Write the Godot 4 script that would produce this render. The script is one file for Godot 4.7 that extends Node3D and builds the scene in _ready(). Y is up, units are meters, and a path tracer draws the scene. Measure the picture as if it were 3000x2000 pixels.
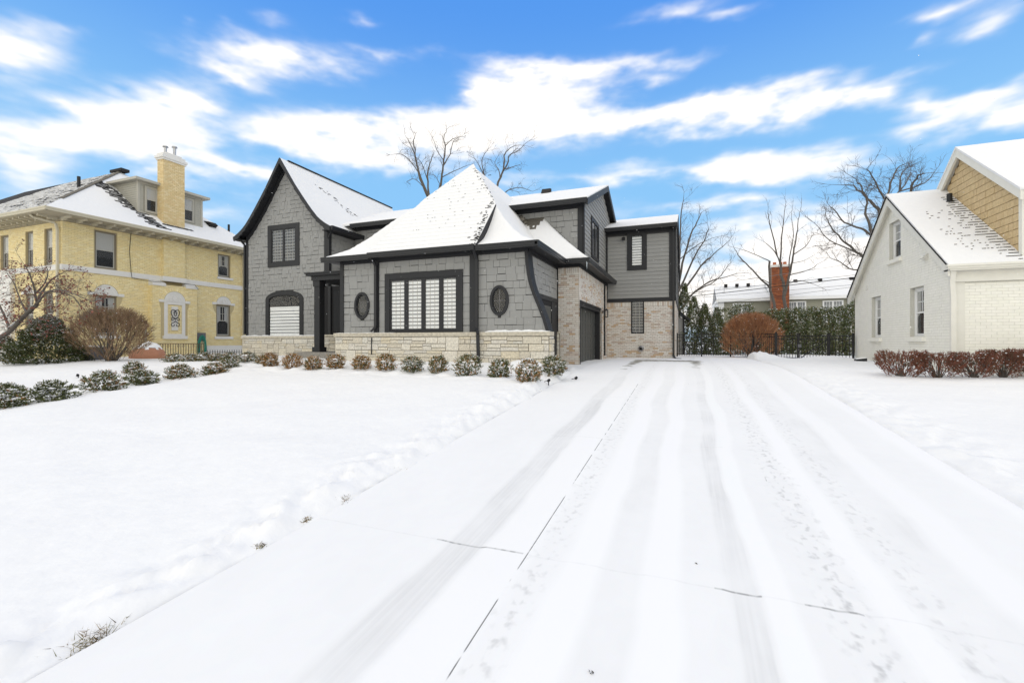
extends Node3D
# A snow-covered driveway and lawn in front of a grey shingled house, a yellow brick house on the left and a white painted brick house on the right.
# World axes follow the houses: x to the right along the fronts, z = -depth away from the street, y up; metres. The camera stands at the origin.

var rng := RandomNumberGenerator.new()
var M := {}
var used := {}
var units := {}
var hf := FastNoiseLite.new()
var nf := FastNoiseLite.new()


class MB:
	var v := PackedVector3Array()
	var n := PackedVector3Array()
	var c := PackedColorArray()
	var t := PackedVector2Array()
	var col := Color(1, 1, 1)

	func tri(a: Vector3, b: Vector3, d: Vector3) -> void:   # counter-clockwise from outside
		var k := (b - a).cross(d - a).normalized()
		v.append(a); v.append(d); v.append(b)
		n.append(k); n.append(k); n.append(k)
		c.append(col); c.append(col); c.append(col)

	func quad(a: Vector3, b: Vector3, d: Vector3, e: Vector3) -> void:
		var k := (d - a).cross(e - b).normalized()
		v.append(a); v.append(d); v.append(b)
		v.append(a); v.append(e); v.append(d)
		for i in 6:
			n.append(k); c.append(col)

	func smooth_quad(p: Array, k: Array) -> void:
		for i in [0, 2, 1, 0, 3, 2]:
			v.append(p[i]); n.append(k[i]); c.append(col)

	func hexa(p: Array) -> void:   # corners 0-3 round one face, 4-7 round the opposite one
		var m := Vector3.ZERO
		for q in p: m += q
		m /= 8.0
		for f in [[0, 1, 2, 3], [4, 5, 6, 7], [0, 1, 5, 4], [1, 2, 6, 5], [2, 3, 7, 6], [3, 0, 4, 7]]:
			var a: Vector3 = p[f[0]]; var b: Vector3 = p[f[1]]; var d: Vector3 = p[f[2]]; var e: Vector3 = p[f[3]]
			if (d - a).cross(e - b).dot((a + b + d + e) * 0.25 - m) >= 0.0: quad(a, b, d, e)
			else: quad(a, e, d, b)

	func box(lo: Vector3, hi: Vector3) -> void:
		hexa([Vector3(lo.x, lo.y, lo.z), Vector3(hi.x, lo.y, lo.z), Vector3(hi.x, hi.y, lo.z), Vector3(lo.x, hi.y, lo.z),
			Vector3(lo.x, lo.y, hi.z), Vector3(hi.x, lo.y, hi.z), Vector3(hi.x, hi.y, hi.z), Vector3(lo.x, hi.y, hi.z)])

	func beam(a: Vector3, b: Vector3, w: float, h: float, up := Vector3.UP) -> void:   # a bar from a to b
		var f := (b - a).normalized()
		var s := f.cross(up).normalized() * w * 0.5
		var u := s.cross(f).normalized() * h * 0.5
		hexa([a - s - u, a + s - u, a + s + u, a - s + u, b - s - u, b + s - u, b + s + u, b - s + u])

	func tube(p: PackedVector3Array, r: PackedFloat32Array, sides: int) -> void:
		if p.size() < 2: return
		var side := Vector3.ZERO
		var before := PackedVector3Array()
		var before_n := PackedVector3Array()
		for i in p.size():
			var f := (p[mini(i + 1, p.size() - 1)] - p[maxi(i - 1, 0)]).normalized()
			if side == Vector3.ZERO: side = f.cross(Vector3(0.31, 0.2, 0.93)).normalized()
			side = (side - f * side.dot(f)).normalized()
			var up := f.cross(side)
			var ring := PackedVector3Array()
			var ring_n := PackedVector3Array()
			for k in sides:
				var d := side * cos(TAU * k / sides) + up * sin(TAU * k / sides)
				ring.append(p[i] + d * r[i]); ring_n.append(d)
			if i > 0:
				for k in sides:
					var j := (k + 1) % sides
					v.append(before[k]); v.append(ring[j]); v.append(before[j])
					v.append(before[k]); v.append(ring[k]); v.append(ring[j])
					n.append(before_n[k]); n.append(ring_n[j]); n.append(before_n[j])
					n.append(before_n[k]); n.append(ring_n[k]); n.append(ring_n[j])
					for q in 6: c.append(col)
			before = ring; before_n = ring_n

	func cyl(a: Vector3, b: Vector3, r0: float, r1: float, sides := 12) -> void:
		tube(PackedVector3Array([a, a, b, b]), PackedFloat32Array([0.0, r0, r1, 0.0]), sides)

	func blob(at: Vector3, r: Vector3) -> void:   # a small rounded lump
		var top := at + Vector3(0, r.y, 0); var low := at - Vector3(0, r.y, 0)
		var ring := []
		for k in 6:
			var q := 0.8 + 0.4 * fposmod(sin(at.x * 91.7 + at.z * 57.3 + k * 12.9) * 43.7, 1.0)
			ring.append(at + Vector3(cos(TAU * k / 6) * r.x * q, 0, sin(TAU * k / 6) * r.z * q))
		for k in 6:
			var a: Vector3 = ring[k]; var b: Vector3 = ring[(k + 1) % 6]
			tri(a, top, b); tri(b, low, a)

	func mesh() -> ArrayMesh:
		var m := ArrayMesh.new()
		if v.is_empty(): return m
		var a := []
		a.resize(Mesh.ARRAY_MAX)
		a[Mesh.ARRAY_VERTEX] = v; a[Mesh.ARRAY_NORMAL] = n; a[Mesh.ARRAY_COLOR] = c
		if t.size() == v.size(): a[Mesh.ARRAY_TEX_UV] = t
		m.add_surface_from_arrays(Mesh.PRIMITIVE_TRIANGLES, a)
		return m


class W:   # a wall's own axes: a along it, b up, c out of it
	var o: Vector3
	var u: Vector3
	var n: Vector3
	func _init(at: Vector3, along: Vector3, out: Vector3) -> void:
		o = at; u = along; n = out
	func p(a: float, b: float, c := 0.0) -> Vector3:
		return o + u * a + Vector3.UP * b + n * c


func front(d: float) -> W: return W.new(Vector3(0, 0, -d), Vector3.RIGHT, Vector3.BACK)                 # faces the street, a = x
func right_side(x: float) -> W: return W.new(Vector3(x, 0, 0), Vector3.FORWARD, Vector3.RIGHT)          # faces +x, a = depth
func left_side(x: float) -> W: return W.new(Vector3(x, 0, 0), Vector3.FORWARD, Vector3.LEFT)            # faces -x, a = depth


func wbox(mb: MB, w: W, a0: float, a1: float, b0: float, b1: float, c0: float, c1: float) -> void:
	mb.hexa([w.p(a0, b0, c0), w.p(a1, b0, c0), w.p(a1, b1, c0), w.p(a0, b1, c0), w.p(a0, b0, c1), w.p(a1, b0, c1), w.p(a1, b1, c1), w.p(a0, b1, c1)])


func slab(mb: MB, w: W, poly: PackedVector2Array, c0: float, c1: float) -> void:   # a flat shape of any outline with thickness
	var idx := Geometry2D.triangulate_polygon(poly)
	for i in range(0, idx.size(), 3):
		for c in [c1, c0]:
			var a := w.p(poly[idx[i]].x, poly[idx[i]].y, c); var b := w.p(poly[idx[i + 1]].x, poly[idx[i + 1]].y, c); var d := w.p(poly[idx[i + 2]].x, poly[idx[i + 2]].y, c)
			var out := w.n * (1.0 if (c == c1) == (c1 > c0) else -1.0)
			if (b - a).cross(d - a).dot(out) > 0: mb.tri(a, b, d)
			else: mb.tri(a, d, b)
	var m := Vector2.ZERO
	for q in poly: m += q
	m /= poly.size()
	var turn := 0.0
	for i in poly.size(): turn += poly[i].cross(poly[(i + 1) % poly.size()])
	for i in poly.size():
		var p := poly[i]; var q := poly[(i + 1) % poly.size()]
		var e := (q - p)
		var side := Vector2(e.y, -e.x) * signf(turn)
		var out := (w.u * side.x + Vector3.UP * side.y)
		var a := w.p(p.x, p.y, c0); var b := w.p(q.x, q.y, c0); var d := w.p(q.x, q.y, c1); var f := w.p(p.x, p.y, c1)
		if (d - a).cross(f - b).dot(out) > 0: mb.quad(a, b, d, f)
		else: mb.quad(a, f, d, b)


func sheet(mb: MB, pts: Array, thick: float) -> void:   # a roof plane: outline, and its thickness downwards
	var k: Vector3 = (pts[1] - pts[0]).cross(pts[2] - pts[0])
	var q := pts.duplicate()
	if k.y < 0: q.reverse()
	for i in range(1, q.size() - 1):
		mb.tri(q[0], q[i], q[i + 1])
		mb.tri(q[0] - Vector3(0, thick, 0), q[i + 1] - Vector3(0, thick, 0), q[i] - Vector3(0, thick, 0))
	for i in q.size():
		var a: Vector3 = q[i]; var b: Vector3 = q[(i + 1) % q.size()]
		mb.quad(a - Vector3(0, thick, 0), b - Vector3(0, thick, 0), b, a)


func numbered(called: String) -> String:
	used[called] = used.get(called, -1) + 1
	return called if used[called] == 0 else "%s_%03d" % [called, used[called]]


func thing(called: String, label: String, category: String, at := Vector3.ZERO, group := "") -> Node3D:
	var o := Node3D.new()
	o.name = numbered(called)
	add_child(o)
	o.position = at
	o.set_meta("label", label); o.set_meta("category", category)
	if group: o.set_meta("group", group)
	return o


func obj(called: String, mb: MB, mat: Material, parent: Node3D = null) -> MeshInstance3D:   # mesh given in world coordinates
	var o := MeshInstance3D.new()
	o.mesh = mb.mesh()
	o.material_override = mat
	if parent == null:
		o.name = numbered(called)
		add_child(o)
		return o
	o.name = called
	parent.add_child(o, true)
	o.position = -where(parent)
	return o


func where(o: Node3D) -> Vector3:
	var at := Vector3.ZERO
	var q: Node = o
	while q is Node3D and q != self:
		at += (q as Node3D).position
		q = q.get_parent()
	return at


func tag(o: Node3D, label: String, category: String, group := "") -> Node3D:
	o.set_meta("label", label); o.set_meta("category", category)
	if group: o.set_meta("group", group)
	return o


func kind(o: Node3D, k: String, label := "") -> Node3D:
	o.set_meta("kind", k)
	if label: o.set_meta("label", label)
	return o


func unit(col: Color, chamfer: float, rough := 0.0) -> ArrayMesh:   # a unit block whose front edges are chamfered; rough pulls its corners about
	var key := "%s %s %s" % [col.to_html(), chamfer, rough]
	if units.has(key): return units[key]
	var r2 := RandomNumberGenerator.new(); r2.seed = hash(key)
	var j := func(): return r2.randf_range(-rough, rough)
	var mb := MB.new(); mb.col = col
	var back := []; var mid := []; var top := []
	for s in [[-1, -1], [1, -1], [1, 1], [-1, 1]]:
		var p := Vector2(s[0] * 0.5 + j.call(), s[1] * 0.5 + j.call())
		back.append(Vector3(p.x, p.y, -0.5)); mid.append(Vector3(p.x, p.y, 0.5 - chamfer * 2.0))
		top.append(Vector3(p.x - s[0] * chamfer, p.y - s[1] * chamfer, 0.5 + j.call() * 2.0))
	for i in 4:
		var k := (i + 1) % 4
		mb.quad(back[i], back[k], mid[k], mid[i])
		mb.quad(mid[i], mid[k], top[k], top[i])
	mb.quad(top[0], top[1], top[2], top[3])
	units[key] = mb.mesh()
	return units[key]


func piece(parent: Node3D, called: String, mesh: Mesh, mat: Material, w: W, a0: float, a1: float, b0: float, b1: float, c0: float, c1: float, tilt := 0.0) -> void:
	var o := MeshInstance3D.new()
	o.mesh = mesh; o.material_override = mat; o.name = called
	parent.add_child(o, true)
	var along := w.u
	if along.cross(Vector3.UP).dot(w.n) < 0: along = -along
	var up := Vector3.UP
	if tilt != 0.0:
		var ax := w.n
		along = along.rotated(ax, tilt); up = up.rotated(ax, tilt)
	o.transform = Transform3D(Basis(along * (a1 - a0), up * (b1 - b0), w.n * (c1 - c0)), w.p((a0 + a1) * 0.5, (b0 + b1) * 0.5, (c0 + c1) * 0.5) - where(parent))


func rows(poly: PackedVector2Array, holes: Array, b: float) -> Array:   # where a course at height b runs: [[a0, a1], ...]
	var cut := []
	for i in poly.size():
		var p := poly[i]; var q := poly[(i + 1) % poly.size()]
		if (p.y <= b) != (q.y <= b): cut.append(p.x + (q.x - p.x) * (b - p.y) / (q.y - p.y))
	cut.sort()
	var iv := []
	for i in range(0, cut.size() - 1, 2): iv.append([cut[i], cut[i + 1]])
	for h in holes:
		var x0: float; var x1: float
		if h is Rect2:
			if b < h.position.y or b > h.end.y: continue
			x0 = h.position.x; x1 = h.end.x
		else:
			var f: float = (b - h.y) / h.ry
			if absf(f) >= 1.0: continue
			x0 = h.x - h.rx * sqrt(1 - f * f); x1 = h.x + h.rx * sqrt(1 - f * f)
		var left := []
		for s in iv:
			if x1 <= s[0] or x0 >= s[1]: left.append(s); continue
			if x0 > s[0]: left.append([s[0], x0])
			if x1 < s[1]: left.append([x1, s[1]])
		iv = left
	return iv


# Courses of single pieces (shingles, bricks, boards) over a wall; budget: how many may still become parts of their own, the rest goes into one mesh.
# s: name, row, wide (Vector2), gap, gap_v, thick, out (jitter), drop (jitter), colors, mat, chamfer, half (running bond), flat_wide
func lay(parent: Node3D, w: W, poly: PackedVector2Array, holes: Array, s: Dictionary, budget: Dictionary, rest: MB) -> void:
	var lo := INF; var hi := -INF
	for p in poly: lo = minf(lo, p.y); hi = maxf(hi, p.y)
	var b: float = lo
	var k := 0
	var row: float = s.row
	while b < hi - row * 0.2:
		for iv in rows(poly, holes, b + row * 0.5):
			var a: float = iv[0]
			var first := true
			while a < iv[1] - 0.012:
				var wide: float = rng.randf_range(s.wide.x, s.wide.y)
				if s.get("half", false) and first and k % 2 == 1: wide *= 0.5
				first = false
				if a + wide > iv[1] - s.wide.x * 0.3: wide = iv[1] - a
				var drop: float = rng.randf_range(-1, 1) * s.get("drop", 0.0)
				var out: float = s.thick + rng.randf_range(-1, 1) * s.get("out", 0.0)
				var col: Color = s.colors[rng.randi() % s.colors.size()]
				var a1: float = a + wide - s.gap
				var b0: float = b + drop; var b1: float = b + row - s.get("gap_v", s.gap)
				if s.get("over", 0.0) > 0: b1 = b + row + drop + s.over * 0.0
				if budget.get(s.name, 0) > 0:
					budget[s.name] -= 1
					piece(parent, s.name, unit(col, s.chamfer), s.mat, w, a, a1, b0, b1, 0.0, out)
				else:
					rest.col = col
					front_box(rest, w, a, a1, b0, b1, 0.0, out)
				a += wide
		b += row
		k += 1


func front_box(mb: MB, w: W, a0: float, a1: float, b0: float, b1: float, c0: float, c1: float) -> void:   # a block without its hidden back
	var p := [w.p(a0, b0, c0), w.p(a1, b0, c0), w.p(a1, b1, c0), w.p(a0, b1, c0), w.p(a0, b0, c1), w.p(a1, b0, c1), w.p(a1, b1, c1), w.p(a0, b1, c1)]
	var flip := w.u.cross(Vector3.UP).dot(w.n) < 0
	for f in [[4, 5, 6, 7], [0, 1, 5, 4], [1, 2, 6, 5], [2, 3, 7, 6], [3, 0, 4, 7]]:
		if flip: mb.quad(p[f[0]], p[f[3]], p[f[2]], p[f[1]])
		else: mb.quad(p[f[0]], p[f[1]], p[f[2]], p[f[3]])


func bands(mb: MB, w: W, poly: PackedVector2Array, holes: Array, c0: float, c1: float) -> void:   # a wall with thickness and real openings
	var cuts := []
	for p in poly: cuts.append(p.y)
	for q in holes: cuts.append(q.position.y); cuts.append(q.end.y)
	cuts.sort()
	for i in cuts.size() - 1:
		var n := maxi(1, int((cuts[i + 1] - cuts[i]) / 0.09))
		if cuts[i + 1] - cuts[i] < 0.002: continue
		var slanted := false
		for k in poly.size():
			var p := poly[k]; var q := poly[(k + 1) % poly.size()]
			if absf(p.x - q.x) > 0.01 and absf(p.y - q.y) > 0.01 and minf(p.y, q.y) < cuts[i + 1] - 0.01 and maxf(p.y, q.y) > cuts[i] + 0.01: slanted = true
		if not slanted: n = 1
		for k in n:
			var b0: float = lerpf(cuts[i], cuts[i + 1], float(k) / n); var b1: float = lerpf(cuts[i], cuts[i + 1], float(k + 1) / n)
			for iv in rows(poly, holes, (b0 + b1) * 0.5): wbox(mb, w, iv[0], iv[1], b0, b1, c0, c1)


func rect(a0: float, a1: float, b0: float, b1: float) -> PackedVector2Array:
	return PackedVector2Array([Vector2(a0, b0), Vector2(a1, b0), Vector2(a1, b1), Vector2(a0, b1)])


func lin(r: float, g: float, b: float) -> Color: return Color(r, g, b).linear_to_srgb()


func grain(seed_: int, freq: float, low: float, high: float, octaves := 4, size := 512) -> NoiseTexture2D:
	var n := FastNoiseLite.new()
	n.seed = seed_; n.frequency = freq; n.fractal_octaves = octaves
	n.noise_type = FastNoiseLite.TYPE_SIMPLEX_SMOOTH
	var t := NoiseTexture2D.new()
	t.width = size; t.height = size; t.seamless = true; t.noise = n
	var g := Gradient.new()
	g.set_color(0, lin(low, low, low)); g.set_color(1, lin(high, high, high))
	t.color_ramp = g
	return t


func relief(seed_: int, freq: float, octaves := 4, size := 512) -> NoiseTexture2D:
	var n := FastNoiseLite.new()
	n.seed = seed_; n.frequency = freq; n.fractal_octaves = octaves
	var t := NoiseTexture2D.new()
	t.width = size; t.height = size; t.seamless = true; t.noise = n
	return t


func mat(col: Color, rough: float, tex: Texture2D = null, scale := 1.0, bump: Texture2D = null, height := 0.0, vertex := false) -> StandardMaterial3D:
	var m := StandardMaterial3D.new()
	m.albedo_color = col; m.roughness = rough; m.metallic_specular = 0.35
	if tex or bump:
		m.uv1_triplanar = true; m.uv1_world_triplanar = true
		m.uv1_scale = Vector3(scale, scale, scale)
		m.albedo_texture = tex
	if bump:
		m.heightmap_enabled = true; m.heightmap_texture = bump; m.heightmap_scale = height
	m.vertex_color_use_as_albedo = vertex
	return m


func materials() -> void:
	var soft := grain(3, 0.012, 0.93, 1.0)
	var fine := grain(5, 0.05, 0.80, 1.0)
	var mottle := grain(9, 0.03, 0.62, 1.0, 5)
	var bump_fine := relief(21, 0.06, 5)
	var bump_soft := relief(22, 0.015, 4)
	M.snow = mat(lin(0.77, 0.772, 0.774), 0.85, grain(2, 0.01, 0.97, 1.0), 0.7, bump_soft, 0.6)
	M.roof_snow = mat(lin(0.74, 0.742, 0.745), 0.85, grain(4, 0.02, 0.955, 1.0), 0.6, bump_soft, 0.8)
	M.clump = mat(lin(0.77, 0.772, 0.775), 0.9)
	M.shingle = mat(Color.WHITE, 0.75, soft, 0.9, bump_fine, 0.15, true)
	M.board = mat(Color.WHITE, 0.6, soft, 0.5, bump_fine, 0.08, true)
	M.trim = mat(lin(0.024, 0.025, 0.028), 0.5, fine, 1.2, bump_fine, 0.06)
	M.gutter = mat(lin(0.022, 0.023, 0.026), 0.35, soft, 1.0)
	M.stone = mat(Color.WHITE, 0.85, mottle, 0.8, bump_fine, 1.2, true)
	M.cap = mat(lin(0.60, 0.55, 0.45), 0.8, mottle, 0.5, bump_fine, 0.3)
	M.mortar = mat(lin(0.20, 0.18, 0.15), 0.95, fine, 1.0)
	M.brick = mat(Color.WHITE, 0.9, grain(11, 0.045, 0.76, 1.0, 5), 1.6, bump_fine, 0.8, true)
	M.brick_joint = mat(lin(0.30, 0.27, 0.235), 0.95, fine, 1.0)
	M.yellow = mat(Color.WHITE, 0.85, grain(13, 0.02, 0.90, 1.0, 5), 0.35, bump_fine, 0.3, true)
	M.yellow_joint = mat(lin(0.52, 0.43, 0.25), 0.95, fine, 1.0)
	M.limestone = mat(lin(0.70, 0.685, 0.65), 0.85, soft, 0.5, bump_fine, 0.3)
	M.cream = mat(lin(0.52, 0.48, 0.37), 0.6, soft, 0.6)
	M.soffit = mat(lin(0.40, 0.36, 0.27), 0.8, soft, 0.6)
	M.white_brick = mat(Color.WHITE, 0.7, soft, 0.5, bump_fine, 0.25, true)
	M.white_paint = mat(lin(0.72, 0.705, 0.64), 0.6, soft, 0.6)
	M.white_joint = mat(lin(0.62, 0.61, 0.545), 0.9, fine, 1.0)
	M.shake = mat(Color.WHITE, 0.85, grain(17, 0.02, 0.8, 1.0), 0.7, bump_fine, 0.4, true)
	M.worn_shingle = mat(lin(0.17, 0.155, 0.13), 0.95, mottle, 1.2, bump_fine, 0.5)
	M.asphalt_shingle = mat(lin(0.035, 0.034, 0.034), 0.95, mottle, 1.2, bump_fine, 0.6)
	M.concrete = mat(lin(0.30, 0.28, 0.25), 0.9, mottle, 0.6, bump_fine, 0.3)
	M.dark = mat(lin(0.012, 0.012, 0.013), 0.7)
	M.door = mat(lin(0.065, 0.068, 0.064), 0.45, soft, 0.6)
	M.window_trim = mat(lin(0.20, 0.175, 0.13), 0.6, soft, 0.6)
	M.pane_frame = mat(lin(0.40, 0.39, 0.35), 0.5)
	M.white_frame = mat(lin(0.75, 0.75, 0.74), 0.45)
	M.blind = mat(lin(0.78, 0.79, 0.78), 0.8)
	M.sheer = mat(lin(0.26, 0.27, 0.275), 0.9)
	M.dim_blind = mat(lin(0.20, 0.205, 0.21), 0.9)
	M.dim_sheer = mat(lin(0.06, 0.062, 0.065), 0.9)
	M.curtain = mat(lin(0.42, 0.42, 0.40), 0.9)
	M.room_board = mat(lin(0.022, 0.023, 0.025), 0.8)  # flat backing boards; the dark of unlit rooms is painted into this colour
	M.glass = StandardMaterial3D.new()
	M.glass.transparency = BaseMaterial3D.TRANSPARENCY_ALPHA
	M.glass.albedo_color = Color(0.3, 0.33, 0.33, 0.03)
	M.glass.roughness = 0.03
	M.glass.metallic_specular = 0.28
	M.bark = mat(lin(0.14, 0.125, 0.11), 0.95, mottle, 1.0)
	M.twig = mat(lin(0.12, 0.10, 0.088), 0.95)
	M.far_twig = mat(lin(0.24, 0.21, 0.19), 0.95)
	M.red_twig = mat(Color.WHITE, 0.95, null, 1.0, null, 0.0, true)
	M.leaf = mat(Color.WHITE, 0.75, null, 1.0, null, 0.0, true)
	M.iron = mat(lin(0.02, 0.02, 0.021), 0.45)
	M.rust = mat(lin(0.10, 0.065, 0.045), 0.8, fine, 2.0)
	M.metal = mat(lin(0.45, 0.45, 0.46), 0.4, soft, 1.0)
	M.metal.metallic = 0.7
	M.tarp = mat(lin(0.42, 0.20, 0.12), 0.6, soft, 0.8)
	M.hose = mat(lin(0.03, 0.22, 0.17), 0.5)
	M.grey_plastic = mat(lin(0.13, 0.13, 0.14), 0.6)
	M.red_brick = mat(Color.WHITE, 0.9, grain(19, 0.04, 0.6, 1.0), 0.8, bump_fine, 0.5, true)
	M.sage = mat(lin(0.30, 0.295, 0.23), 0.7, soft, 0.5)
	M.clay = mat(lin(0.40, 0.13, 0.06), 0.85)
	M.wire = mat(lin(0.02, 0.02, 0.02), 0.6)
	M.pale_wire = mat(lin(0.30, 0.30, 0.30), 0.5)
	M.dormer_board = mat(lin(0.38, 0.365, 0.31), 0.7, soft, 0.6)
	M.dormer_trim = mat(lin(0.42, 0.40, 0.34), 0.6, soft, 0.6)
	M.straw = mat(Color.WHITE, 0.9, null, 1.0, null, 0.0, true)


func ss(a: float, b: float, x: float) -> float: return smoothstep(a, b, x) if a < b else 1.0 - smoothstep(b, a, x)


func along(pts: Array, x: float) -> float:
	if x <= pts[0][0]: return pts[0][1]
	for i in pts.size() - 1:
		if x <= pts[i + 1][0]:
			return lerpf(pts[i][1], pts[i + 1][1], (x - pts[i][0]) / (pts[i + 1][0] - pts[i][0]))
	return pts[-1][1]


const LAWN := [[-40.0, -2.2], [-5.0, -0.28], [0.0, 0.07], [5.0, 0.44], [9.0, 0.77], [10.4, 0.89], [11.4, 1.02], [12.4, 1.12], [14.0, 1.15], [90.0, 1.15]]
const YARD := [[-40.0, -2.2], [-5.0, -0.25], [0.0, 0.12], [5.0, 0.55], [8.0, 0.88], [10.0, 1.0], [90.0, 1.02]]


func drive_y(d: float) -> float:   # the driveway climbs to the garage and levels out
	var a := 0.065 * d
	var h := clampf(0.5 + 0.5 * (0.95 - a) / 0.12, 0.0, 1.0)
	return 0.95 * (1 - h) + a * h - 0.12 * h * (1 - h)


func ground_y(x: float, d: float) -> float:
	var b := drive_y(d)
	var l := lerpf(along(LAWN, d), along(YARD, d), ss(-15.5, -18.5, x))
	var wl := ss(-2.85, -3.25, x)
	if d > 11.5: wl *= 1.0 - ss(11.5, 12.6, d) * ss(-4.6, -4.1, x)
	var wr := ss(2.5, 2.9, x)
	return b + (l - b) * wl + 0.07 * wr


func on_ground(x: float, d: float, sink := 0.0) -> Vector3: return Vector3(x, ground_y(x, d) - sink, -d)


func _ready() -> void:
	rng.seed = 7
	nf.seed = 31; nf.frequency = 1.0; nf.fractal_octaves = 4; nf.noise_type = FastNoiseLite.TYPE_SIMPLEX_SMOOTH
	hf.seed = 12; hf.frequency = 1.0; hf.fractal_octaves = 3; hf.noise_type = FastNoiseLite.TYPE_SIMPLEX_SMOOTH
	# camera, sky, sun, exposure
	var cam := Camera3D.new()
	cam.name = "camera"
	add_child(cam)
	cam.position = Vector3(0, 1.73, 0)
	cam.rotation_degrees = Vector3(0, 20.94, 0)
	cam.fov = 73.7
	cam.near = 0.05
	cam.far = 2000.0
	cam.current = true
	var env := Environment.new()
	env.background_mode = Environment.BG_SKY
	env.sky = Sky.new()
	env.sky.sky_material = clouds()
	env.background_energy_multiplier = 1.0
	env.tonemap_mode = Environment.TONE_MAPPER_LINEAR
	env.tonemap_exposure = 1.34
	env.sdfgi_enabled = true
	env.ssao_enabled = true
	env.ssil_enabled = true
	var we := WorldEnvironment.new()
	we.name = "world_environment"
	we.environment = env
	add_child(we)
	var sun := DirectionalLight3D.new()
	sun.name = "sun"
	sun.light_color = Color(1.0, 0.925, 0.73)
	sun.light_energy = 0.66
	sun.light_angular_distance = 150.0
	sun.shadow_enabled = true
	add_child(sun)
	sun.look_at_from_position(Vector3(0, 12, 12), Vector3(-0.2, 0, 0))
	materials()
	# the large structure
	ground()
	driveway()
	grey_house()
	yellow_house()
	white_house()
	far_house()
	# trees and hedges
	trees()
	hedges()
	shrubs()
	# objects and small details
	fences()
	yard_things()
	tufts()
	wires()
	snowfall()


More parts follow.
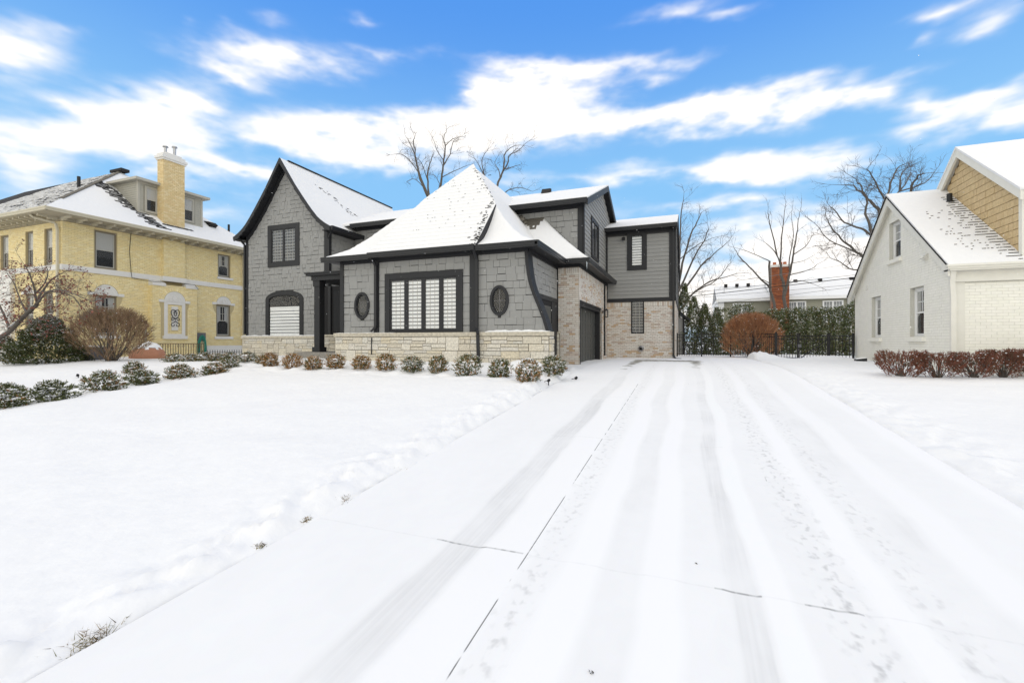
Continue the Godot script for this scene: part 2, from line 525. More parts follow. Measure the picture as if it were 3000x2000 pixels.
# White banks of cloud drifting over a blue winter sky: [azimuth and elevation in degrees from the middle of the view, their half sizes, strength]
const BANKS := [
	[-46.6, 24.6, 2.6, 1.5, 1.00], [-48.8, 22.6, 2.2, 1.9, 0.80], [-45.4, 26.1, 1.7, 0.6, 0.50], [-33.4, 27.6, 4.5, 1.4, 0.90], [-29.0, 29.1, 3.9, 1.2, 0.80], [-24.2, 30.0, 6.8, 1.3, 1.00],
	[-31.3, 26.4, 3.5, 0.8, 0.60], [-15.9, 31.6, 4.4, 0.5, 0.60], [-9.4, 32.3, 2.5, 0.4, 0.45], [-2.6, 31.9, 3.0, 0.4, 0.50], [-37.7, 22.9, 4.6, 1.4, 0.90], [-41.3, 20.1, 4.1, 1.3, 1.05],
	[-37.7, 21.2, 4.6, 1.2, 1.05], [-35.2, 24.3, 2.6, 1.0, 0.80], [-33.4, 23.7, 1.8, 0.8, 0.60], [-44.5, 17.8, 3.3, 1.1, 0.95], [-41.3, 18.4, 4.9, 1.2, 0.80], [-47.6, 16.6, 2.3, 1.5, 0.85],
	[-44.7, 20.7, 1.3, 0.5, 0.50], [-47.2, 14.8, 2.8, 1.4, 0.80], [-36.3, 19.9, 3.6, 1.1, 0.70], [-20.6, 24.4, 5.7, 1.4, 1.05], [-24.9, 23.2, 4.2, 1.4, 0.95], [-13.1, 25.4, 4.5, 1.4, 1.05],
	[-7.7, 25.4, 5.1, 1.4, 1.00], [-2.6, 26.0, 6.0, 1.7, 1.00], [-20.6, 22.2, 10.6, 1.6, 0.80], [-8.5, 23.3, 10.5, 1.4, 0.80], [-16.7, 20.8, 10.3, 1.1, 0.55], [-29.0, 21.5, 2.6, 0.8, 0.60],
	[-4.3, 29.3, 3.0, 1.1, 0.90], [0.9, 30.5, 5.6, 1.6, 0.95], [6.0, 31.1, 6.4, 1.3, 0.85], [11.9, 30.7, 6.6, 1.0, 0.80], [18.7, 29.8, 5.4, 0.6, 0.60], [16.7, 28.5, 3.5, 0.6, 0.60],
	[-0.9, 28.4, 6.0, 1.3, 0.90], [6.0, 28.2, 6.4, 1.5, 0.85], [2.1, 26.2, 7.7, 1.7, 1.05], [9.4, 25.5, 7.1, 1.2, 0.95], [15.9, 25.3, 3.6, 0.8, 0.80], [23.5, 25.6, 5.4, 1.2, 1.05],
	[29.4, 24.9, 5.6, 1.3, 1.15], [34.9, 23.7, 3.8, 1.1, 1.15], [38.5, 22.9, 2.1, 0.9, 1.00], [20.6, 25.5, 4.1, 0.9, 0.90], [27.7, 23.5, 8.4, 0.8, 0.60], [42.5, 21.5, 2.3, 0.9, 0.95],
	[45.4, 20.5, 2.5, 1.0, 1.00], [42.0, 19.5, 2.6, 0.6, 0.90], [45.4, 18.4, 3.2, 0.9, 0.90], [48.0, 18.6, 2.3, 1.3, 0.90], [47.4, 20.8, 2.4, 0.9, 0.60], [41.5, 23.8, 2.7, 0.5, 0.45],
	[37.4, 25.3, 1.6, 0.4, 0.40], [32.5, 25.7, 3.7, 0.4, 0.50], [26.0, 19.7, 3.8, 1.1, 1.00], [31.0, 19.2, 4.7, 1.3, 1.10], [35.5, 18.1, 3.1, 1.0, 1.00], [22.8, 18.9, 3.7, 1.0, 0.85],
	[27.7, 18.2, 4.0, 0.8, 0.90], [14.7, 20.7, 3.6, 0.9, 0.65], [38.5, 17.0, 1.8, 0.6, 0.60], [20.6, 34.8, 4.9, 0.7, 0.75], [26.0, 33.3, 3.1, 0.7, 0.75], [44.3, 28.1, 3.3, 0.6, 0.95],
	[47.6, 26.5, 2.3, 0.8, 0.80], [42.9, 26.4, 1.0, 0.5, 0.60], [-18.3, 34.1, 2.3, 0.5, 0.55], [-27.0, 32.4, 1.7, 0.5, 0.55], [-32.5, 30.7, 1.2, 0.4, 0.35], [-36.6, 29.6, 0.8, 0.4, 0.30],
	[10.6, 19.5, 5.0, 0.9, 0.55], [15.9, 19.3, 4.8, 0.7, 0.50], [23.5, 15.8, 6.5, 0.7, 0.75], [28.7, 15.6, 3.6, 0.5, 0.60], [31.0, 14.4, 3.8, 0.7, 0.80], [35.5, 13.4, 4.0, 0.6, 0.70],
	[26.0, 13.1, 5.2, 1.0, 0.90], [31.9, 12.2, 3.7, 0.8, 0.80], [35.5, 12.4, 3.4, 0.6, 0.60], [24.9, 11.2, 6.0, 0.9, 0.85], [31.0, 10.2, 4.7, 0.9, 0.85], [35.8, 9.3, 4.5, 1.0, 0.85],
	[27.7, 7.9, 10.1, 1.1, 0.80], [22.8, 5.9, 11.0, 1.6, 0.70], [-32.5, 18.2, 6.1, 1.0, 0.90], [-37.4, 16.6, 3.8, 0.9, 0.80], [-27.7, 17.7, 5.1, 1.0, 0.70], [-32.8, 13.5, 4.9, 0.8, 0.60],
	[0.0, 19.8, 6.4, 0.8, 0.50], [2.6, 17.5, 6.4, 1.1, 0.50], [8.5, 16.5, 6.3, 1.0, 0.50], [-45.8, 13.0, 3.1, 0.7, 0.50], [-24.2, 15.3, 8.9, 0.9, 0.50]]


func clouds() -> PanoramaSkyMaterial:
	var wide := 3072; var high := 1536
	var banks := BANKS.duplicate()
	var r2 := RandomNumberGenerator.new(); r2.seed = 77
	for i in 330:   # the same kind of clouds all the way round
		var az := r2.randf_range(56.0, 304.0)
		var el := r2.randf_range(4.0, 38.0)
		banks.append([az, el, r2.randf_range(2.5, 7.0), r2.randf_range(0.8, 1.9), r2.randf_range(0.6, 1.1)])
	for i in 150:   # pale banks low over the horizon all round, added for more light on walls
		banks.append([r2.randf_range(-180.0, 180.0), r2.randf_range(1.0, 11.0), r2.randf_range(4.0, 12.0), r2.randf_range(0.7, 1.6), r2.randf_range(0.5, 0.9)])
	for i in 110:
		banks.append([r2.randf_range(-180.0, 180.0), r2.randf_range(44.0, 82.0), r2.randf_range(6.0, 22.0), r2.randf_range(1.6, 4.0), r2.randf_range(0.6, 1.1)])
	# the banks are summed on a coarse grid first
	var cw := 720; var ch := 180   # half a degree
	var dens := PackedFloat32Array(); dens.resize(cw * ch)
	for b in banks:
		var az: float = fposmod(b[0], 360.0)
		var e0 := clampi(int((b[1] - b[3] * 2.4) * 2), 0, ch - 1); var e1 := clampi(int((b[1] + b[3] * 2.4) * 2), 0, ch - 1)
		var a0 := int((az - b[2] * 2.4) * 2); var a1 := int((az + b[2] * 2.4) * 2)
		for e in range(e0, e1 + 1):
			var dy: float = (e * 0.5 - b[1]) / b[3]
			if dy < 0: dy *= 0.72   # flat, hazy undersides and sharper tops
			else: dy *= 1.45
			for a in range(a0, a1 + 1):
				var dx: float = (a * 0.5 - az) / b[2]
				var q := dx * dx + dy * dy
				if q < 5.5: dens[e * cw + posmod(a, cw)] += b[4] * exp(-q)
	var n1 := FastNoiseLite.new(); n1.seed = 5; n1.frequency = 1.0; n1.fractal_octaves = 5; n1.noise_type = FastNoiseLite.TYPE_SIMPLEX_SMOOTH
	var data := PackedFloat32Array(); data.resize(wide * high * 4)
	var heading := -20.94
	for j in high:
		var el := 90.0 - (j + 0.5) / high * 180.0
		var y := sin(deg_to_rad(maxf(el, 0.0)))
		var up := clampf(el / 38.0, 0.0, 1.0)
		var low := Color(0.47, 0.62, 0.73); var mid := Color(0.205, 0.44, 0.717); var top := Color(0.072, 0.245, 0.652)
		var blue := low.lerp(mid, clampf(up / 0.42, 0, 1)) if up < 0.42 else mid.lerp(top, smoothstep(0.0, 1.0, (up - 0.42) / 0.58))
		for i in wide:
			var k := (j * wide + i) * 4
			data[k + 3] = 1.0
			if el < -0.5:
				data[k] = 0.6; data[k + 1] = 0.63; data[k + 2] = 0.68
				continue
			var az := (i + 0.5) / wide * 360.0 - heading   # degrees from the middle of the view
			var ca := deg_to_rad(az)
			# noise on a cylinder, stretched sideways
			var s := cos(deg_to_rad(el))
			var q := Vector3(sin(ca) * s * 3.2, el * 0.115, cos(ca) * s * 3.2)
			var w1 := n1.get_noise_3dv(q)
			var w2 := n1.get_noise_3dv(q * 2.7 + Vector3(9, 4, 2))
			var fa := fposmod(az + w1 * 2.4 + w2 * 1.2, 360.0) * 2.0
			var fe := clampf(el + w2 * 0.9 + w1 * 0.6, 0.0, 89.0) * 2.0
			var a0 := int(fa) % cw; var a1 := (a0 + 1) % cw; var e0 := mini(int(fe), ch - 2)
			var ta := fa - floorf(fa); var te := clampf(fe - e0, 0, 1)
			var d := lerpf(lerpf(dens[e0 * cw + a0], dens[e0 * cw + a1], ta), lerpf(dens[(e0 + 1) * cw + a0], dens[(e0 + 1) * cw + a1], ta), te)
			var w3 := n1.get_noise_3dv(q * Vector3(5.5, 7.0, 5.5))
			var w4 := n1.get_noise_3dv(q * Vector3(10.0, 24.0, 10.0) + Vector3(3, 0, 7))
			var x := d * (0.95 + 0.55 * w2 + 0.35 * w3 + 0.16 * w4) + 0.10 * w1 + 0.05 * w3 + 0.02 * w4
			var m := smoothstep(0.05, 1.42, x)
			data[k] = lerpf(blue.r, 0.87, m); data[k + 1] = lerpf(blue.g, 0.84, m); data[k + 2] = lerpf(blue.b, 0.81, m)
	var im := Image.create_from_data(wide, high, false, Image.FORMAT_RGBAF, data.to_byte_array())
	var sky := PanoramaSkyMaterial.new()
	sky.panorama = ImageTexture.create_from_image(im)
	return sky


func grid_lines(stops: Array) -> PackedFloat32Array:   # [[from, step], ..., [to, 0]]
	var out := PackedFloat32Array()
	for i in stops.size() - 1:
		var n := maxi(1, int(round((stops[i + 1][0] - stops[i][0]) / stops[i][1])))
		for k in n: out.append(lerpf(stops[i][0], stops[i + 1][0], float(k) / n))
	out.append(stops[-1][0])
	return out


func field(called: String, xs: PackedFloat32Array, ds: PackedFloat32Array, y: Callable, m: Material, uv := Rect2()) -> MeshInstance3D:
	var nx := xs.size(); var nd := ds.size()
	var v := PackedVector3Array(); v.resize(nx * nd)
	var n := PackedVector3Array(); n.resize(nx * nd)
	var t := PackedVector2Array(); t.resize(nx * nd)
	for j in nd:
		for i in nx:
			v[j * nx + i] = Vector3(xs[i], y.call(xs[i], ds[j]), -ds[j])
			if uv.size.x > 0: t[j * nx + i] = Vector2((xs[i] - uv.position.x) / uv.size.x, (ds[j] - uv.position.y) / uv.size.y)
	for j in nd:
		for i in nx:
			var dx := v[j * nx + mini(i + 1, nx - 1)] - v[j * nx + maxi(i - 1, 0)]
			var dd := v[mini(j + 1, nd - 1) * nx + i] - v[maxi(j - 1, 0) * nx + i]
			n[j * nx + i] = dx.cross(dd).normalized()
	var idx := PackedInt32Array()
	for j in nd - 1:
		for i in nx - 1:
			var a := j * nx + i
			idx.append_array(PackedInt32Array([a, a + nx, a + 1, a + 1, a + nx, a + nx + 1]))
	var arr := []
	arr.resize(Mesh.ARRAY_MAX)
	arr[Mesh.ARRAY_VERTEX] = v; arr[Mesh.ARRAY_NORMAL] = n; arr[Mesh.ARRAY_INDEX] = idx
	if uv.size.x > 0: arr[Mesh.ARRAY_TEX_UV] = t
	var am := ArrayMesh.new()
	am.add_surface_from_arrays(Mesh.PRIMITIVE_TRIANGLES, arr)
	var o := MeshInstance3D.new()
	o.mesh = am; o.material_override = m; o.name = numbered(called)
	add_child(o)
	o.set_meta("kind", "structure")
	return o


func snow_y(x: float, d: float) -> float:
	var wob := 0.0
	if d < 26 and (absf(x + 2.9) < 1.2 or absf(x - 2.6) < 1.2): wob = 0.09 * nf.get_noise_1d(d * 0.7 + (5.0 if x > 0 else 0.0)) + 0.05 * nf.get_noise_1d(d * 3.1 + x * 0.2)
	x += wob
	var y := ground_y(x, d)
	if absf(x) > 60 or d > 70 or d < -10: return y
	y += nf.get_noise_2d(x * 0.22, d * 0.3) * 0.045 + nf.get_noise_2d(x * 0.9 + 40, d * 0.7) * 0.012
	# the trodden, crumbled edges of the lawn along the driveway
	var e := exp(-pow((x + 3.25) / 0.26, 2)) + 0.8 * exp(-pow((x - 3.0) / 0.35, 2))
	if e > 0.02 and d < 14:
		y += e * (hf.get_noise_2d(x * 3.4, d * 2.3) * 0.075 + hf.get_noise_2d(x * 9, d * 7) * 0.022)
	# planting beds: hummocks of snow between the shrubs
	var bed := ss(9.3, 10.2, d) * (1 - ss(11.6, 12.3, d)) * ss(-15.5, -13.5, x) * (1 - ss(-3.4, -2.6, x)) + ss(-14.9, -14.0, x) * (1 - ss(-12.9, -12.2, x)) * ss(3.5, 5.0, d) * (1 - ss(9.0, 10.0, d))
	if bed > 0.01: y += bed * (hf.get_noise_2d(x * 1.3, d * 1.6) * 0.07 - 0.03)
	y += 0.28 * exp(-pow((x + 4.05) / 0.5, 2) - pow((d - 11.75) / 0.42, 2))          # shovelled heap by the garage corner
	y += 0.30 * exp(-pow((x - 2.9) / 0.7, 2) - pow((d - 22.0) / 0.8, 2)) * (1.0 + 0.5 * hf.get_noise_2d(x * 2, d * 2))
	y += 0.16 * exp(-pow((x - 5.2) / 0.9, 2) - pow((d - 21.0) / 0.5, 2))
	if x > -2.93 and x < 2.62 and d < 26.4: y -= 0.16 * ss(-2.93, -2.84, x) * (1 - ss(2.52, 2.62, x)) * (1 - ss(26.0, 26.4, d))
	return y


func ground() -> void:
	var xs := grid_lines([[-420, 120], [-60, 4], [-32, 0.6], [-18, 0.22], [-8, 0.12], [-4.2, 0.05], [-2.7, 0.3], [2.4, 0.06], [4.2, 0.15], [9, 0.8], [25, 5], [60, 120], [420, 0]])
	var ds := grid_lines([[-120, 30], [-12, 2], [0, 0.25], [1.2, 0.06], [5, 0.09], [12.4, 0.15], [14, 0.5], [30, 3], [80, 60], [800, 0]])
	field("ground", xs, ds, snow_y, M.snow)


# How thin the snow lies on the driveway, across its width: wheel tracks and swept strips
const STRIPS := [[-2.90, 0.40], [-1.76, 0.45], [-1.70, 0.95], [-1.46, 0.95], [-1.40, 0.12], [-1.10, 0.10], [-1.06, 0.25], [-1.0, 0.5], [-0.86, 0.35], [-0.78, 0.0], [-0.60, 0.0], [-0.53, 0.62], [-0.33, 0.62], [-0.27, 0.0], [-0.10, 0.0],
	[-0.03, 0.5], [0.18, 0.5], [0.22, 0.85], [0.36, 0.85], [0.40, 0.05], [0.53, 0.05], [0.58, 0.5], [0.74, 0.5], [0.80, 0.55], [0.95, 0.5], [1.02, 0.0], [1.14, 0.0], [1.22, 0.6], [1.6, 0.7], [1.68, 0.1], [1.85, 0.1], [1.95, 0.5], [2.35, 0.4], [2.45, 0.0]]
const JOINTS := [-1.05, 0.745]
const CROSS_JOINTS := [3.05, 6.15, 9.2]


func thin(x: float, d: float) -> float:
	var wob := nf.get_noise_2d(x * 0.3 + 7, d * 0.22) * 0.09 + nf.get_noise_2d(x + 3, d * 0.9) * 0.02
	var near := 1.0 - ss(9.0, 15.0, d) * 0.5
	var s: float = along(STRIPS, x + wob) * near
	s *= 0.8 + 0.35 * nf.get_noise_2d(x * 1.2, d * 0.5 + 20)
	if d > 13.0: s *= 1 - ss(13.0, 17.0, d) * (1.0 - exp(-pow((x + 1.7) / 0.25, 2)) - exp(-pow((x - 0.25) / 0.3, 2)))
	return clampf(s, 0, 1)


func bare(x: float, d: float) -> float:   # wet concrete swept clear before the garage
	var e := hf.get_noise_2d(x * 1.1, d * 1.6) * 0.5 + hf.get_noise_2d(x * 5, d * 6) * 0.35
	var b := 0.0
	if x > -2.2 and x < 0.9: b = maxf(b, exp(-pow((d - 18.6 + 0.12 * x) / 0.85, 2)) * (1 - ss(0.3, 0.8, x)) * ss(-2.2, -1.7, x) * 1.2)
	b = maxf(b, exp(-pow((x + 1.72) / 0.2, 2)) * ss(12.0, 17.5, d) * (1 - ss(18.5, 19.3, d)) * 1.15)
	b = maxf(b, exp(-pow((x - 0.32) / 0.2, 2)) * ss(12.4, 17.5, d) * (1 - ss(18.0, 18.8, d)) * 1.05)
	b = maxf(b, exp(-pow((x + 3.2) / 0.25, 2)) * ss(15.4, 15.8, d) * (1 - ss(20.0, 20.6, d)) * 0.95)
	return smoothstep(0.42, 0.95, b + e * 1.35 * smoothstep(0.05, 0.3, b))


func driveway() -> void:
	var x0 := -2.95; var x1 := 2.65; var d0 := -2.0; var d1 := 26.5
	var pw := 1024; var ph := 2048
	var data := PackedByteArray(); data.resize(pw * ph * 3)
	var speck := FastNoiseLite.new(); speck.seed = 3; speck.frequency = 1.0; speck.noise_type = FastNoiseLite.TYPE_CELLULAR
	for j in ph:
		var d := lerpf(d0, d1, (j + 0.5) / ph)
		var gap := 0.5 + 0.5 * nf.get_noise_2d(d * 0.8, 5.0)
		var nb := 0.0
		var cross := 9.0
		for q in CROSS_JOINTS: cross = minf(cross, absf(d - q))
		for i in pw:
			var x := lerpf(x0, x1, (i + 0.5) / pw)
			var s := thin(x, d)
			var streak := hf.get_noise_2d(x * 26.0, d * 0.6)
			var mott := hf.get_noise_2d(x * 5.0, d * 4.0)
			var g := 0.900 - 0.052 * s
			if s > 0.55: g -= (s - 0.55) * (0.09 + 0.12 * streak)
			g -= 0.012 * s * mott
			# crumbs and trodden flakes where people walked
			var walked := exp(-pow((x - 0.86) / 0.11, 2)) + 0.7 * exp(-pow((x + 0.93) / 0.09, 2)) + 0.6 * exp(-pow((x - 1.3) / 0.1, 2))
			if walked > 0.1:
				var c := hf.get_noise_2d(x * 11.0 + 50, d * 8.0)
				if c > 0.16: g -= walked * (c - 0.16) * 0.26
			var r := g; var gg := g + 0.001; var b := g + 0.002
			var o := bare(x, d) if d > 11.5 else 0.0
			if o > 0.0:
				var cc := 0.56 + 0.10 * mott
				r = lerpf(r, cc * 1.0, o); gg = lerpf(gg, cc * 0.985, o); b = lerpf(b, cc * 0.93, o)
			# open joints between the slabs
			for q in JOINTS:
				var w := 0.0030 + 0.002 * gap
				if absf(x - q) < w and d > 1.2 and d < 12.5:
					var on := smoothstep(0.46, 0.66, gap + 0.35 * hf.get_noise_2d(d * 4.0, q * 9) + (0.13 if q < 0 and d < 11 else -0.28))
					r *= 1 - 0.62 * on; gg *= 1 - 0.62 * on; b *= 1 - 0.62 * on
			if cross < 0.0075:
				var on2 := (0.55 if (x > -1.78 and x < -1.08) or (x > 0.16 and x < 0.42) or (x > 0.64 and x < 0.92) else 0.05) * (0.5 + 0.5 * smoothstep(-0.2, 0.3, hf.get_noise_2d(x * 14.0, d))) * (1.0 if d < 4 else 0.2)
				r *= 1 - 0.6 * on2; gg *= 1 - 0.6 * on2; b *= 1 - 0.6 * on2
			var k := (j * pw + i) * 3
			data[k] = int(clampf(r, 0, 1) * 255); data[k + 1] = int(clampf(gg, 0, 1) * 255); data[k + 2] = int(clampf(b, 0, 1) * 255)
	var m := StandardMaterial3D.new()
	m.albedo_texture = ImageTexture.create_from_image(Image.create_from_data(pw, ph, false, Image.FORMAT_RGB8, data))
	m.roughness = 0.8
	m.metallic_specular = 0.3
	m.texture_repeat = false
	var xs := grid_lines([[x0, 0.045], [x1, 0]])
	var ds := grid_lines([[d0, 0.3], [1.2, 0.06], [6, 0.14], [14, 0.3], [d1, 0]])
	var top := func(x: float, d: float) -> float:
		var y := drive_y(d) + 0.03 - 0.020 * thin(x, d) + nf.get_noise_2d(x * 0.9, d * 0.5) * 0.006
		if d < 9:
			var walked := exp(-pow((x - 0.86) / 0.13, 2)) + 0.6 * exp(-pow((x - 1.3) / 0.12, 2))
			y += walked * hf.get_noise_2d(x * 9.0 + 50, d * 5.0) * 0.012
		return y - 0.05 * ss(2.58, 2.65, x)
	field("driveway", xs, ds, top, m, Rect2(x0, d0, x1 - x0, d1 - d0))


const GREYS := [Color(0.285, 0.284, 0.276), Color(0.278, 0.277, 0.27), Color(0.293, 0.292, 0.284), Color(0.281, 0.281, 0.274)]
const STONES := [Color(0.76, 0.70, 0.58), Color(0.72, 0.665, 0.55), Color(0.79, 0.745, 0.645), Color(0.68, 0.625, 0.52), Color(0.755, 0.68, 0.53), Color(0.74, 0.70, 0.62), Color(0.71, 0.68, 0.60)]
const BRICKS := [Color(0.77, 0.72, 0.66), Color(0.73, 0.675, 0.605), Color(0.81, 0.775, 0.72), Color(0.64, 0.53, 0.43), Color(0.76, 0.705, 0.64), Color(0.79, 0.755, 0.70), Color(0.66, 0.49, 0.33), Color(0.78, 0.74, 0.68), Color(0.74, 0.67, 0.60), Color(0.81, 0.77, 0.715), Color(0.60, 0.49, 0.42), Color(0.77, 0.72, 0.66), Color(0.72, 0.63, 0.55), Color(0.80, 0.76, 0.70), Color(0.75, 0.70, 0.63)]


func zebra(win: Node3D, w: W, a0: float, a1: float, b0: float, b1: float, pitch: float, bars: int, rows_n := 0, dim := false) -> void:   # a striped roller blind behind a pane
	var s := MB.new(); wbox(s, w, a0, a1, b0, b1, 0.002, 0.010)
	obj("blind_sheer", s, M.dim_sheer if dim else M.sheer, win)
	var k := MB.new()
	var b := b0 + pitch * 0.12
	while b < b1 - 0.01:
		wbox(k, w, a0 + 0.004, a1 - 0.004, b, minf(b + pitch * 0.64, b1), 0.010, 0.015)
		b += pitch
	obj("blind_slats", k, M.dim_blind if dim else M.blind, win)
	var g := MB.new()
	for i in bars: wbox(g, w, lerpf(a0, a1, (i + 1.0) / (bars + 1)) - 0.006, lerpf(a0, a1, (i + 1.0) / (bars + 1)) + 0.006, b0, b1, 0.019, 0.025)
	for i in rows_n: wbox(g, w, a0, a1, lerpf(b0, b1, (i + 1.0) / (rows_n + 1)) - 0.006, lerpf(b0, b1, (i + 1.0) / (rows_n + 1)) + 0.006, 0.0195, 0.0245)
	if bars + rows_n > 0: obj("glazing_bars", g, M.pane_frame, win)


func pane(win: Node3D, w: W, a0: float, a1: float, b0: float, b1: float, c := 0.034) -> void:
	var g := MB.new(); wbox(g, w, a0, a1, b0, b1, c, c + 0.004)
	obj("pane", g, M.glass, win)


func ring(mb: MB, w: W, x: float, y: float, rx: float, ry: float, wide: float, c0: float, c1: float, from := 0.0, to := TAU, seg := 36) -> void:
	for i in seg:
		var p := []
		for c in [c0, c1]:
			for q in [[i, 0.0], [i + 1, 0.0], [i + 1, wide], [i, wide]]:
				var t := lerpf(from, to, float(q[0]) / seg)
				p.append(w.p(x + cos(t) * (rx - q[1]), y + sin(t) * (ry - q[1]), c))
		mb.hexa(p)


func oval_poly(x: float, y: float, rx: float, ry: float, from := 0.0, to := TAU, seg := 36) -> PackedVector2Array:
	var p := PackedVector2Array()
	for i in seg + (0 if to - from > 6.2 else 1):
		var t := lerpf(from, to, float(i) / seg)
		p.append(Vector2(x + cos(t) * rx, y + sin(t) * ry))
	return p


func oval_window(h: Node3D, w: W, x: float, y: float, rx: float, ry: float, bars: bool) -> void:
	var f := MB.new()
	ring(f, w, x, y, rx, ry, 0.075, 0.0, 0.085)
	ring(f, w, x, y, rx - 0.075, ry - 0.075, 0.03, 0.0, 0.05)
	var win := obj("oval_window", f, M.trim, h)
	var b := MB.new(); slab(b, w, oval_poly(x, y, rx - 0.08, ry - 0.08), 0.0, 0.006); obj("room_board", b, M.room_board, win)
	if bars:
		var g := MB.new()
		wbox(g, w, x - 0.008, x + 0.008, y - ry + 0.1, y + ry - 0.1, 0.012, 0.022); wbox(g, w, x - rx + 0.09, x + rx - 0.09, y - 0.008, y + 0.008, 0.0125, 0.0215)
		obj("glazing_bars", g, M.grey_plastic, win)
	else:
		var k := MB.new(); wbox(k, w, x - rx * 0.45, x + rx * 0.55, y - ry * 0.5, y + ry * 0.35, 0.007, 0.012); obj("curtain", k, M.dim_sheer, win)
	var g2 := MB.new(); slab(g2, w, oval_poly(x, y, rx - 0.09, ry - 0.09), 0.032, 0.036); obj("pane", g2, M.glass, win)


func frame_rect(mb: MB, w: W, a0: float, a1: float, b0: float, b1: float, side: float, top: float, low: float, c0: float, c1: float) -> void:
	wbox(mb, w, a0, a0 + side, b0, b1, c0, c1); wbox(mb, w, a1 - side, a1, b0, b1, c0, c1)
	wbox(mb, w, a0 + side, a1 - side, b1 - top, b1, c0, c1 - 0.003)
	if low > 0: wbox(mb, w, a0 + side, a1 - side, b0, b0 + low, c0, c1 - 0.003)


func ashlar(h: Node3D, w: W, a0: float, a1: float, b0: float, b1: float) -> void:   # squared rubble, stone by stone
	var course := (b1 - b0) / 4.0
	var n := int(ceil((a1 - a0) / 0.08))
	var taken := {}
	for k in 4:
		var a := a0
		while a < a1 - 0.02:
			if taken.has("%d %d" % [k, int(round(a * 50))]): a = taken["%d %d" % [k, int(round(a * 50))]]; continue
			var wide := rng.randf_range(0.22, 0.58)
			for q in 40:   # do not run into a tall stone from the course below
				var at := int(round((a + wide * q / 40.0) * 50))
				if q > 0 and taken.has("%d %d" % [k, at]): wide = maxf(at / 50.0 - a, 0.03); break
			if a + wide > a1 - 0.12: wide = a1 - a
			var lo := b0 + k * course
			var g := 0.014
			var kind_ := rng.randf()
			if kind_ < 0.16 and k < 3 and wide > 0.28 and a + wide < a1 - 0.05 and a > a0 + 0.05:
				wide = round(wide * 50) / 50.0; var aa: float = round(a * 50) / 50.0
				stone(h, w, a, aa + wide - g, lo, lo + 2 * course - g)
				taken["%d %d" % [k + 1, int(round(aa * 50))]] = aa + wide
				a = aa + wide
				continue
			elif kind_ < 0.62:
				var cut := course * rng.randf_range(0.36, 0.64)
				var half := wide * rng.randf_range(0.38, 0.62)
				if wide > 0.38 and rng.randf() < 0.6:
					stone(h, w, a, a + half - g, lo, lo + cut - g); stone(h, w, a + half, a + wide - g, lo, lo + cut - g)
				else: stone(h, w, a, a + wide - g, lo, lo + cut - g)
				stone(h, w, a, a + wide - g, lo + cut, lo + course - g)
			else: stone(h, w, a, a + wide - g, lo, lo + course - g)
			a += wide


func stone(h: Node3D, w: W, a0: float, a1: float, b0: float, b1: float) -> void:
	if a1 - a0 < 0.03: return
	var c: Color = STONES[rng.randi() % STONES.size()]
	piece(h, "stone", unit(c, 0.05, 0.012 + 0.002 * (rng.randi() % 3)), M.stone, w, a0, a1, b0, b1, 0.0, rng.randf_range(0.035, 0.06))


func gutter(h: Node3D, a: Vector3, b: Vector3) -> void:
	var m := MB.new()
	m.beam(a, b, 0.12, 0.05); m.beam(a - Vector3(0, 0.06, 0), b - Vector3(0, 0.06, 0), 0.10, 0.07); m.beam(a - Vector3(0, 0.115, 0), b - Vector3(0, 0.115, 0), 0.07, 0.05)
	obj("gutter", m, M.gutter, h)


func downspout(h: Node3D, pts: Array, mat_: Material, size := 0.075) -> void:
	var m := MB.new()
	for i in pts.size() - 1:
		m.beam(pts[i], pts[i + 1], size, size * 0.8, Vector3.BACK if absf((pts[i + 1] - pts[i]).normalized().y) > 0.9 else Vector3.UP)
	obj("downspout", m, mat_, h)


func flake(mb: MB, p: Vector3, u: Vector3, s: Vector3, w: float, hgt: float) -> void:   # one bare roof shingle showing through the snow
	var n := u.cross(s).normalized() * 0.012
	if n.y < 0: n = -n
	mb.hexa([p - n, p + u * w - n, p + u * w + s * hgt - n, p + s * hgt - n, p + n, p + u * w + n, p + u * w * 0.96 + s * hgt, p + s * hgt])


const SIDE_FLARE := [[0.0, 4.56], [0.57, 4.82], [0.93, 5.11], [1.32, 5.51], [1.73, 6.03], [3.35, 8.12], [9.0, 8.12]]
const LEFT_FLARE := [[0.0, 4.56], [0.76, 4.87], [1.3, 5.28], [2.1, 5.98], [2.94, 6.62], [4.25, 8.12], [9.0, 8.12]]
const GABLE := [[0.0, 9.54], [0.42, 8.92], [0.82, 8.33], [1.14, 7.91], [1.46, 7.5], [1.74, 7.16], [2.0, 6.87], [2.2, 6.70], [2.4, 6.56], [2.72, 6.38]]


func front_roof(x: float, d: float) -> float:   # the bell-cast hipped roof of the front wing and the garage roof behind it
	var f := d - 12.1
	var y := 0.0
	if x < -7.25:
		var s := f * 1.75
		y = minf(along(LEFT_FLARE, x + 11.5), along(LEFT_FLARE, s) if s < 2.94 else 6.62 + 1.224 * (f - 1.68))
	else:
		var s2 := f / 0.688
		y = along(SIDE_FLARE, -3.9 - x) if x < -3.9 else 4.56 - 2.0 * (x + 3.9)
		y = minf(y, along(SIDE_FLARE, s2) if s2 < 1.73 else 6.03 + 1.224 * (f - 1.19))
	if d >= 15.25:
		var g := d - 15.25
		var q := -3.09 - x
		if x > -6.4: y = maxf(y, minf(minf(4.57 + 1.4 * g, 6.62), 4.57 + 0.78 * q + 0.08 * q * q))
	return y


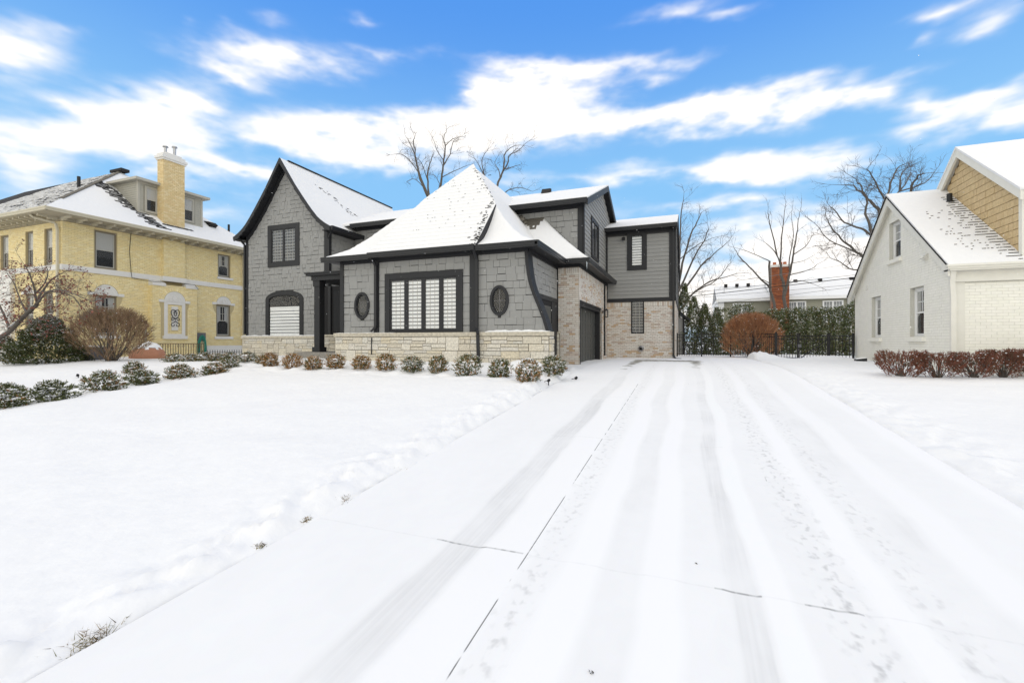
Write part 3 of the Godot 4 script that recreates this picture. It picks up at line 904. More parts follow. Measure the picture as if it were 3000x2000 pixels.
func grey_house() -> void:
	var h := thing("grey_house", "grey shingled two-storey house with black trim, stone base and steep snow-covered roofs", "house", Vector3(-9, 1.0, -15))
	var budget := {"shingle": 300, "brick": 300}
	var shingle_rest := MB.new(); var brick_rest := MB.new()
	var tall := {"name": "shingle", "row": 0.215, "wide": Vector2(0.2, 0.36), "gap": 0.008, "gap_v": 0.008, "thick": 0.032, "out": 0.006, "drop": 0.016, "colors": GREYS, "mat": M.shingle, "chamfer": 0.01}
	var low := {"name": "shingle", "row": 0.178, "wide": Vector2(0.14, 0.28), "gap": 0.008, "gap_v": 0.008, "thick": 0.032, "out": 0.006, "drop": 0.015, "colors": GREYS, "mat": M.shingle, "chamfer": 0.01}
	var brick := {"name": "brick", "row": 0.0725, "wide": Vector2(0.195, 0.215), "gap": 0.011, "thick": 0.02, "out": 0.006, "drop": 0.002, "colors": BRICKS, "mat": M.brick, "chamfer": 0.03, "half": true}
	var soldier := {"name": "brick", "row": 0.2, "wide": Vector2(0.068, 0.074), "gap": 0.011, "thick": 0.02, "out": 0.005, "drop": 0.002, "colors": BRICKS, "mat": M.brick, "chamfer": 0.03}
	var back := mat(lin(0.07, 0.07, 0.07), 0.9)  # near-black: shadow lines between the shingle courses are put into this backing colour
	# cores of the walls
	var core := MB.new()
	core.box(Vector3(-11.02, 0.6, -16.6), Vector3(-4.29, 4.42, -12.47))
	core.box(Vector3(-18.6, 0.6, -22), Vector3(-13.95, 6.5, -15.0))
	core.box(Vector3(-13.95, 0.6, -25), Vector3(-8.0, 6.85, -16.6)); core.box(Vector3(-8.0, 4.45, -25), Vector3(-3.55, 6.85, -16.6))
	core.box(Vector3(-3.5, 3.6, -30), Vector3(-0.47, 6.95, -21.6))
	slab(core, right_side(-3.55), PackedVector2Array([Vector2(16.6, 6.8), Vector2(25, 6.8), Vector2(20.75, 8.56)]), -0.3, 0.0)
	slab(core, right_side(-0.47), PackedVector2Array([Vector2(21.6, 6.9), Vector2(27.0, 6.9), Vector2(24.3, 7.92)]), -0.3, 0.0)
	var gp := PackedVector2Array([Vector2(-18.6, 6.3), Vector2(-13.95, 6.3)])
	for i in GABLE.size(): gp.append(Vector2(-16.2 + minf(GABLE[GABLE.size() - 1 - i][0], 2.25), GABLE[GABLE.size() - 1 - i][1] - 0.16))
	for i in range(1, GABLE.size()): gp.append(Vector2(-16.2 - minf(GABLE[i][0], 2.4), GABLE[i][1] - 0.16))
	var gp2 := PackedVector2Array()
	for p in gp: if gp2.is_empty() or gp2[-1].distance_to(p) > 0.01: gp2.append(p)
	slab(core, front(15.0), gp2, -0.3, 0.0)
	var fin := PackedVector2Array([Vector2(-4.32, 2.0), Vector2(-3.66, 2.0), Vector2(-3.76, 2.36), Vector2(-3.89, 2.69), Vector2(-4.07, 3.11), Vector2(-4.18, 3.44), Vector2(-4.26, 3.9), Vector2(-4.29, 4.33), Vector2(-4.32, 4.33)])
	slab(core, front(12.47), fin, -0.35, 0.0)
	obj("wall", core, back, h)
	var bcore := MB.new()
	bcore.box(Vector3(-4.28, 0.6, -21.6), Vector3(-3.765, 4.42, -15.68))
	bcore.box(Vector3(-3.77, 0.6, -15.76), Vector3(-3.5, 4.42, -15.68)); bcore.box(Vector3(-3.77, 3.12, -19.92), Vector3(-3.5, 4.42, -15.76)); bcore.box(Vector3(-3.77, 0.6, -21.6), Vector3(-3.5, 4.42, -19.92))
	bcore.box(Vector3(-3.5, 0.6, -30), Vector3(-0.47, 3.6, -21.6))
	obj("brick_core", bcore, M.brick_joint, h)
	# front wing, shingle by shingle
	var wf := front(12.47)
	var front_poly := PackedVector2Array([Vector2(-10.9, 2.0), Vector2(-3.68, 2.0), Vector2(-3.77, 2.36), Vector2(-3.9, 2.69), Vector2(-4.08, 3.11), Vector2(-4.19, 3.44), Vector2(-4.27, 3.9), Vector2(-4.30, 4.33), Vector2(-10.9, 4.33)])
	lay(h, wf, front_poly, [Rect2(-9.64, 1.9, 0.2, 3), Rect2(-6.13, 1.9, 0.29, 3), Rect2(-9.18, 1.9, 2.8, 2.0), {"x": -10.125, "y": 2.925, "rx": 0.25, "ry": 0.41}, {"x": -5.155, "y": 2.94, "rx": 0.25, "ry": 0.41}], tall, budget, shingle_rest)
	lay(h, right_side(-4.29), rect(12.6, 15.66, 3.2, 4.33), [], low, budget, shingle_rest)
	lay(h, front(16.6), rect(-6.3, -3.72, 4.5, 6.66), [], tall, budget, shingle_rest)
	lay(h, front(15.0), gp2, [Rect2(-17.27, 5.0, 1.77, 1.8)], low, budget, shingle_rest)
	lay(h, front(15.0), rect(-18.55, -14.0, 2.0, 6.3), [Rect2(-17.27, 5.0, 1.77, 1.8), Rect2(-17.38, 1.9, 2.1, 1.75), {"x": -16.34, "y": 3.56, "rx": 1.02, "ry": 0.36}], low, budget, shingle_rest)
	lay(h, right_side(-13.95), rect(15.0, 16.6, 2.0, 6.3), [], low, budget, shingle_rest)
	lay(h, front(16.6), rect(-13.9, -10.2, 4.6, 6.66), [], tall, budget, shingle_rest)
	lay(h, left_side(-18.6), rect(15.0, 21.9, 2.0, 6.3), [], low, {}, shingle_rest)
	lay(h, left_side(-11.02), rect(12.5, 14.45, 2.0, 4.33), [], low, {}, shingle_rest)
	kind(obj("shingles", shingle_rest, M.shingle, h), "stuff")
	# lap siding, board by board
	var lap := {"name": "siding_board", "row": 0.17, "wide": Vector2(20, 21), "gap": 0.0, "gap_v": -0.004, "thick": 0.03, "colors": GREYS, "mat": M.board, "chamfer": 0.01}
	var many := {"siding_board": 999}
	siding(h, front(21.6), rect(-3.44, -0.70, 3.72, 6.68), [Rect2(-2.55, 5.0, 0.88, 1.73)])
	siding(h, right_side(-3.55), PackedVector2Array([Vector2(16.64, 4.4), Vector2(21.6, 4.4), Vector2(24.9, 6.75), Vector2(20.75, 8.5), Vector2(16.64, 6.76)]), [Rect2(17.95, 5.1, 1.6, 1.6)])
	siding(h, right_side(-0.47), PackedVector2Array([Vector2(21.7, 3.6), Vector2(29.9, 3.6), Vector2(29.9, 6.0), Vector2(24.3, 7.8), Vector2(21.7, 6.9)]), [])
	# painted brick
	var wb := front(15.68); var wg := right_side(-3.5); var wc := front(21.6)
	lay(h, wb, rect(-4.24, -3.5, 0.8, 4.12), [], brick, budget, brick_rest)
	lay(h, wb, rect(-4.24, -3.5, 4.12, 4.34), [], soldier, budget, brick_rest)
	lay(h, wg, rect(15.68, 21.58, 0.8, 4.12), [Rect2(15.76, 0.5, 4.16, 2.62)], brick, budget, brick_rest)
	lay(h, wg, rect(15.68, 21.58, 4.12, 4.34), [], soldier, budget, brick_rest)
	lay(h, wc, rect(-3.47, -0.48, 0.8, 3.34), [Rect2(-2.37, 2.08, 0.58, 1.6)], brick, budget, brick_rest)
	lay(h, wc, rect(-3.47, -0.48, 3.34, 3.56), [Rect2(-2.37, 2.08, 0.58, 1.6)], soldier, budget, brick_rest)
	lay(h, right_side(-0.47), rect(21.6, 29.9, 0.8, 3.56), [], brick, budget, brick_rest)
	kind(obj("bricks", brick_rest, M.brick, h), "stuff")
	# stone bases
	var mo := MB.new()
	mo.box(Vector3(-11.2, 0.5, -12.8), Vector3(-3.62, 1.89, -12.41)); mo.box(Vector3(-18.74, 0.5, -15.2), Vector3(-13.6, 1.86, -14.9)); mo.box(Vector3(-13.55, 0.5, -14.5), Vector3(-12.7, 1.93, -14.24))
	mo.box(Vector3(-4.34, 0.6, -15.7), Vector3(-4.17, 2.0, -15.6))
	obj("stone_bed", mo, M.mortar, h)
	ashlar(h, front(12.41), -11.2, -3.62, 1.02, 1.885); ashlar(h, right_side(-3.62), 12.41, 12.8, 1.02, 1.885)
	ashlar(h, front(14.9), -18.74, -13.6, 1.02, 1.855); ashlar(h, front(14.24), -13.55, -12.7, 1.3, 1.92); ashlar(h, right_side(-12.7), 14.24, 14.5, 1.3, 1.92)
	ashlar(h, front(15.6), -4.34, -4.17, 0.9, 2.0)
	var a := -11.26
	while a < -3.6:
		var e := minf(a + 1.28, -3.56)
		var cs := MB.new(); cs.box(Vector3(a, 1.89, -12.8), Vector3(e - 0.006, 2.01, -12.345)); obj("cap_stone", cs, M.cap, h)
		a = e
	a = -18.8
	while a < -13.1:
		var e2 := minf(a + 1.42, -13.0)
		var cs2 := MB.new(); cs2.box(Vector3(a, 1.86, -15.25), Vector3(e2 - 0.006, 1.965, -14.83)); obj("cap_stone", cs2, M.cap, h)
		a = e2
	var cs3 := MB.new(); cs3.box(Vector3(-13.6, 1.93, -14.5), Vector3(-12.66, 2.0, -14.17)); cs3.box(Vector3(-4.36, 2.0, -15.7), Vector3(-4.15, 2.06, -15.56)); obj("cap_stone", cs3, M.cap, h)
	var ledge := MB.new()
	snow_strip(ledge, Vector3(-11.2, 2.012, -12.45), Vector3(-8.8, 2.012, -12.45), 0.12, 0.012); snow_strip(ledge, Vector3(-5.6, 2.012, -12.42), Vector3(-3.58, 2.012, -12.42), 0.14, 0.05)
	snow_strip(ledge, Vector3(-18.78, 1.968, -14.9), Vector3(-13.1, 1.968, -14.9), 0.13, 0.035)
	obj("ledge_snow", ledge, M.clump, h)
	grey_windows(h)
	grey_trim(h)
	grey_roofs(h)
	grey_porch(h)


func snow_strip(mb: MB, a: Vector3, b: Vector3, wide: float, high: float) -> void:   # a soft ridge of snow along a ledge
	var n := maxi(2, int(a.distance_to(b) / 0.12))
	var f := (b - a).normalized(); var s := f.cross(Vector3.UP)
	var last := []
	for i in n + 1:
		var p := a.lerp(b, float(i) / n)
		var k := clampf(1.0 + 0.8 * hf.get_noise_2d(p.x * 3 + p.z * 2, p.y * 9), 0.15, 1.6) * (0.3 if i == 0 or i == n else 1.0)
		var cut := [p + s * wide * 0.5, p + s * wide * 0.42 + Vector3(0, high * k * 0.8, 0), p + Vector3(0, high * k, 0), p - s * wide * 0.42 + Vector3(0, high * k * 0.8, 0), p - s * wide * 0.5]
		if i > 0:
			for q in 4: mb.quad(last[q], cut[q], cut[q + 1], last[q + 1])
		last = cut


func siding(h: Node3D, w: W, poly: PackedVector2Array, holes: Array) -> void:   # clapboards with a tilted face, one part each
	var lo := INF; var hi := -INF
	for p in poly: lo = minf(lo, p.y); hi = maxf(hi, p.y)
	var b := lo
	while b < hi - 0.03:
		for iv in rows(poly, holes, b + 0.085):
			var m := MB.new(); m.col = GREYS[rng.randi() % 4]
			var t := minf(b + 0.172, hi)
			m.hexa([w.p(iv[0], b, 0), w.p(iv[1], b, 0), w.p(iv[1], b, 0.034), w.p(iv[0], b, 0.034), w.p(iv[0], t, 0), w.p(iv[1], t, 0), w.p(iv[1], t, 0.012), w.p(iv[0], t, 0.012)])
			obj("siding_board", m, M.board, h)
		b += 0.17


func grey_windows(h: Node3D) -> void:
	var wf := front(12.47)
	var f := MB.new()
	frame_rect(f, wf, -9.20, -6.36, 2.02, 3.935, 0.19, 0.19, 0.05, 0.0, 0.075)
	frame_rect(f, wf, -9.01, -6.55, 2.07, 3.745, 0.05, 0.06, 0.06, 0.0, 0.05)
	for x in [-8.39, -7.755, -7.115]: wbox(f, wf, x - 0.07, x + 0.07, 2.13, 3.685, 0.0, 0.055)
	var win := obj("window", f, M.trim, h)
	for q in [[-8.96, -8.46], [-8.32, -7.825], [-7.685, -7.185], [-7.045, -6.60]]:
		zebra(win, wf, q[0], q[1], 2.13, 3.685, 0.118, 2)
		pane(win, wf, q[0], q[1], 2.13, 3.685)
	oval_window(h, wf, -10.125, 2.925, 0.30, 0.45, false)
	oval_window(h, wf, -5.155, 2.94, 0.30, 0.45, true)
	# left gable, upstairs
	var wg := front(15.0)
	f = MB.new()
	frame_rect(f, wg, -17.29, -15.48, 4.99, 6.83, 0.2, 0.19, 0.19, 0.0, 0.07)
	frame_rect(f, wg, -17.09, -15.68, 5.18, 6.64, 0.05, 0.05, 0.05, 0.0, 0.05)
	wbox(f, wg, -16.43, -16.33, 5.23, 6.59, 0.0, 0.05)
	win = obj("window", f, M.trim, h)
	for q in [[-17.04, -16.43], [-16.33, -15.73]]:
		zebra(win, wg, q[0], q[1], 5.23, 6.59, 0.13, 3, 1, true)
		pane(win, wg, q[0], q[1], 5.23, 6.59)
	# left gable, arched window below
	f = MB.new()
	wbox(f, wg, -17.42, -17.22, 1.97, 3.56, 0.0, 0.07); wbox(f, wg, -15.46, -15.26, 1.97, 3.56, 0.0, 0.07)
	ring(f, wg, -16.34, 3.56, 1.08, 0.39, 0.2, 0.0, 0.07, 0.0, PI, 24)
	win = obj("arched_window", f, M.trim, h)
	var b := MB.new(); slab(b, wg, oval_poly(-16.34, 3.50, 0.9, 0.22, 0.0, PI, 20), 0.0, 0.008); wbox(b, wg, -17.22, -15.46, 3.22, 3.50, 0.0, 0.008); obj("room_board", b, M.room_board, win)
	var k := MB.new()
	wbox(k, wg, -17.2, -15.47, 1.99, 3.24, 0.002, 0.012)
	obj("blind_sheer", k, M.sheer, win)
	k = MB.new()
	var y := 2.0
	while y < 3.2:
		wbox(k, wg, -17.19, -15.48, y, minf(y + 0.088, 3.24), 0.012, 0.018)
		y += 0.135
	wbox(k, wg, -17.19, -15.48, 3.18, 3.24, 0.0125, 0.022)
	obj("blind_slats", k, M.blind, win)
	b = MB.new(); wbox(b, wg, -17.21, -15.47, 1.99, 3.5, 0.034, 0.038); slab(b, wg, oval_poly(-16.34, 3.505, 0.86, 0.2, 0.0, PI, 20), 0.034, 0.038); obj("pane", b, M.glass, win)
	# back wing
	var wc := front(21.6)
	f = MB.new()
	frame_rect(f, wc, -2.55, -1.67, 5.0, 6.72, 0.2, 0.13, 0.2, 0.0, 0.07)
	frame_rect(f, wc, -2.35, -1.87, 5.2, 6.59, 0.025, 0.025, 0.025, 0.0, 0.05)
	win = obj("window", f, M.trim, h)
	zebra(win, wc, -2.325, -1.895, 5.225, 6.565, 0.12, 0); pane(win, wc, -2.325, -1.895, 5.225, 6.565)
	f = MB.new(); frame_rect(f, wc, -2.37, -1.79, 2.09, 3.6, 0.05, 0.05, 0.05, 0.0, 0.04)
	win = obj("window", f, M.trim, h)
	zebra(win, wc, -2.32, -1.84, 2.14, 3.55, 0.13, 2, 3, true); pane(win, wc, -2.32, -1.84, 2.14, 3.55)
	var sill := MB.new()
	var a := -2.42
	while a < -1.76:
		sill.col = BRICKS[rng.randi() % 3]; front_box(sill, wc, a, a + 0.062, 2.0, 2.085, 0.0, 0.05); a += 0.07
	obj("brick_sill", sill, M.brick, h)
	# upstairs gable, facing the driveway
	var wr := right_side(-3.55)
	f = MB.new(); frame_rect(f, wr, 17.95, 19.55, 5.1, 6.68, 0.12, 0.12, 0.12, 0.0, 0.07)
	wbox(f, wr, 18.70, 18.80, 5.22, 6.56, 0.0, 0.05)
	win = obj("window", f, M.trim, h)
	for q in [[18.07, 18.70], [18.80, 19.43]]:
		var s := MB.new(); wbox(s, wr, q[0], q[1], 5.22, 6.56, 0.002, 0.010); obj("blind_sheer", s, M.dim_sheer, win)
		pane(win, wr, q[0], q[1], 5.22, 6.56)
	# garage door, deep in its opening
	var wd := right_side(-3.76)
	var gd := MB.new(); wbox(gd, wd, 15.76, 19.92, 0.93, 3.0, 0.0, 0.03)
	var door := obj("garage_door", gd, M.door, h)
	for r in 4:
		for q in 8:
			var pn := MB.new(); var x0 := 15.8 + q * 0.51
			wbox(pn, wd, x0 + 0.03, x0 + 0.48, 0.96 + r * 0.51, 0.96 + r * 0.51 + 0.46, 0.03, 0.042)
			obj("panel", pn, M.door, door)
	var jm := MB.new(); wbox(jm, wd, 15.76, 19.92, 3.0, 3.118, 0.001, 0.25); wbox(jm, wd, 19.87, 19.917, 0.9, 3.0, 0.03, 0.25); wbox(jm, wd, 15.763, 15.80, 0.9, 3.0, 0.03, 0.25)
	frame_rect(jm, right_side(-3.5), 15.70, 19.98, 0.9, 3.18, 0.06, 0.07, 0.0, 0.021, 0.045)
	obj("door_jamb", jm, M.trim, h)
	# side door of the front wing
	var ws := right_side(-4.29)
	var sd := MB.new(); wbox(sd, ws, 13.0, 14.9, 1.05, 3.08, 0.0, 0.02)
	var sdoor := obj("side_door", sd, M.dark, h)
	sd = MB.new()
	for q in [[13.1, 13.9], [14.0, 14.8]]:
		for r in [[1.3, 1.95], [2.05, 2.9]]: wbox(sd, ws, q[0], q[1], r[0], r[1], 0.02, 0.03)
	obj("panel", sd, M.door, sdoor)
	sd = MB.new(); wbox(sd, ws, 12.84, 15.66, 3.08, 3.22, 0.0, 0.05); wbox(sd, ws, 14.9, 15.62, 0.95, 3.08, 0.0, 0.035)
	obj("door_jamb", sd, M.trim, h)


func grey_trim(h: Node3D) -> void:
	var wf := front(12.47)
	for q in [[-11.03, -10.89], [-9.63, -9.45], [-6.12, -5.93]]:
		var m := MB.new(); wbox(m, wf, q[0], q[1], 2.01, 4.36, 0.0, 0.07); obj("corner_board", m, M.trim, h)
	var curve := [Vector2(-3.655, 2.02), Vector2(-3.70, 2.16), Vector2(-3.76, 2.36), Vector2(-3.825, 2.52), Vector2(-3.89, 2.69), Vector2(-3.99, 2.92), Vector2(-4.07, 3.11), Vector2(-4.13, 3.28), Vector2(-4.18, 3.44), Vector2(-4.225, 3.66), Vector2(-4.26, 3.9), Vector2(-4.285, 4.12), Vector2(-4.30, 4.36)]
	var cm := MB.new()
	for i in curve.size() - 1:
		var p: Vector2 = curve[i]; var q: Vector2 = curve[i + 1]
		cm.hexa([wf.p(p.x - 0.06, p.y, -0.36), wf.p(p.x + 0.035, p.y, -0.36), wf.p(p.x + 0.035, p.y, 0.07), wf.p(p.x - 0.06, p.y, 0.07), wf.p(q.x - 0.06, q.y, -0.36), wf.p(q.x + 0.035, q.y, -0.36), wf.p(q.x + 0.035, q.y, 0.07), wf.p(q.x - 0.06, q.y, 0.07)])
	obj("curved_trim", cm, M.trim, h)
	var t := MB.new()
	wbox(t, front(15.0), -18.63, -18.5, 1.97, 6.34, 0.0, 0.06); obj("corner_board", t, M.trim, h); t = MB.new()
	wbox(t, front(15.0), -14.12, -13.93, 1.97, 6.5, 0.0, 0.06)
	obj("corner_board", t, M.trim, h)
	t = MB.new(); wbox(t, right_side(-13.95), 14.94, 15.12, 1.97, 6.34, 0.0, 0.06); obj("corner_board", t, M.trim, h)
	t = MB.new(); wbox(t, front(16.6), -3.74, -3.53, 4.6, 6.72, 0.0, 0.06); obj("corner_board", t, M.trim, h)
	t = MB.new(); wbox(t, right_side(-3.55), 16.54, 16.66, 4.6, 6.72, 0.0, 0.06); obj("corner_board", t, M.trim, h)
	t = MB.new(); wbox(t, front(21.6), -3.58, -3.44, 3.6, 6.72, 0.0, 0.06); obj("corner_board", t, M.trim, h)
	t = MB.new(); wbox(t, front(21.6), -0.71, -0.45, 3.6, 6.72, 0.0, 0.06); obj("corner_board", t, M.trim, h)
	t = MB.new(); wbox(t, front(21.6), -3.5, -0.45, 3.56, 3.72, 0.0, 0.055); obj("band_board", t, M.trim, h)
	t = MB.new(); wbox(t, right_side(-0.47), 21.6, 29.9, 3.56, 3.72, 0.0, 0.05); wbox(t, right_side(-0.47), 21.55, 21.75, 3.72, 6.8, 0.0, 0.05); obj("band_board", t, M.trim, h)
	# friezes under the eaves and the dark soffits
	t = MB.new(); wbox(t, wf, -11.05, -4.27, 4.325, 4.47, 0.0, 0.05); obj("frieze_board", t, M.trim, h)
	t = MB.new(); wbox(t, right_side(-4.29), 12.5, 15.68, 4.325, 4.47, 0.0, 0.045); wbox(t, front(15.68), -4.3, -3.48, 4.335, 4.47, 0.0, 0.05); wbox(t, right_side(-3.5), 15.68, 21.6, 4.335, 4.47, 0.0, 0.055); obj("frieze_board", t, M.trim, h)
	t = MB.new(); wbox(t, front(16.6), -13.9, -3.5, 6.66, 6.84, 0.0, 0.05); wbox(t, front(21.6), -3.58, -0.45, 6.68, 6.88, 0.0, 0.05); obj("frieze_board", t, M.trim, h)
	t = MB.new()
	t.box(Vector3(-11.5, 4.43, -12.47), Vector3(-3.92, 4.46, -12.12)); t.box(Vector3(-11.5, 4.43, -16.6), Vector3(-11.02, 4.46, -12.47)); t.box(Vector3(-4.29, 4.43, -15.27), Vector3(-3.92, 4.46, -12.47))
	t.box(Vector3(-4.29, 4.43, -15.68), Vector3(-3.11, 4.46, -15.27)); t.box(Vector3(-3.5, 4.43, -21.6), Vector3(-3.11, 4.46, -15.68))
	t.box(Vector3(-13.7, 6.78, -16.6), Vector3(-3.32, 6.81, -16.12)); t.box(Vector3(-3.6, 6.83, -21.6), Vector3(-0.4, 6.86, -21.22))
	t.box(Vector3(-13.95, 6.28, -22), Vector3(-13.45, 6.31, -14.65)); t.box(Vector3(-18.92, 6.28, -22), Vector3(-18.6, 6.31, -14.65))
	obj("soffit", t, M.trim, h)
	# gutters and downspouts
	gutter(h, Vector3(-11.52, 4.53, -12.08), Vector3(-9.56, 4.53, -12.08)); gutter(h, Vector3(-9.58, 4.55, -12.03), Vector3(-5.78, 4.55, -12.03)); gutter(h, Vector3(-5.8, 4.53, -12.08), Vector3(-3.86, 4.53, -12.08))
	gutter(h, Vector3(-3.88, 4.53, -12.03), Vector3(-3.88, 4.53, -15.3)); gutter(h, Vector3(-3.9, 4.53, -15.23), Vector3(-3.04, 4.53, -15.23)); gutter(h, Vector3(-3.08, 4.53, -15.18), Vector3(-3.08, 4.53, -21.9))
	gutter(h, Vector3(-13.75, 6.84, -16.1), Vector3(-3.3, 6.84, -16.1)); gutter(h, Vector3(-3.62, 6.92, -21.18), Vector3(-0.36, 6.92, -21.18))
	gutter(h, Vector3(-13.42, 6.40, -14.6), Vector3(-13.42, 6.40, -16.8)); gutter(h, Vector3(-18.95, 6.40, -14.6), Vector3(-18.95, 6.40, -22))
	downspout(h, [Vector3(-5.86, 4.45, -12.15), Vector3(-5.86, 4.2, -12.36), Vector3(-5.86, 2.12, -12.36), Vector3(-5.78, 1.94, -12.26), Vector3(-5.76, 1.0, -12.27)], M.gutter, 0.085)
	downspout(h, [Vector3(-9.52, 4.42, -12.15), Vector3(-9.52, 4.2, -12.36), Vector3(-9.52, 2.22, -12.36), Vector3(-9.66, 2.05, -12.28)], M.gutter)
	downspout(h, [Vector3(-9.68, 1.86, -12.35), Vector3(-9.68, 1.3, -12.345)], M.gutter, 0.03)
	downspout(h, [Vector3(-18.7, 6.3, -14.7), Vector3(-18.68, 6.1, -14.92), Vector3(-18.68, 2.05, -14.92)], M.gutter)
	downspout(h, [Vector3(-13.45, 6.3, -14.7), Vector3(-13.84, 6.0, -14.9), Vector3(-13.84, 4.3, -14.9)], M.gutter)
	downspout(h, [Vector3(-0.5, 6.85, -21.25), Vector3(-0.53, 6.6, -21.5), Vector3(-0.53, 1.1, -21.5), Vector3(-0.45, 0.98, -21.2), Vector3(-0.2, 0.97, -21.1)], M.gutter)
	downspout(h, [Vector3(-4.25, 4.35, -15.6), Vector3(-4.25, 2.1, -15.6)], M.gutter, 0.05)
	downspout(h, [Vector3(-3.45, 4.35, -20.75), Vector3(-3.45, 1.1, -20.75)], M.gutter)
	var ice := MB.new(); ice.cyl(Vector3(-3.12, 4.42, -15.2), Vector3(-3.12, 4.16, -15.2), 0.014, 0.003, 6)
	var im := StandardMaterial3D.new(); im.albedo_color = Color(0.85, 0.9, 0.93); im.roughness = 0.15
	obj("icicle", ice, im, h)


func grey_roofs(h: Node3D) -> void:
	# the front wing: a curved field of snow
	var snow := MB.new()
	var x0 := -11.5; var st := 0.07
	var nx := int(round((11.5 - 3.09) / st)); var nd := int(round((21.9 - 12.1) / st))
	var Y := []
	for j in nd + 2:
		var r := PackedFloat32Array()
		for i in nx + 2: r.append(front_roof(x0 + (i) * st, 12.1 + (j) * st))
		Y.append(r)
	var pt := func(i: int, j: int) -> Vector3: return Vector3(x0 + i * st, Y[j][i] + 0.01 * nf.get_noise_2d(i * 0.09, j * 0.09), -12.1 - j * st)
	var nm := func(i: int, j: int) -> Vector3:
		var i0 := maxi(i - 1, 0); var i1 := mini(i + 1, nx); var j0 := maxi(j - 1, 0); var j1 := mini(j + 1, nd)
		if x0 + i1 * st > -3.86 and 12.1 + j * st < 15.25: i1 = i
		return Vector3(-(Y[j][i1] - Y[j][i0]) / maxf((i1 - i0) * st, st), 1, (Y[j1][i] - Y[j0][i]) / ((j1 - j0) * st)).normalized()
	for j in nd:
		for i in nx:
			var x := x0 + (i + 0.5) * st; var d := 12.1 + (j + 0.5) * st
			if x > -3.9 and d < 15.25: continue
			if x < -3.9 and d > 19.9 or x < -8.2 and d > 17.4: continue
			snow.smooth_quad([pt.call(i, j), pt.call(i + 1, j), pt.call(i + 1, j + 1), pt.call(i, j + 1)], [nm.call(i, j), nm.call(i + 1, j), nm.call(i + 1, j + 1), nm.call(i, j + 1)])
	obj("front_roof_snow", snow, M.roof_snow, h)
	var deck := MB.new()   # the edge of the snow and shingles above the gutters
	for e in [[Vector3(-11.5, 4.56, -12.1), Vector3(-3.9, 4.56, -12.1)], [Vector3(-3.9, 4.56, -12.1), Vector3(-3.9, 4.56, -15.25)], [Vector3(-3.9, 4.57, -15.25), Vector3(-3.09, 4.57, -15.25)], [Vector3(-3.09, 4.57, -15.25), Vector3(-3.09, 4.57, -21.9)]]:
		deck.quad(e[0] - Vector3(0, 0.06, 0), e[1] - Vector3(0, 0.06, 0), e[1], e[0])
	obj("roof_edge", deck, M.asphalt_shingle, h)
	# the straight middle slope, course by course
	var n := 24
	for k in n:
		var s0 := float(k) / n; var s1 := float(k + 1) / n
		var e := []
		for s in [s0, s1]:
			var d := lerpf(12.02, 15.0, s)
			var xl := lerpf(-9.60, -8.56, (d - 12.02) / 1.76) if d < 13.78 else lerpf(-8.56, -7.25, (d - 13.78) / 1.22)
			var xr := -5.74 + 0.11 * (d - 12.02) / 1.27 if d < 13.29 else lerpf(-5.63, -7.25, (d - 13.29) / 1.71)
			e.append([xl, xr, 4.60 + 1.224 * (d - 12.08) + 0.03, d])
		var m := MB.new()
		var up := 0.014
		m.hexa([Vector3(e[0][0], e[0][2] - 0.05, -e[0][3]), Vector3(e[0][1], e[0][2] - 0.05, -e[0][3]), Vector3(e[0][1], e[0][2] + up, -e[0][3]), Vector3(e[0][0], e[0][2] + up, -e[0][3]),
			Vector3(e[1][0], e[1][2] - 0.05, -e[1][3]), Vector3(e[1][1], e[1][2] - 0.05, -e[1][3]), Vector3(e[1][1], e[1][2], -e[1][3]), Vector3(e[1][0], e[1][2], -e[1][3])])
		obj("snowy_course", m, M.roof_snow, h)
	var rake := MB.new()   # black board closing the step to the flared part
	for k in 12:
		var p := []
		for s in [k / 12.0, (k + 1) / 12.0]:
			var d: float = lerpf(12.02, 13.29, s)
			var x: float = -5.735 + 0.11 * s
			p.append([x, d, 4.60 + 1.224 * (d - 12.08) + 0.015, front_roof(x + 0.04, d) - 0.05])
		rake.quad(Vector3(p[0][0], p[0][3], -p[0][1]), Vector3(p[1][0], p[1][3], -p[1][1]), Vector3(p[1][0], p[1][2], -p[1][1]), Vector3(p[0][0], p[0][2], -p[0][1]))
	obj("rake_board", rake, M.trim, h)
	var bits := MB.new()
	for k in 150:   # bare shingles along the wind-swept edge and hip
		var s := rng.randf()
		var d := lerpf(12.1, 14.9, pow(s, 1.5))
		var edge := -5.70 if d < 13.29 else lerpf(-5.63, -7.25, (d - 13.29) / 1.71)
		var inw := absf(rng.randfn(0.0, 0.13)) * (1.0 if d < 13.3 else 0.12)
		if d > 13.4 and rng.randf() < 0.45: continue
		var course := 2.98 / 24.0
		var dc := 12.02 + floorf((d - 12.02) / course) * course
		if rng.randf() < 0.5: dc += rng.randf_range(0.0, 0.1)
		var y := 4.60 + 1.224 * (dc - 12.08) + 0.045
		var w := rng.randf_range(0.02, 0.09) * (1.0 if d < 13.4 else 0.5)
		flake(bits, Vector3(edge - inw - w, y, -dc), Vector3.RIGHT, Vector3(0, 0.774, -0.633), w, rng.randf_range(0.012, 0.05))
	for k in 60:
		var d := rng.randf_range(12.6, 14.9)
		var course := 2.98 / 24.0
		var dc := 12.02 + floorf((d - 12.02) / course) * course
		flake(bits, Vector3(rng.randf_range(-8.6, -6.2) + (d - 12.5) * 0.1, 4.60 + 1.224 * (dc - 12.08) + 0.044, -dc), Vector3.RIGHT, Vector3(0, 0.774, -0.633), rng.randf_range(0.02, 0.07), 0.006)
	var swept := MB.new()
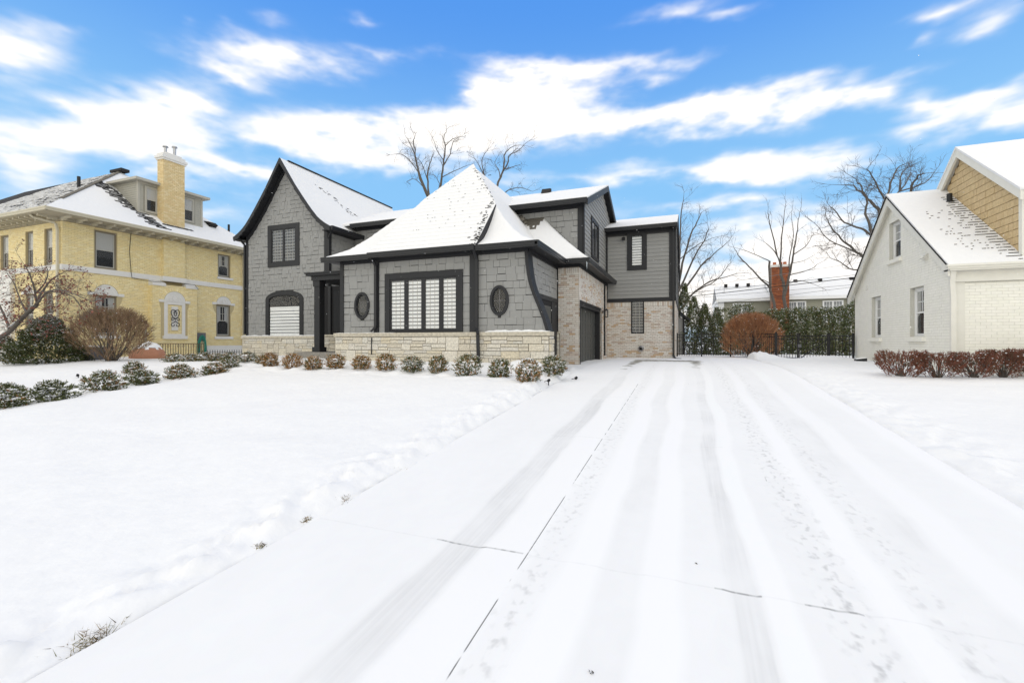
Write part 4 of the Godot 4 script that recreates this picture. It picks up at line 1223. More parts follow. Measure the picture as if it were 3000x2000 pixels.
	for r in 9:   # the swept patch under the upper eave
		var d := 16.58 - r * 0.06
		var x := -6.05 + r * 0.03
		while x < -5.05 - r * 0.05 + rng.randf_range(-0.06, 0.06):
			var w := rng.randf_range(0.07, 0.15)
			if r < 5 or rng.randf() < 0.75 - 0.16 * (r - 5): flake(swept, Vector3(x, front_roof(x, d) + 0.012, -d), Vector3.RIGHT, Vector3(0, 0.81, -0.58), w, 0.10)
			x += w
	kind(obj("worn_shingles", swept, M.worn_shingle, h), "stuff")
	for k in 14:
		var q := 0.75 + k * 0.07
		flake(bits, Vector3(-3.09 - q, 4.59 + 0.78 * q + 0.08 * q * q, -15.25 - q * 0.62), Vector3(-0.6, 0.6, -0.4).normalized(), Vector3(0, 0.7, -0.7), rng.randf_range(0.02, 0.06), 0.03)
	kind(obj("bare_shingles", bits, M.asphalt_shingle, h), "stuff")
	# main roof behind
	var b := MB.new()
	sheet(b, [Vector3(-13.9, 6.90, -16.1), Vector3(-3.28, 6.90, -16.1), Vector3(-3.28, 8.80, -20.75), Vector3(-16.2, 8.80, -20.75), Vector3(-16.2, 6.9, -16.1)], 0.09)
	sheet(b, [Vector3(-16.2, 8.80, -20.75), Vector3(-3.28, 8.80, -20.75), Vector3(-3.28, 6.9, -25.4), Vector3(-16.2, 6.9, -25.4)], 0.09)
	sheet(b, [Vector3(-7.0, 6.98, -21.2), Vector3(-0.36, 6.98, -21.2), Vector3(-0.36, 8.10, -24.3), Vector3(-7.0, 8.10, -24.3)], 0.09)
	sheet(b, [Vector3(-7.0, 8.10, -24.3), Vector3(-0.36, 8.10, -24.3), Vector3(-0.36, 5.6, -31.0), Vector3(-7.0, 5.6, -31.0)], 0.09)
	obj("main_roof_snow", b, M.roof_snow, h)
	var k := MB.new()   # rake boards of the driveway gables
	for e in [[16.1, 6.90, 20.75, 8.80], [20.75, 8.80, 25.4, 6.9]]:
		k.hexa([Vector3(-3.33, e[1] - 0.30, -e[0]), Vector3(-3.27, e[1] - 0.30, -e[0]), Vector3(-3.27, e[1] - 0.05, -e[0]), Vector3(-3.33, e[1] - 0.05, -e[0]), Vector3(-3.33, e[3] - 0.30, -e[2]), Vector3(-3.27, e[3] - 0.30, -e[2]), Vector3(-3.27, e[3] - 0.05, -e[2]), Vector3(-3.33, e[3] - 0.05, -e[2])])
		k.hexa([Vector3(-3.6, e[1] - 0.15, -e[0]), Vector3(-3.33, e[1] - 0.15, -e[0]), Vector3(-3.33, e[1] - 0.1, -e[0]), Vector3(-3.6, e[1] - 0.1, -e[0]), Vector3(-3.6, e[3] - 0.15, -e[2]), Vector3(-3.33, e[3] - 0.15, -e[2]), Vector3(-3.33, e[3] - 0.1, -e[2]), Vector3(-3.6, e[3] - 0.1, -e[2])])
	for e in [[21.2, 6.98, 24.3, 8.1], [24.3, 8.1, 31.0, 5.6]]:
		k.hexa([Vector3(-0.42, e[1] - 0.32, -e[0]), Vector3(-0.345, e[1] - 0.32, -e[0]), Vector3(-0.345, e[1] - 0.05, -e[0]), Vector3(-0.42, e[1] - 0.05, -e[0]), Vector3(-0.42, e[3] - 0.32, -e[2]), Vector3(-0.345, e[3] - 0.32, -e[2]), Vector3(-0.345, e[3] - 0.05, -e[2]), Vector3(-0.42, e[3] - 0.05, -e[2])])
	obj("rake_board", k, M.trim, h)
	var v := MB.new()
	v.hexa([Vector3(-6.3, 8.6, -20.2), Vector3(-5.9, 8.6, -20.2), Vector3(-5.9, 8.85, -20.4), Vector3(-6.3, 8.85, -20.4), Vector3(-6.3, 8.7, -20.6), Vector3(-5.9, 8.7, -20.6), Vector3(-5.9, 8.88, -20.6), Vector3(-6.3, 8.88, -20.6)])
	obj("roof_vent", v, M.asphalt_shingle, h)
	# left gable roof with its flared eaves
	var g := MB.new(); var fas := MB.new(); var und := MB.new()
	for side in [-1.0, 1.0]:
		for i in GABLE.size() - 1:
			var p: Array = GABLE[i]; var q: Array = GABLE[i + 1]
			var a := Vector3(-16.2 + side * p[0], p[1] + 0.03, -14.62); var c := Vector3(-16.2 + side * q[0], q[1] + 0.03, -14.62)
			var back := Vector3(0, 0, -(22.5 - 14.62))
			if side > 0: g.quad(a, c, c + back, a + back)
			else: g.quad(c, a, a + back, c + back)
			fas.hexa([a + Vector3(0, -0.01, 0.06), c + Vector3(0, -0.01, 0.06), c + Vector3(0, -0.19, 0.06), a + Vector3(0, -0.24, 0.06), a + Vector3(0, -0.01, 0), c + Vector3(0, -0.01, 0), c + Vector3(0, -0.19, 0), a + Vector3(0, -0.24, 0)])
			var da := Vector3(0, -0.06, 0); var dc := Vector3(0, -0.06, 0)
			und.quad(a + da, a + da + back, c + dc + back, c + dc)
			var wa := Vector3(-16.2 + side * p[0], p[1] - 0.14, -14.98); var wc := Vector3(-16.2 + side * q[0], q[1] - 0.14, -14.98)
			if i < GABLE.size() - 2: fas.hexa([wa + Vector3(0, 0.05, 0.05), wc + Vector3(0, 0.05, 0.05), wc + Vector3(0, -0.16, 0.05), wa + Vector3(0, -0.2, 0.05), wa, wc, wc + Vector3(0, -0.16, 0), wa + Vector3(0, -0.2, 0)])
	obj("gable_roof_snow", g, M.roof_snow, h)
	obj("rake_board", fas, M.trim, h)
	obj("roof_deck", und, M.trim, h)
	var rd := MB.new(); rd.beam(Vector3(-16.2, 9.58, -15.0), Vector3(-16.2, 9.58, -22.5), 0.12, 0.05)
	obj("ridge_cap", rd, M.asphalt_shingle, h)
	bits = MB.new()
	for i in 46:
		var t := rng.randf_range(0.5, 1.6); var d := 15.3 + t * 1.9 + rng.randf_range(-0.35, 0.35)
		flake(bits, Vector3(-16.2 + t, along(GABLE, t) + 0.04, -d), Vector3.FORWARD, Vector3(-0.6, 0.8, 0), rng.randf_range(0.04, 0.16), 0.018)
	kind(obj("bare_shingles", bits, M.asphalt_shingle, h), "stuff")


func grey_porch(h: Node3D) -> void:
	var m := MB.new(); m.box(Vector3(-13.5, 0.8, -14.6), Vector3(-11.2, 1.345, -12.75)); obj("porch_step", m, M.concrete, h)
	m = MB.new()
	m.box(Vector3(-12.74, 1.53, -13.24), Vector3(-12.49, 3.86, -12.99)); m.box(Vector3(-12.79, 1.345, -13.29), Vector3(-12.44, 1.53, -12.94)); m.box(Vector3(-12.77, 3.74, -13.27), Vector3(-12.46, 3.96, -12.96))
	obj("porch_column", m, M.trim, h)
	m = MB.new()
	m.box(Vector3(-12.82, 3.95, -15.0), Vector3(-11.03, 4.12, -12.93)); m.box(Vector3(-12.98, 4.12, -15.0), Vector3(-11.03, 4.19, -12.82)); m.box(Vector3(-13.02, 4.19, -15.0), Vector3(-11.03, 4.23, -12.79))
	obj("porch_canopy", m, M.trim, h)
	m = MB.new(); snow_strip(m, Vector3(-12.0, 4.232, -12.84), Vector3(-12.0, 4.232, -14.9), 1.9, 0.03); obj("canopy_snow", m, M.clump, h)
	m = MB.new(); m.box(Vector3(-13.94, 1.3, -14.6), Vector3(-11.02, 3.95, -14.5))
	var door := obj("front_door", m, M.dark, h)
	m = MB.new(); m.box(Vector3(-13.2, 2.1, -14.5), Vector3(-12.85, 3.75, -14.48)); m.box(Vector3(-12.65, 1.5, -14.5), Vector3(-11.9, 3.75, -14.48)); obj("door_panel", m, M.room_board, door)
	m = MB.new(); m.box(Vector3(-13.45, 2.0, -14.5), Vector3(-13.32, 3.95, -14.44)); m.box(Vector3(-12.82, 2.0, -14.5), Vector3(-12.7, 3.95, -14.44)); obj("door_jamb", m, M.trim, h)
	# rear porch at the end of the back wing
	m = MB.new(); m.box(Vector3(-0.47, 0.9, -33), Vector3(-0.12, 3.2, -30.0)); obj("rear_wall", m, mat(lin(0.28, 0.28, 0.277), 0.8), h)
	m = MB.new()
	m.hexa([Vector3(-0.5, 3.72, -29.8), Vector3(0.22, 3.1, -29.8), Vector3(0.22, 2.95, -29.8), Vector3(-0.5, 3.55, -29.8), Vector3(-0.5, 3.72, -33), Vector3(0.22, 3.1, -33), Vector3(0.22, 2.95, -33), Vector3(-0.5, 3.55, -33)])
	m.box(Vector3(-0.2, 0.95, -30.05), Vector3(-0.08, 3.2, -29.95))
	obj("rear_porch_roof", m, M.trim, h)
	# lantern, floodlight and vent on the walls
	var l := thing("wall_lantern", "black wall lantern on the brick beside the garage door", "lantern", Vector3(-3.48, 2.8, -20.35))
	m = MB.new(); m.box(Vector3(-3.48, 2.98, -20.4), Vector3(-3.44, 3.1, -20.3)); m.box(Vector3(-3.44, 3.05, -20.365), Vector3(-3.3, 3.075, -20.335)); obj("bracket", m, M.iron, l)
	m = MB.new(); m.box(Vector3(-3.38, 3.1, -20.43), Vector3(-3.22, 3.13, -20.27)); m.box(Vector3(-3.37, 2.8, -20.42), Vector3(-3.23, 2.83, -20.28))
	for q in [[-3.37, -20.42], [-3.25, -20.42], [-3.37, -20.3], [-3.25, -20.3]]: m.box(Vector3(q[0], 2.83, q[1]), Vector3(q[0] + 0.02, 3.1, q[1] + 0.02))
	m.tube(PackedVector3Array([Vector3(-3.3, 3.13, -20.35), Vector3(-3.3, 3.19, -20.35)]), PackedFloat32Array([0.07, 0.01]), 8); obj("cage", m, M.iron, l)
	m = MB.new(); m.box(Vector3(-3.35, 2.83, -20.4), Vector3(-3.25, 3.1, -20.3)); obj("pane", m, M.glass, l)
	var fl := thing("floodlight", "small black floodlight high on the lap siding left of the upper window", "light", Vector3(-2.7, 6.4, -21.55))
	m = MB.new(); m.box(Vector3(-2.76, 6.44, -21.57), Vector3(-2.64, 6.56, -21.53)); m.beam(Vector3(-2.7, 6.5, -21.54), Vector3(-2.7, 6.47, -21.46), 0.04, 0.04); obj("mount", m, M.iron, fl)
	m = MB.new(); m.beam(Vector3(-2.7, 6.48, -21.48), Vector3(-2.7, 6.43, -21.36), 0.14, 0.12); obj("lamp_head", m, M.iron, fl)
	var vt := thing("wall_vent", "round metal vent cowl low on the brick below the lower window", "vent", Vector3(-1.9, 1.3, -21.57))
	m = MB.new(); m.cyl(Vector3(-1.92, 1.42, -21.58), Vector3(-1.92, 1.42, -21.45), 0.13, 0.12, 14); obj("cowl", m, M.metal, vt)
	m = MB.new(); m.cyl(Vector3(-1.92, 1.40, -21.46), Vector3(-1.92, 1.38, -21.42), 0.07, 0.05, 12); obj("opening", m, M.iron, vt)


const YELLOWS := [Color(0.83, 0.70, 0.385), Color(0.80, 0.665, 0.35), Color(0.85, 0.73, 0.43), Color(0.815, 0.67, 0.35), Color(0.785, 0.66, 0.38)]


func sash(h: Node3D, w: W, a0: float, a1: float, b0: float, b1: float, frame: Material, trim: Material, look: String) -> MeshInstance3D:   # a double-hung window
	var f := MB.new()
	frame_rect(f, w, a0, a1, b0, b1, 0.07, 0.07, 0.06, 0.0, 0.05)
	var win := obj("window", f, trim, h)
	var mid := lerpf(b0, b1, 0.5)
	var s := MB.new()
	frame_rect(s, w, a0 + 0.07, a1 - 0.07, b0 + 0.06, b1 - 0.07, 0.035, 0.035, 0.05, 0.0, 0.034)
	wbox(s, w, a0 + 0.1, a1 - 0.1, mid - 0.022, mid + 0.022, 0.0, 0.038)
	if look.contains("grid") or look.contains("six"):
		var cols := 3 if look.contains("six") else 2
		for i in range(1, cols): wbox(s, w, lerpf(a0 + 0.1, a1 - 0.1, float(i) / cols) - 0.012, lerpf(a0 + 0.1, a1 - 0.1, float(i) / cols) + 0.012, mid, b1 - 0.1, 0.012, 0.03)
		wbox(s, w, a0 + 0.1, a1 - 0.1, lerpf(mid, b1 - 0.1, 0.5) - 0.012, lerpf(mid, b1 - 0.1, 0.5) + 0.012, 0.0125, 0.0295)
	obj("sash", s, frame, win)
	var r := MB.new(); wbox(r, w, a0 + 0.07, a1 - 0.07, b0 + 0.06, b1 - 0.07, 0.001, 0.006); obj("room_board", r, M.room_board, win)
	var c := MB.new()
	if look.contains("shade"):
		wbox(c, w, a0 + 0.1, a1 - 0.1, mid, b1 - 0.1, 0.006, 0.010); obj("roller_shade", c, M.curtain, win)
	elif look.contains("curtain"):
		for q in [[a0 + 0.1, 1.0], [a1 - 0.1, -1.0]]:
			for k in 5:
				var x: float = q[0] + q[1] * k * (a1 - a0) * 0.05
				wbox(c, w, minf(x, x + q[1] * (a1 - a0) * 0.045), maxf(x, x + q[1] * (a1 - a0) * 0.045), lerpf(b0, b1, 0.42 + 0.02 * k), b1 - 0.1, 0.006, 0.009 + 0.003 * (k % 2))
		obj("curtain", c, M.curtain, win)
	pane(win, w, a0 + 0.1, a1 - 0.1, b0 + 0.1, b1 - 0.1, 0.026)
	return win


func tympanum(h: Node3D, w: W, x: float, y: float, r: float) -> void:   # a carved half-round stone over an opening, with its ring of voussoirs
	var m := MB.new(); slab(m, w, oval_poly(x, y, r, r * 1.05, 0.0, PI, 18), 0.0, 0.035)
	ring(m, w, x, y, r - 0.03, r * 1.05 - 0.03, 0.035, 0.035, 0.048, 0.0, PI, 18)
	wbox(m, w, x - r + 0.06, x + r - 0.06, y + 0.03, y + 0.055, 0.035, 0.047)
	ring(m, w, x, y + r * 0.42, r * 0.26, r * 0.3, 0.03, 0.035, 0.05, 0.0, TAU, 14)
	for q in [-1.0, 1.0]:
		ring(m, w, x + q * r * 0.42, y + r * 0.28, r * 0.17, r * 0.17, 0.025, 0.035, 0.047, 0.0, TAU, 10)
	obj("tympanum", m, M.limestone, h)
	var k := MB.new()
	for q in [-1.0, 1.0]: wbox(k, w, x + q * (r + 0.12) - 0.12, x + q * (r + 0.12) + 0.12, y - 0.02, y + 0.11, 0.0, 0.04)
	obj("impost_block", k, M.limestone, h)
	for i in 17:
		var t := PI * (i + 0.5) / 17.0
		var v := MB.new(); v.col = YELLOWS[i % 5]
		var p := []
		for c in [0.0, 0.034]:
			for q in [[-0.46, 0.02], [0.46, 0.02], [0.46, 0.2], [-0.46, 0.2]]:
				var tt: float = t + q[0] * PI / 17.0
				p.append(w.p(x + cos(tt) * (r + q[1]), y + sin(tt) * (r * 1.05 + q[1]), c))
		v.hexa(p)
		obj("voussoir", v, M.yellow, h)


func yellow_house() -> void:
	var h := thing("yellow_house", "yellow brick house with snowy hipped roof, dormer and tall chimney", "house", Vector3(-27, 1.0, -14))
	var ws := right_side(-24.7); var wf := front(11.2)
	var core := MB.new()
	core.box(Vector3(-38, 0.6, -20.0), Vector3(-24.83, 6.95, -11.33))
	var side_open := [Rect2(12.33, 5.03, 0.85, 1.69), Rect2(18.07, 5.40, 0.73, 1.29), Rect2(12.34, 2.03, 0.84, 1.78), Rect2(17.97, 2.03, 0.85, 1.78)]
	var front_open := [Rect2(-26.02, 5.03, 0.62, 1.57), Rect2(-27.5, 5.03, 0.62, 1.57), Rect2(-29.6, 5.03, 0.7, 1.57), Rect2(-26.04, 2.03, 0.66, 1.8), Rect2(-27.52, 2.03, 0.66, 1.8)]
	bands(core, ws, rect(11.33, 20.0, 0.6, 6.95), side_open, -0.13, 0.0)
	bands(core, wf, rect(-38, -24.7, 0.6, 6.95), front_open, -0.13, 0.0)
	core.box(Vector3(-24.7, 4.75, -16.12), Vector3(-24.5, 6.95, -15.09)); core.box(Vector3(-24.7, 0.6, -16.7), Vector3(-24.42, 4.55, -14.52))
	obj("wall", core, M.yellow_joint, h)
	var rest := MB.new(); var budget := {"brick": 300}
	var br := {"name": "brick", "row": 0.073, "wide": Vector2(0.20, 0.215), "gap": 0.009, "gap_v": 0.010, "thick": 0.014, "out": 0.004, "drop": 0.0015, "colors": YELLOWS, "mat": M.yellow, "chamfer": 0.03, "half": true}
	# chimney first: its bricks show largest against the sky
	var ck := MB.new(); ck.box(Vector3(-24.9, 6.9, -16.08), Vector3(-24.45, 11.15, -15.05)); obj("chimney", ck, M.yellow_joint, h)
	var cbr := br.duplicate(); cbr.colors = [Color(0.70, 0.56, 0.31), Color(0.66, 0.51, 0.27), Color(0.73, 0.595, 0.35), Color(0.68, 0.52, 0.28)]
	lay(h, right_side(-24.45), rect(15.05, 16.08, 7.6, 11.1), [], cbr, budget, rest)
	lay(h, front(15.05), rect(-24.9, -24.45, 7.6, 11.1), [], cbr, budget, rest)
	var cap := MB.new()
	cap.box(Vector3(-24.95, 10.86, -16.13), Vector3(-24.39, 10.95, -14.99)); cap.box(Vector3(-24.98, 10.95, -16.17), Vector3(-24.35, 11.06, -14.94)); cap.box(Vector3(-24.93, 11.06, -16.1), Vector3(-24.42, 11.2, -15.02)); cap.box(Vector3(-24.9, 11.2, -15.95), Vector3(-24.47, 11.28, -15.2))
	obj("chimney_cap", cap, M.limestone, h)
	for z in [-15.28, -15.72]:
		var p := MB.new(); p.cyl(Vector3(-24.68, 11.25, z), Vector3(-24.68, 11.62 if z > -15.5 else 11.75, z), 0.07, 0.07, 12); p.cyl(Vector3(-24.68, 11.58 if z > -15.5 else 11.72, z), Vector3(-24.68, 11.63 if z > -15.5 else 11.78, z), 0.13, 0.11, 12)
		obj("flue_pipe", p, M.metal, h)
	var ct := MB.new(); snow_strip(ct, Vector3(-24.7, 11.07, -14.97), Vector3(-24.7, 11.07, -16.15), 0.5, 0.03); obj("chimney_snow", ct, M.clump, h)
	# side wall
	var holes := [Rect2(12.3, 5.02, 0.9, 1.75), Rect2(18.05, 5.36, 0.77, 1.36), Rect2(12.3, 2.0, 0.9, 1.8), {"x": 12.75, "y": 3.8, "rx": 0.66, "ry": 0.68}, Rect2(17.96, 2.0, 0.87, 1.8), {"x": 18.4, "y": 3.8, "rx": 0.64, "ry": 0.66}, Rect2(11.0, 4.77, 9, 0.25)]
	lay(h, ws, rect(11.2, 15.09, 1.0, 6.86), holes + [Rect2(14.52, 0.9, 1, 3.85)], br, budget, rest)
	lay(h, ws, rect(16.12, 19.95, 1.0, 6.86), holes + [Rect2(16.0, 0.9, 0.7, 3.85)], br, budget, rest)
	lay(h, right_side(-24.5), rect(15.09, 16.12, 4.75, 6.86), [], br, budget, rest)
	lay(h, front(15.09), rect(-24.7, -24.5, 4.75, 6.86), [], br, budget, rest)
	lay(h, right_side(-24.42), rect(14.52, 16.7, 1.0, 4.55), [Rect2(14.9, 1.85, 1.3, 1.9), {"x": 15.56, "y": 3.7, "rx": 0.72, "ry": 0.74}], br, budget, rest)
	lay(h, front(14.52), rect(-24.7, -24.42, 1.0, 4.55), [], br, budget, rest)
	# front wall
	lay(h, wf, rect(-32.0, -24.7, 1.0, 6.86), [Rect2(-26.02, 5.02, 0.62, 1.6), Rect2(-27.5, 5.02, 0.62, 1.6), Rect2(-29.6, 5.02, 0.7, 1.6), Rect2(-26.05, 2.0, 0.68, 1.85), Rect2(-27.53, 2.0, 0.68, 1.85), {"x": -27.19, "y": 3.85, "rx": 0.5, "ry": 0.55}, Rect2(-40, 4.77, 20, 0.25)], br, budget, rest)
	kind(obj("bricks", rest, M.yellow, h), "stuff")
	# limestone belt, in blocks
	var d := 11.14
	while d < 19.95:
		var e := minf(d + 1.37, 19.97)
		if d < 15.0 and e > 15.0: e = 15.02
		elif d >= 15.0 and d < 16.1: e = 16.18
		var inn := d >= 15.0 and d < 16.1
		var m := MB.new(); m.box(Vector3(-24.75, 4.77, -e + 0.004), Vector3(-24.44 if inn else -24.64, 5.01, -d)); obj("belt_stone", m, M.limestone, h)
		d = e
	var x := -32.0
	while x < -24.8:
		var m := MB.new(); m.box(Vector3(x, 4.772, -11.3), Vector3(minf(x + 1.3, -24.77) - 0.004, 5.008, -11.14)); obj("belt_stone", m, M.limestone, h)
		x += 1.3
	for q in [[14.5, 15.12], [16.10, 16.72]]:   # sloped shoulders of the chimney breast
		var m := MB.new()
		m.hexa([Vector3(-24.72, 4.5, -q[0]), Vector3(-24.36, 4.5, -q[0]), Vector3(-24.36, 4.62, -q[0]), Vector3(-24.72, 4.80, -q[0]), Vector3(-24.72, 4.5, -q[1]), Vector3(-24.36, 4.5, -q[1]), Vector3(-24.36, 4.62, -q[1]), Vector3(-24.72, 4.80, -q[1])])
		obj("shoulder_stone", m, M.limestone, h)
	# blind niche with an iron scroll
	var wn := right_side(-24.42)
	tympanum(h, wn, 15.56, 3.72, 0.52)
	var nf2 := MB.new(); wbox(nf2, wn, 15.05, 15.21, 2.02, 3.72, 0.0, 0.03); wbox(nf2, wn, 15.91, 16.07, 2.02, 3.72, 0.0, 0.03); wbox(nf2, wn, 15.21, 15.91, 3.6, 3.72, 0.0, 0.03); wbox(nf2, wn, 15.21, 15.91, 2.02, 2.12, 0.0, 0.03); wbox(nf2, wn, 14.98, 16.16, 1.86, 2.02, 0.0, 0.09)
	obj("niche_surround", nf2, M.limestone, h)
	var nb := MB.new(); wbox(nb, wn, 15.4, 15.72, 2.3, 3.52, 0.0, 0.016); obj("niche_panel", nb, M.limestone, h)
	var nr := MB.new(); lay(h, wn, rect(15.21, 15.91, 2.12, 3.6), [Rect2(15.4, 2.3, 0.32, 1.22)], br, {}, nr); kind(obj("niche_bricks", nr, M.yellow, h), "stuff")
	var sc := MB.new()
	for q in [-1.0, 1.0]:
		for s in [[[0.0, 2.85], [0.10, 2.95], [0.19, 3.12], [0.2, 3.26], [0.13, 3.35], [0.04, 3.31], [0.03, 3.22], [0.09, 3.19]], [[0.0, 2.86], [0.06, 2.94], [0.16, 2.93], [0.2, 2.86], [0.15, 2.80], [0.09, 2.84]], [[0.0, 2.78], [0.07, 2.70], [0.17, 2.66], [0.2, 2.57], [0.14, 2.5], [0.06, 2.53], [0.05, 2.60]], [[0.0, 3.32], [0.05, 3.18], [0.06, 3.08], [0.0, 3.04]]]:
			var c := Curve3D.new()
			for p in s: c.add_point(Vector3(-24.36, p[1], -15.56 - q * p[0]))
			var pts := PackedVector3Array(); var rr := PackedFloat32Array()
			for i in s.size():
				for k in 3:
					if i == s.size() - 1 and k > 0: break
					var a: Vector3 = c.get_point_position(maxi(i - 1, 0)); var b: Vector3 = c.get_point_position(i); var e: Vector3 = c.get_point_position(mini(i + 1, s.size() - 1)); var f: Vector3 = c.get_point_position(mini(i + 2, s.size() - 1))
					pts.append(b.cubic_interpolate(e, a, f, k / 3.0)); rr.append(0.016)
			sc.tube(pts, rr, 5)
	obj("iron_scroll", sc, M.iron, h)
	# windows
	sash(h, right_side(-24.80), 12.33, 13.18, 5.03, 6.72, M.pane_frame, M.window_trim, "shade")
	sash(h, right_side(-24.80), 18.07, 18.80, 5.40, 6.69, M.pane_frame, M.window_trim, "six curtain")
	sash(h, right_side(-24.80), 12.34, 13.18, 2.03, 3.80, M.pane_frame, M.window_trim, "grid curtain")
	sash(h, right_side(-24.80), 17.97, 18.82, 2.03, 3.80, M.pane_frame, M.window_trim, "grid curtain")
	tympanum(h, ws, 12.76, 3.83, 0.46); tympanum(h, ws, 18.4, 3.83, 0.44)
	var sl := MB.new(); wbox(sl, ws, 17.85, 18.95, 1.87, 2.02, 0.0, 0.08); wbox(sl, ws, 12.2, 13.3, 1.87, 2.02, 0.0, 0.08); wbox(sl, ws, 18.0, 18.95, 5.27, 5.39, 0.0, 0.07); obj("window_sill", sl, M.limestone, h)
	sl = MB.new(); wbox(sl, ws, 17.4, 19.6, 1.0, 1.5, 0.0, 0.06); obj("base_block", sl, M.limestone, h)
	sash(h, front(11.31), -26.02, -25.42, 5.03, 6.6, M.pane_frame, M.window_trim, "shade"); sash(h, front(11.31), -27.5, -26.9, 5.03, 6.6, M.pane_frame, M.window_trim, "shade"); sash(h, front(11.31), -29.6, -28.9, 5.03, 6.6, M.pane_frame, M.window_trim, "shade")
	sash(h, front(11.31), -26.04, -25.4, 2.03, 3.83, M.pane_frame, M.window_trim, "grid"); sash(h, front(11.31), -27.52, -26.88, 2.03, 3.83, M.pane_frame, M.window_trim, "grid curtain")
	tympanum(h, wf, -27.2, 3.85, 0.34)
	for i in 9:   # the stone quoins of the entrance bay
		var qn := MB.new(); qn.box(Vector3(-32.0, 1.0 + i * 0.42, -11.2), Vector3(-28.35 - 0.12 * (i % 2), 1.0 + i * 0.42 + 0.405, -11.06)); obj("bay_stone", qn, M.limestone, h)
	# eaves: soffit, brackets, gutter
	var so := MB.new(); so.box(Vector3(-38, 6.98, -20.8), Vector3(-23.86, 7.03, -10.34)); so.box(Vector3(-38, 6.86, -20.05), Vector3(-24.6, 6.985, -11.1)); obj("soffit", so, M.soffit, h)
	for i in 17:
		var bk := MB.new(); bk.box(Vector3(-24.62, 6.90, -11.1 - i * 0.53 - 0.09), Vector3(-23.98, 6.982, -11.1 - i * 0.53)); bk.box(Vector3(-24.62, 6.84, -11.1 - i * 0.53 - 0.09), Vector3(-24.3, 6.90, -11.1 - i * 0.53)); obj("eave_bracket", bk, M.cream, h)
	for i in 14:
		var bk := MB.new(); bk.box(Vector3(-24.9 - i * 0.46, 6.90, -11.1), Vector3(-24.81 - i * 0.46, 6.982, -10.46)); bk.box(Vector3(-24.9 - i * 0.46, 6.84, -11.1), Vector3(-24.81 - i * 0.46, 6.90, -10.78)); obj("eave_bracket", bk, M.cream, h)
	for e in [[Vector3(-38, 7.1, -10.3), Vector3(-23.78, 7.1, -10.3)], [Vector3(-23.82, 7.1, -10.26), Vector3(-23.82, 7.1, -20.9)]]:
		var g := MB.new(); g.beam(e[0], e[1], 0.13, 0.06); g.beam(e[0] - Vector3(0, 0.07, 0), e[1] - Vector3(0, 0.07, 0), 0.10, 0.08); obj("gutter", g, M.cream, h)
	downspout(h, [Vector3(-25.3, 7.0, -10.4), Vector3(-25.2, 6.85, -10.5), Vector3(-24.86, 6.72, -11.05), Vector3(-24.84, 6.5, -11.1), Vector3(-24.84, 1.2, -11.1)], M.cream, 0.09)
	downspout(h, [Vector3(-24.6, 6.9, -19.55), Vector3(-24.62, 6.6, -19.6), Vector3(-24.62, 1.2, -19.6)], M.cream, 0.12)
	# hipped roof
	var rx := -28.64; var rd := 15.44; var ry := 10.92
	var roof := MB.new()
	sheet(roof, [Vector3(-23.8, 7.14, -10.28), Vector3(-23.8, 7.14, -20.6), Vector3(rx, ry, -rd)], 0.08)
	var front_snow := MB.new()
	obj("side_roof_snow", roof, M.roof_snow, h)
	var fr := MB.new()
	sheet(fr, [Vector3(-38, 7.14, -10.28), Vector3(-23.8, 7.14, -10.28), Vector3(rx, ry, -rd), Vector3(-38, ry, -rd)], 0.08)
	sheet(fr, [Vector3(-38, 7.14, -20.6), Vector3(-23.8, 7.14, -20.6), Vector3(rx, ry, -rd), Vector3(-38, ry, -rd)], 0.08)
	obj("front_roof", fr, M.asphalt_shingle, h)
	# shingles of the front slope, dusted with snow: wind leaves more of it low down and to the left
	var dust := MB.new(); var up := Vector3(0, 3.78, -5.16).normalized()
	for r in 62:
		var t := r / 62.0
		var xr := lerpf(-23.85, rx, t)
		var xa := -33.5
		while xa < xr - 0.1:
			var w := rng.randf_range(0.12, 0.4)
			var cover := 0.36 + 0.5 * clampf((-25.5 - xa) / 7.0, 0, 1) + 0.35 * (1 - smoothstep(0.0, 0.32, t)) - 0.25 * smoothstep(0.5, 1.0, t) + 0.35 * hf.get_noise_2d(xa * 0.5, r * 0.14)
			if rng.randf() < cover:
				var p := Vector3(xa, lerpf(7.14, ry, t) + 0.012, -lerpf(10.28, rd, t))
				flake(dust, p, Vector3.RIGHT, up, minf(w, xr - xa - 0.03), rng.randf_range(0.05, 0.104))
			xa += w
	kind(obj("snow_dusting", dust, M.clump, h), "stuff")
	var hip := MB.new(); hip.beam(Vector3(-24.6, 7.77, -11.12), Vector3(rx, ry + 0.01, -rd), 0.14, 0.03); obj("hip_cap", hip, M.worn_shingle, h)
	# bare shingles sheltered by the dormer
	var bits := MB.new(); var us := Vector3(-4.84, 3.78, 0).normalized()
	var side_y := func(px: float) -> float: return 7.14 + 0.781 * (-23.8 - px)
	for r in 34:
		var px := -23.95 - r * 0.115
		var t := clampf((px + 28.0) / 4.0, 0, 1)   # 1 low on the slope
		var c := lerpf(13.25, 14.85, clampf((-px - 24.0) / 4.0, 0, 1)) if px < -24.96 else lerpf(14.35, 14.0, clampf((-px - 23.95), 0, 1))
		c = lerpf(14.55, 13.3, clampf((-px - 23.95) / 3.2, 0, 1)) if px > -27.2 else lerpf(13.3, 14.9, clampf((-px - 27.2) / 1.2, 0, 1))
		var half := 0.45 if px > -27.0 else 0.3
		var dd := c - half
		while dd < c + half:
			var w := rng.randf_range(0.06, 0.26)
			if dd > 10.5 - 23.8 - px and rng.randf() < 0.95 - 0.8 * pow(absf(dd - c) / half, 2.0): flake(bits, Vector3(px, side_y.call(px) + 0.016, -dd), Vector3.FORWARD, us, w, rng.randf_range(0.06, 0.118))
			dd += w
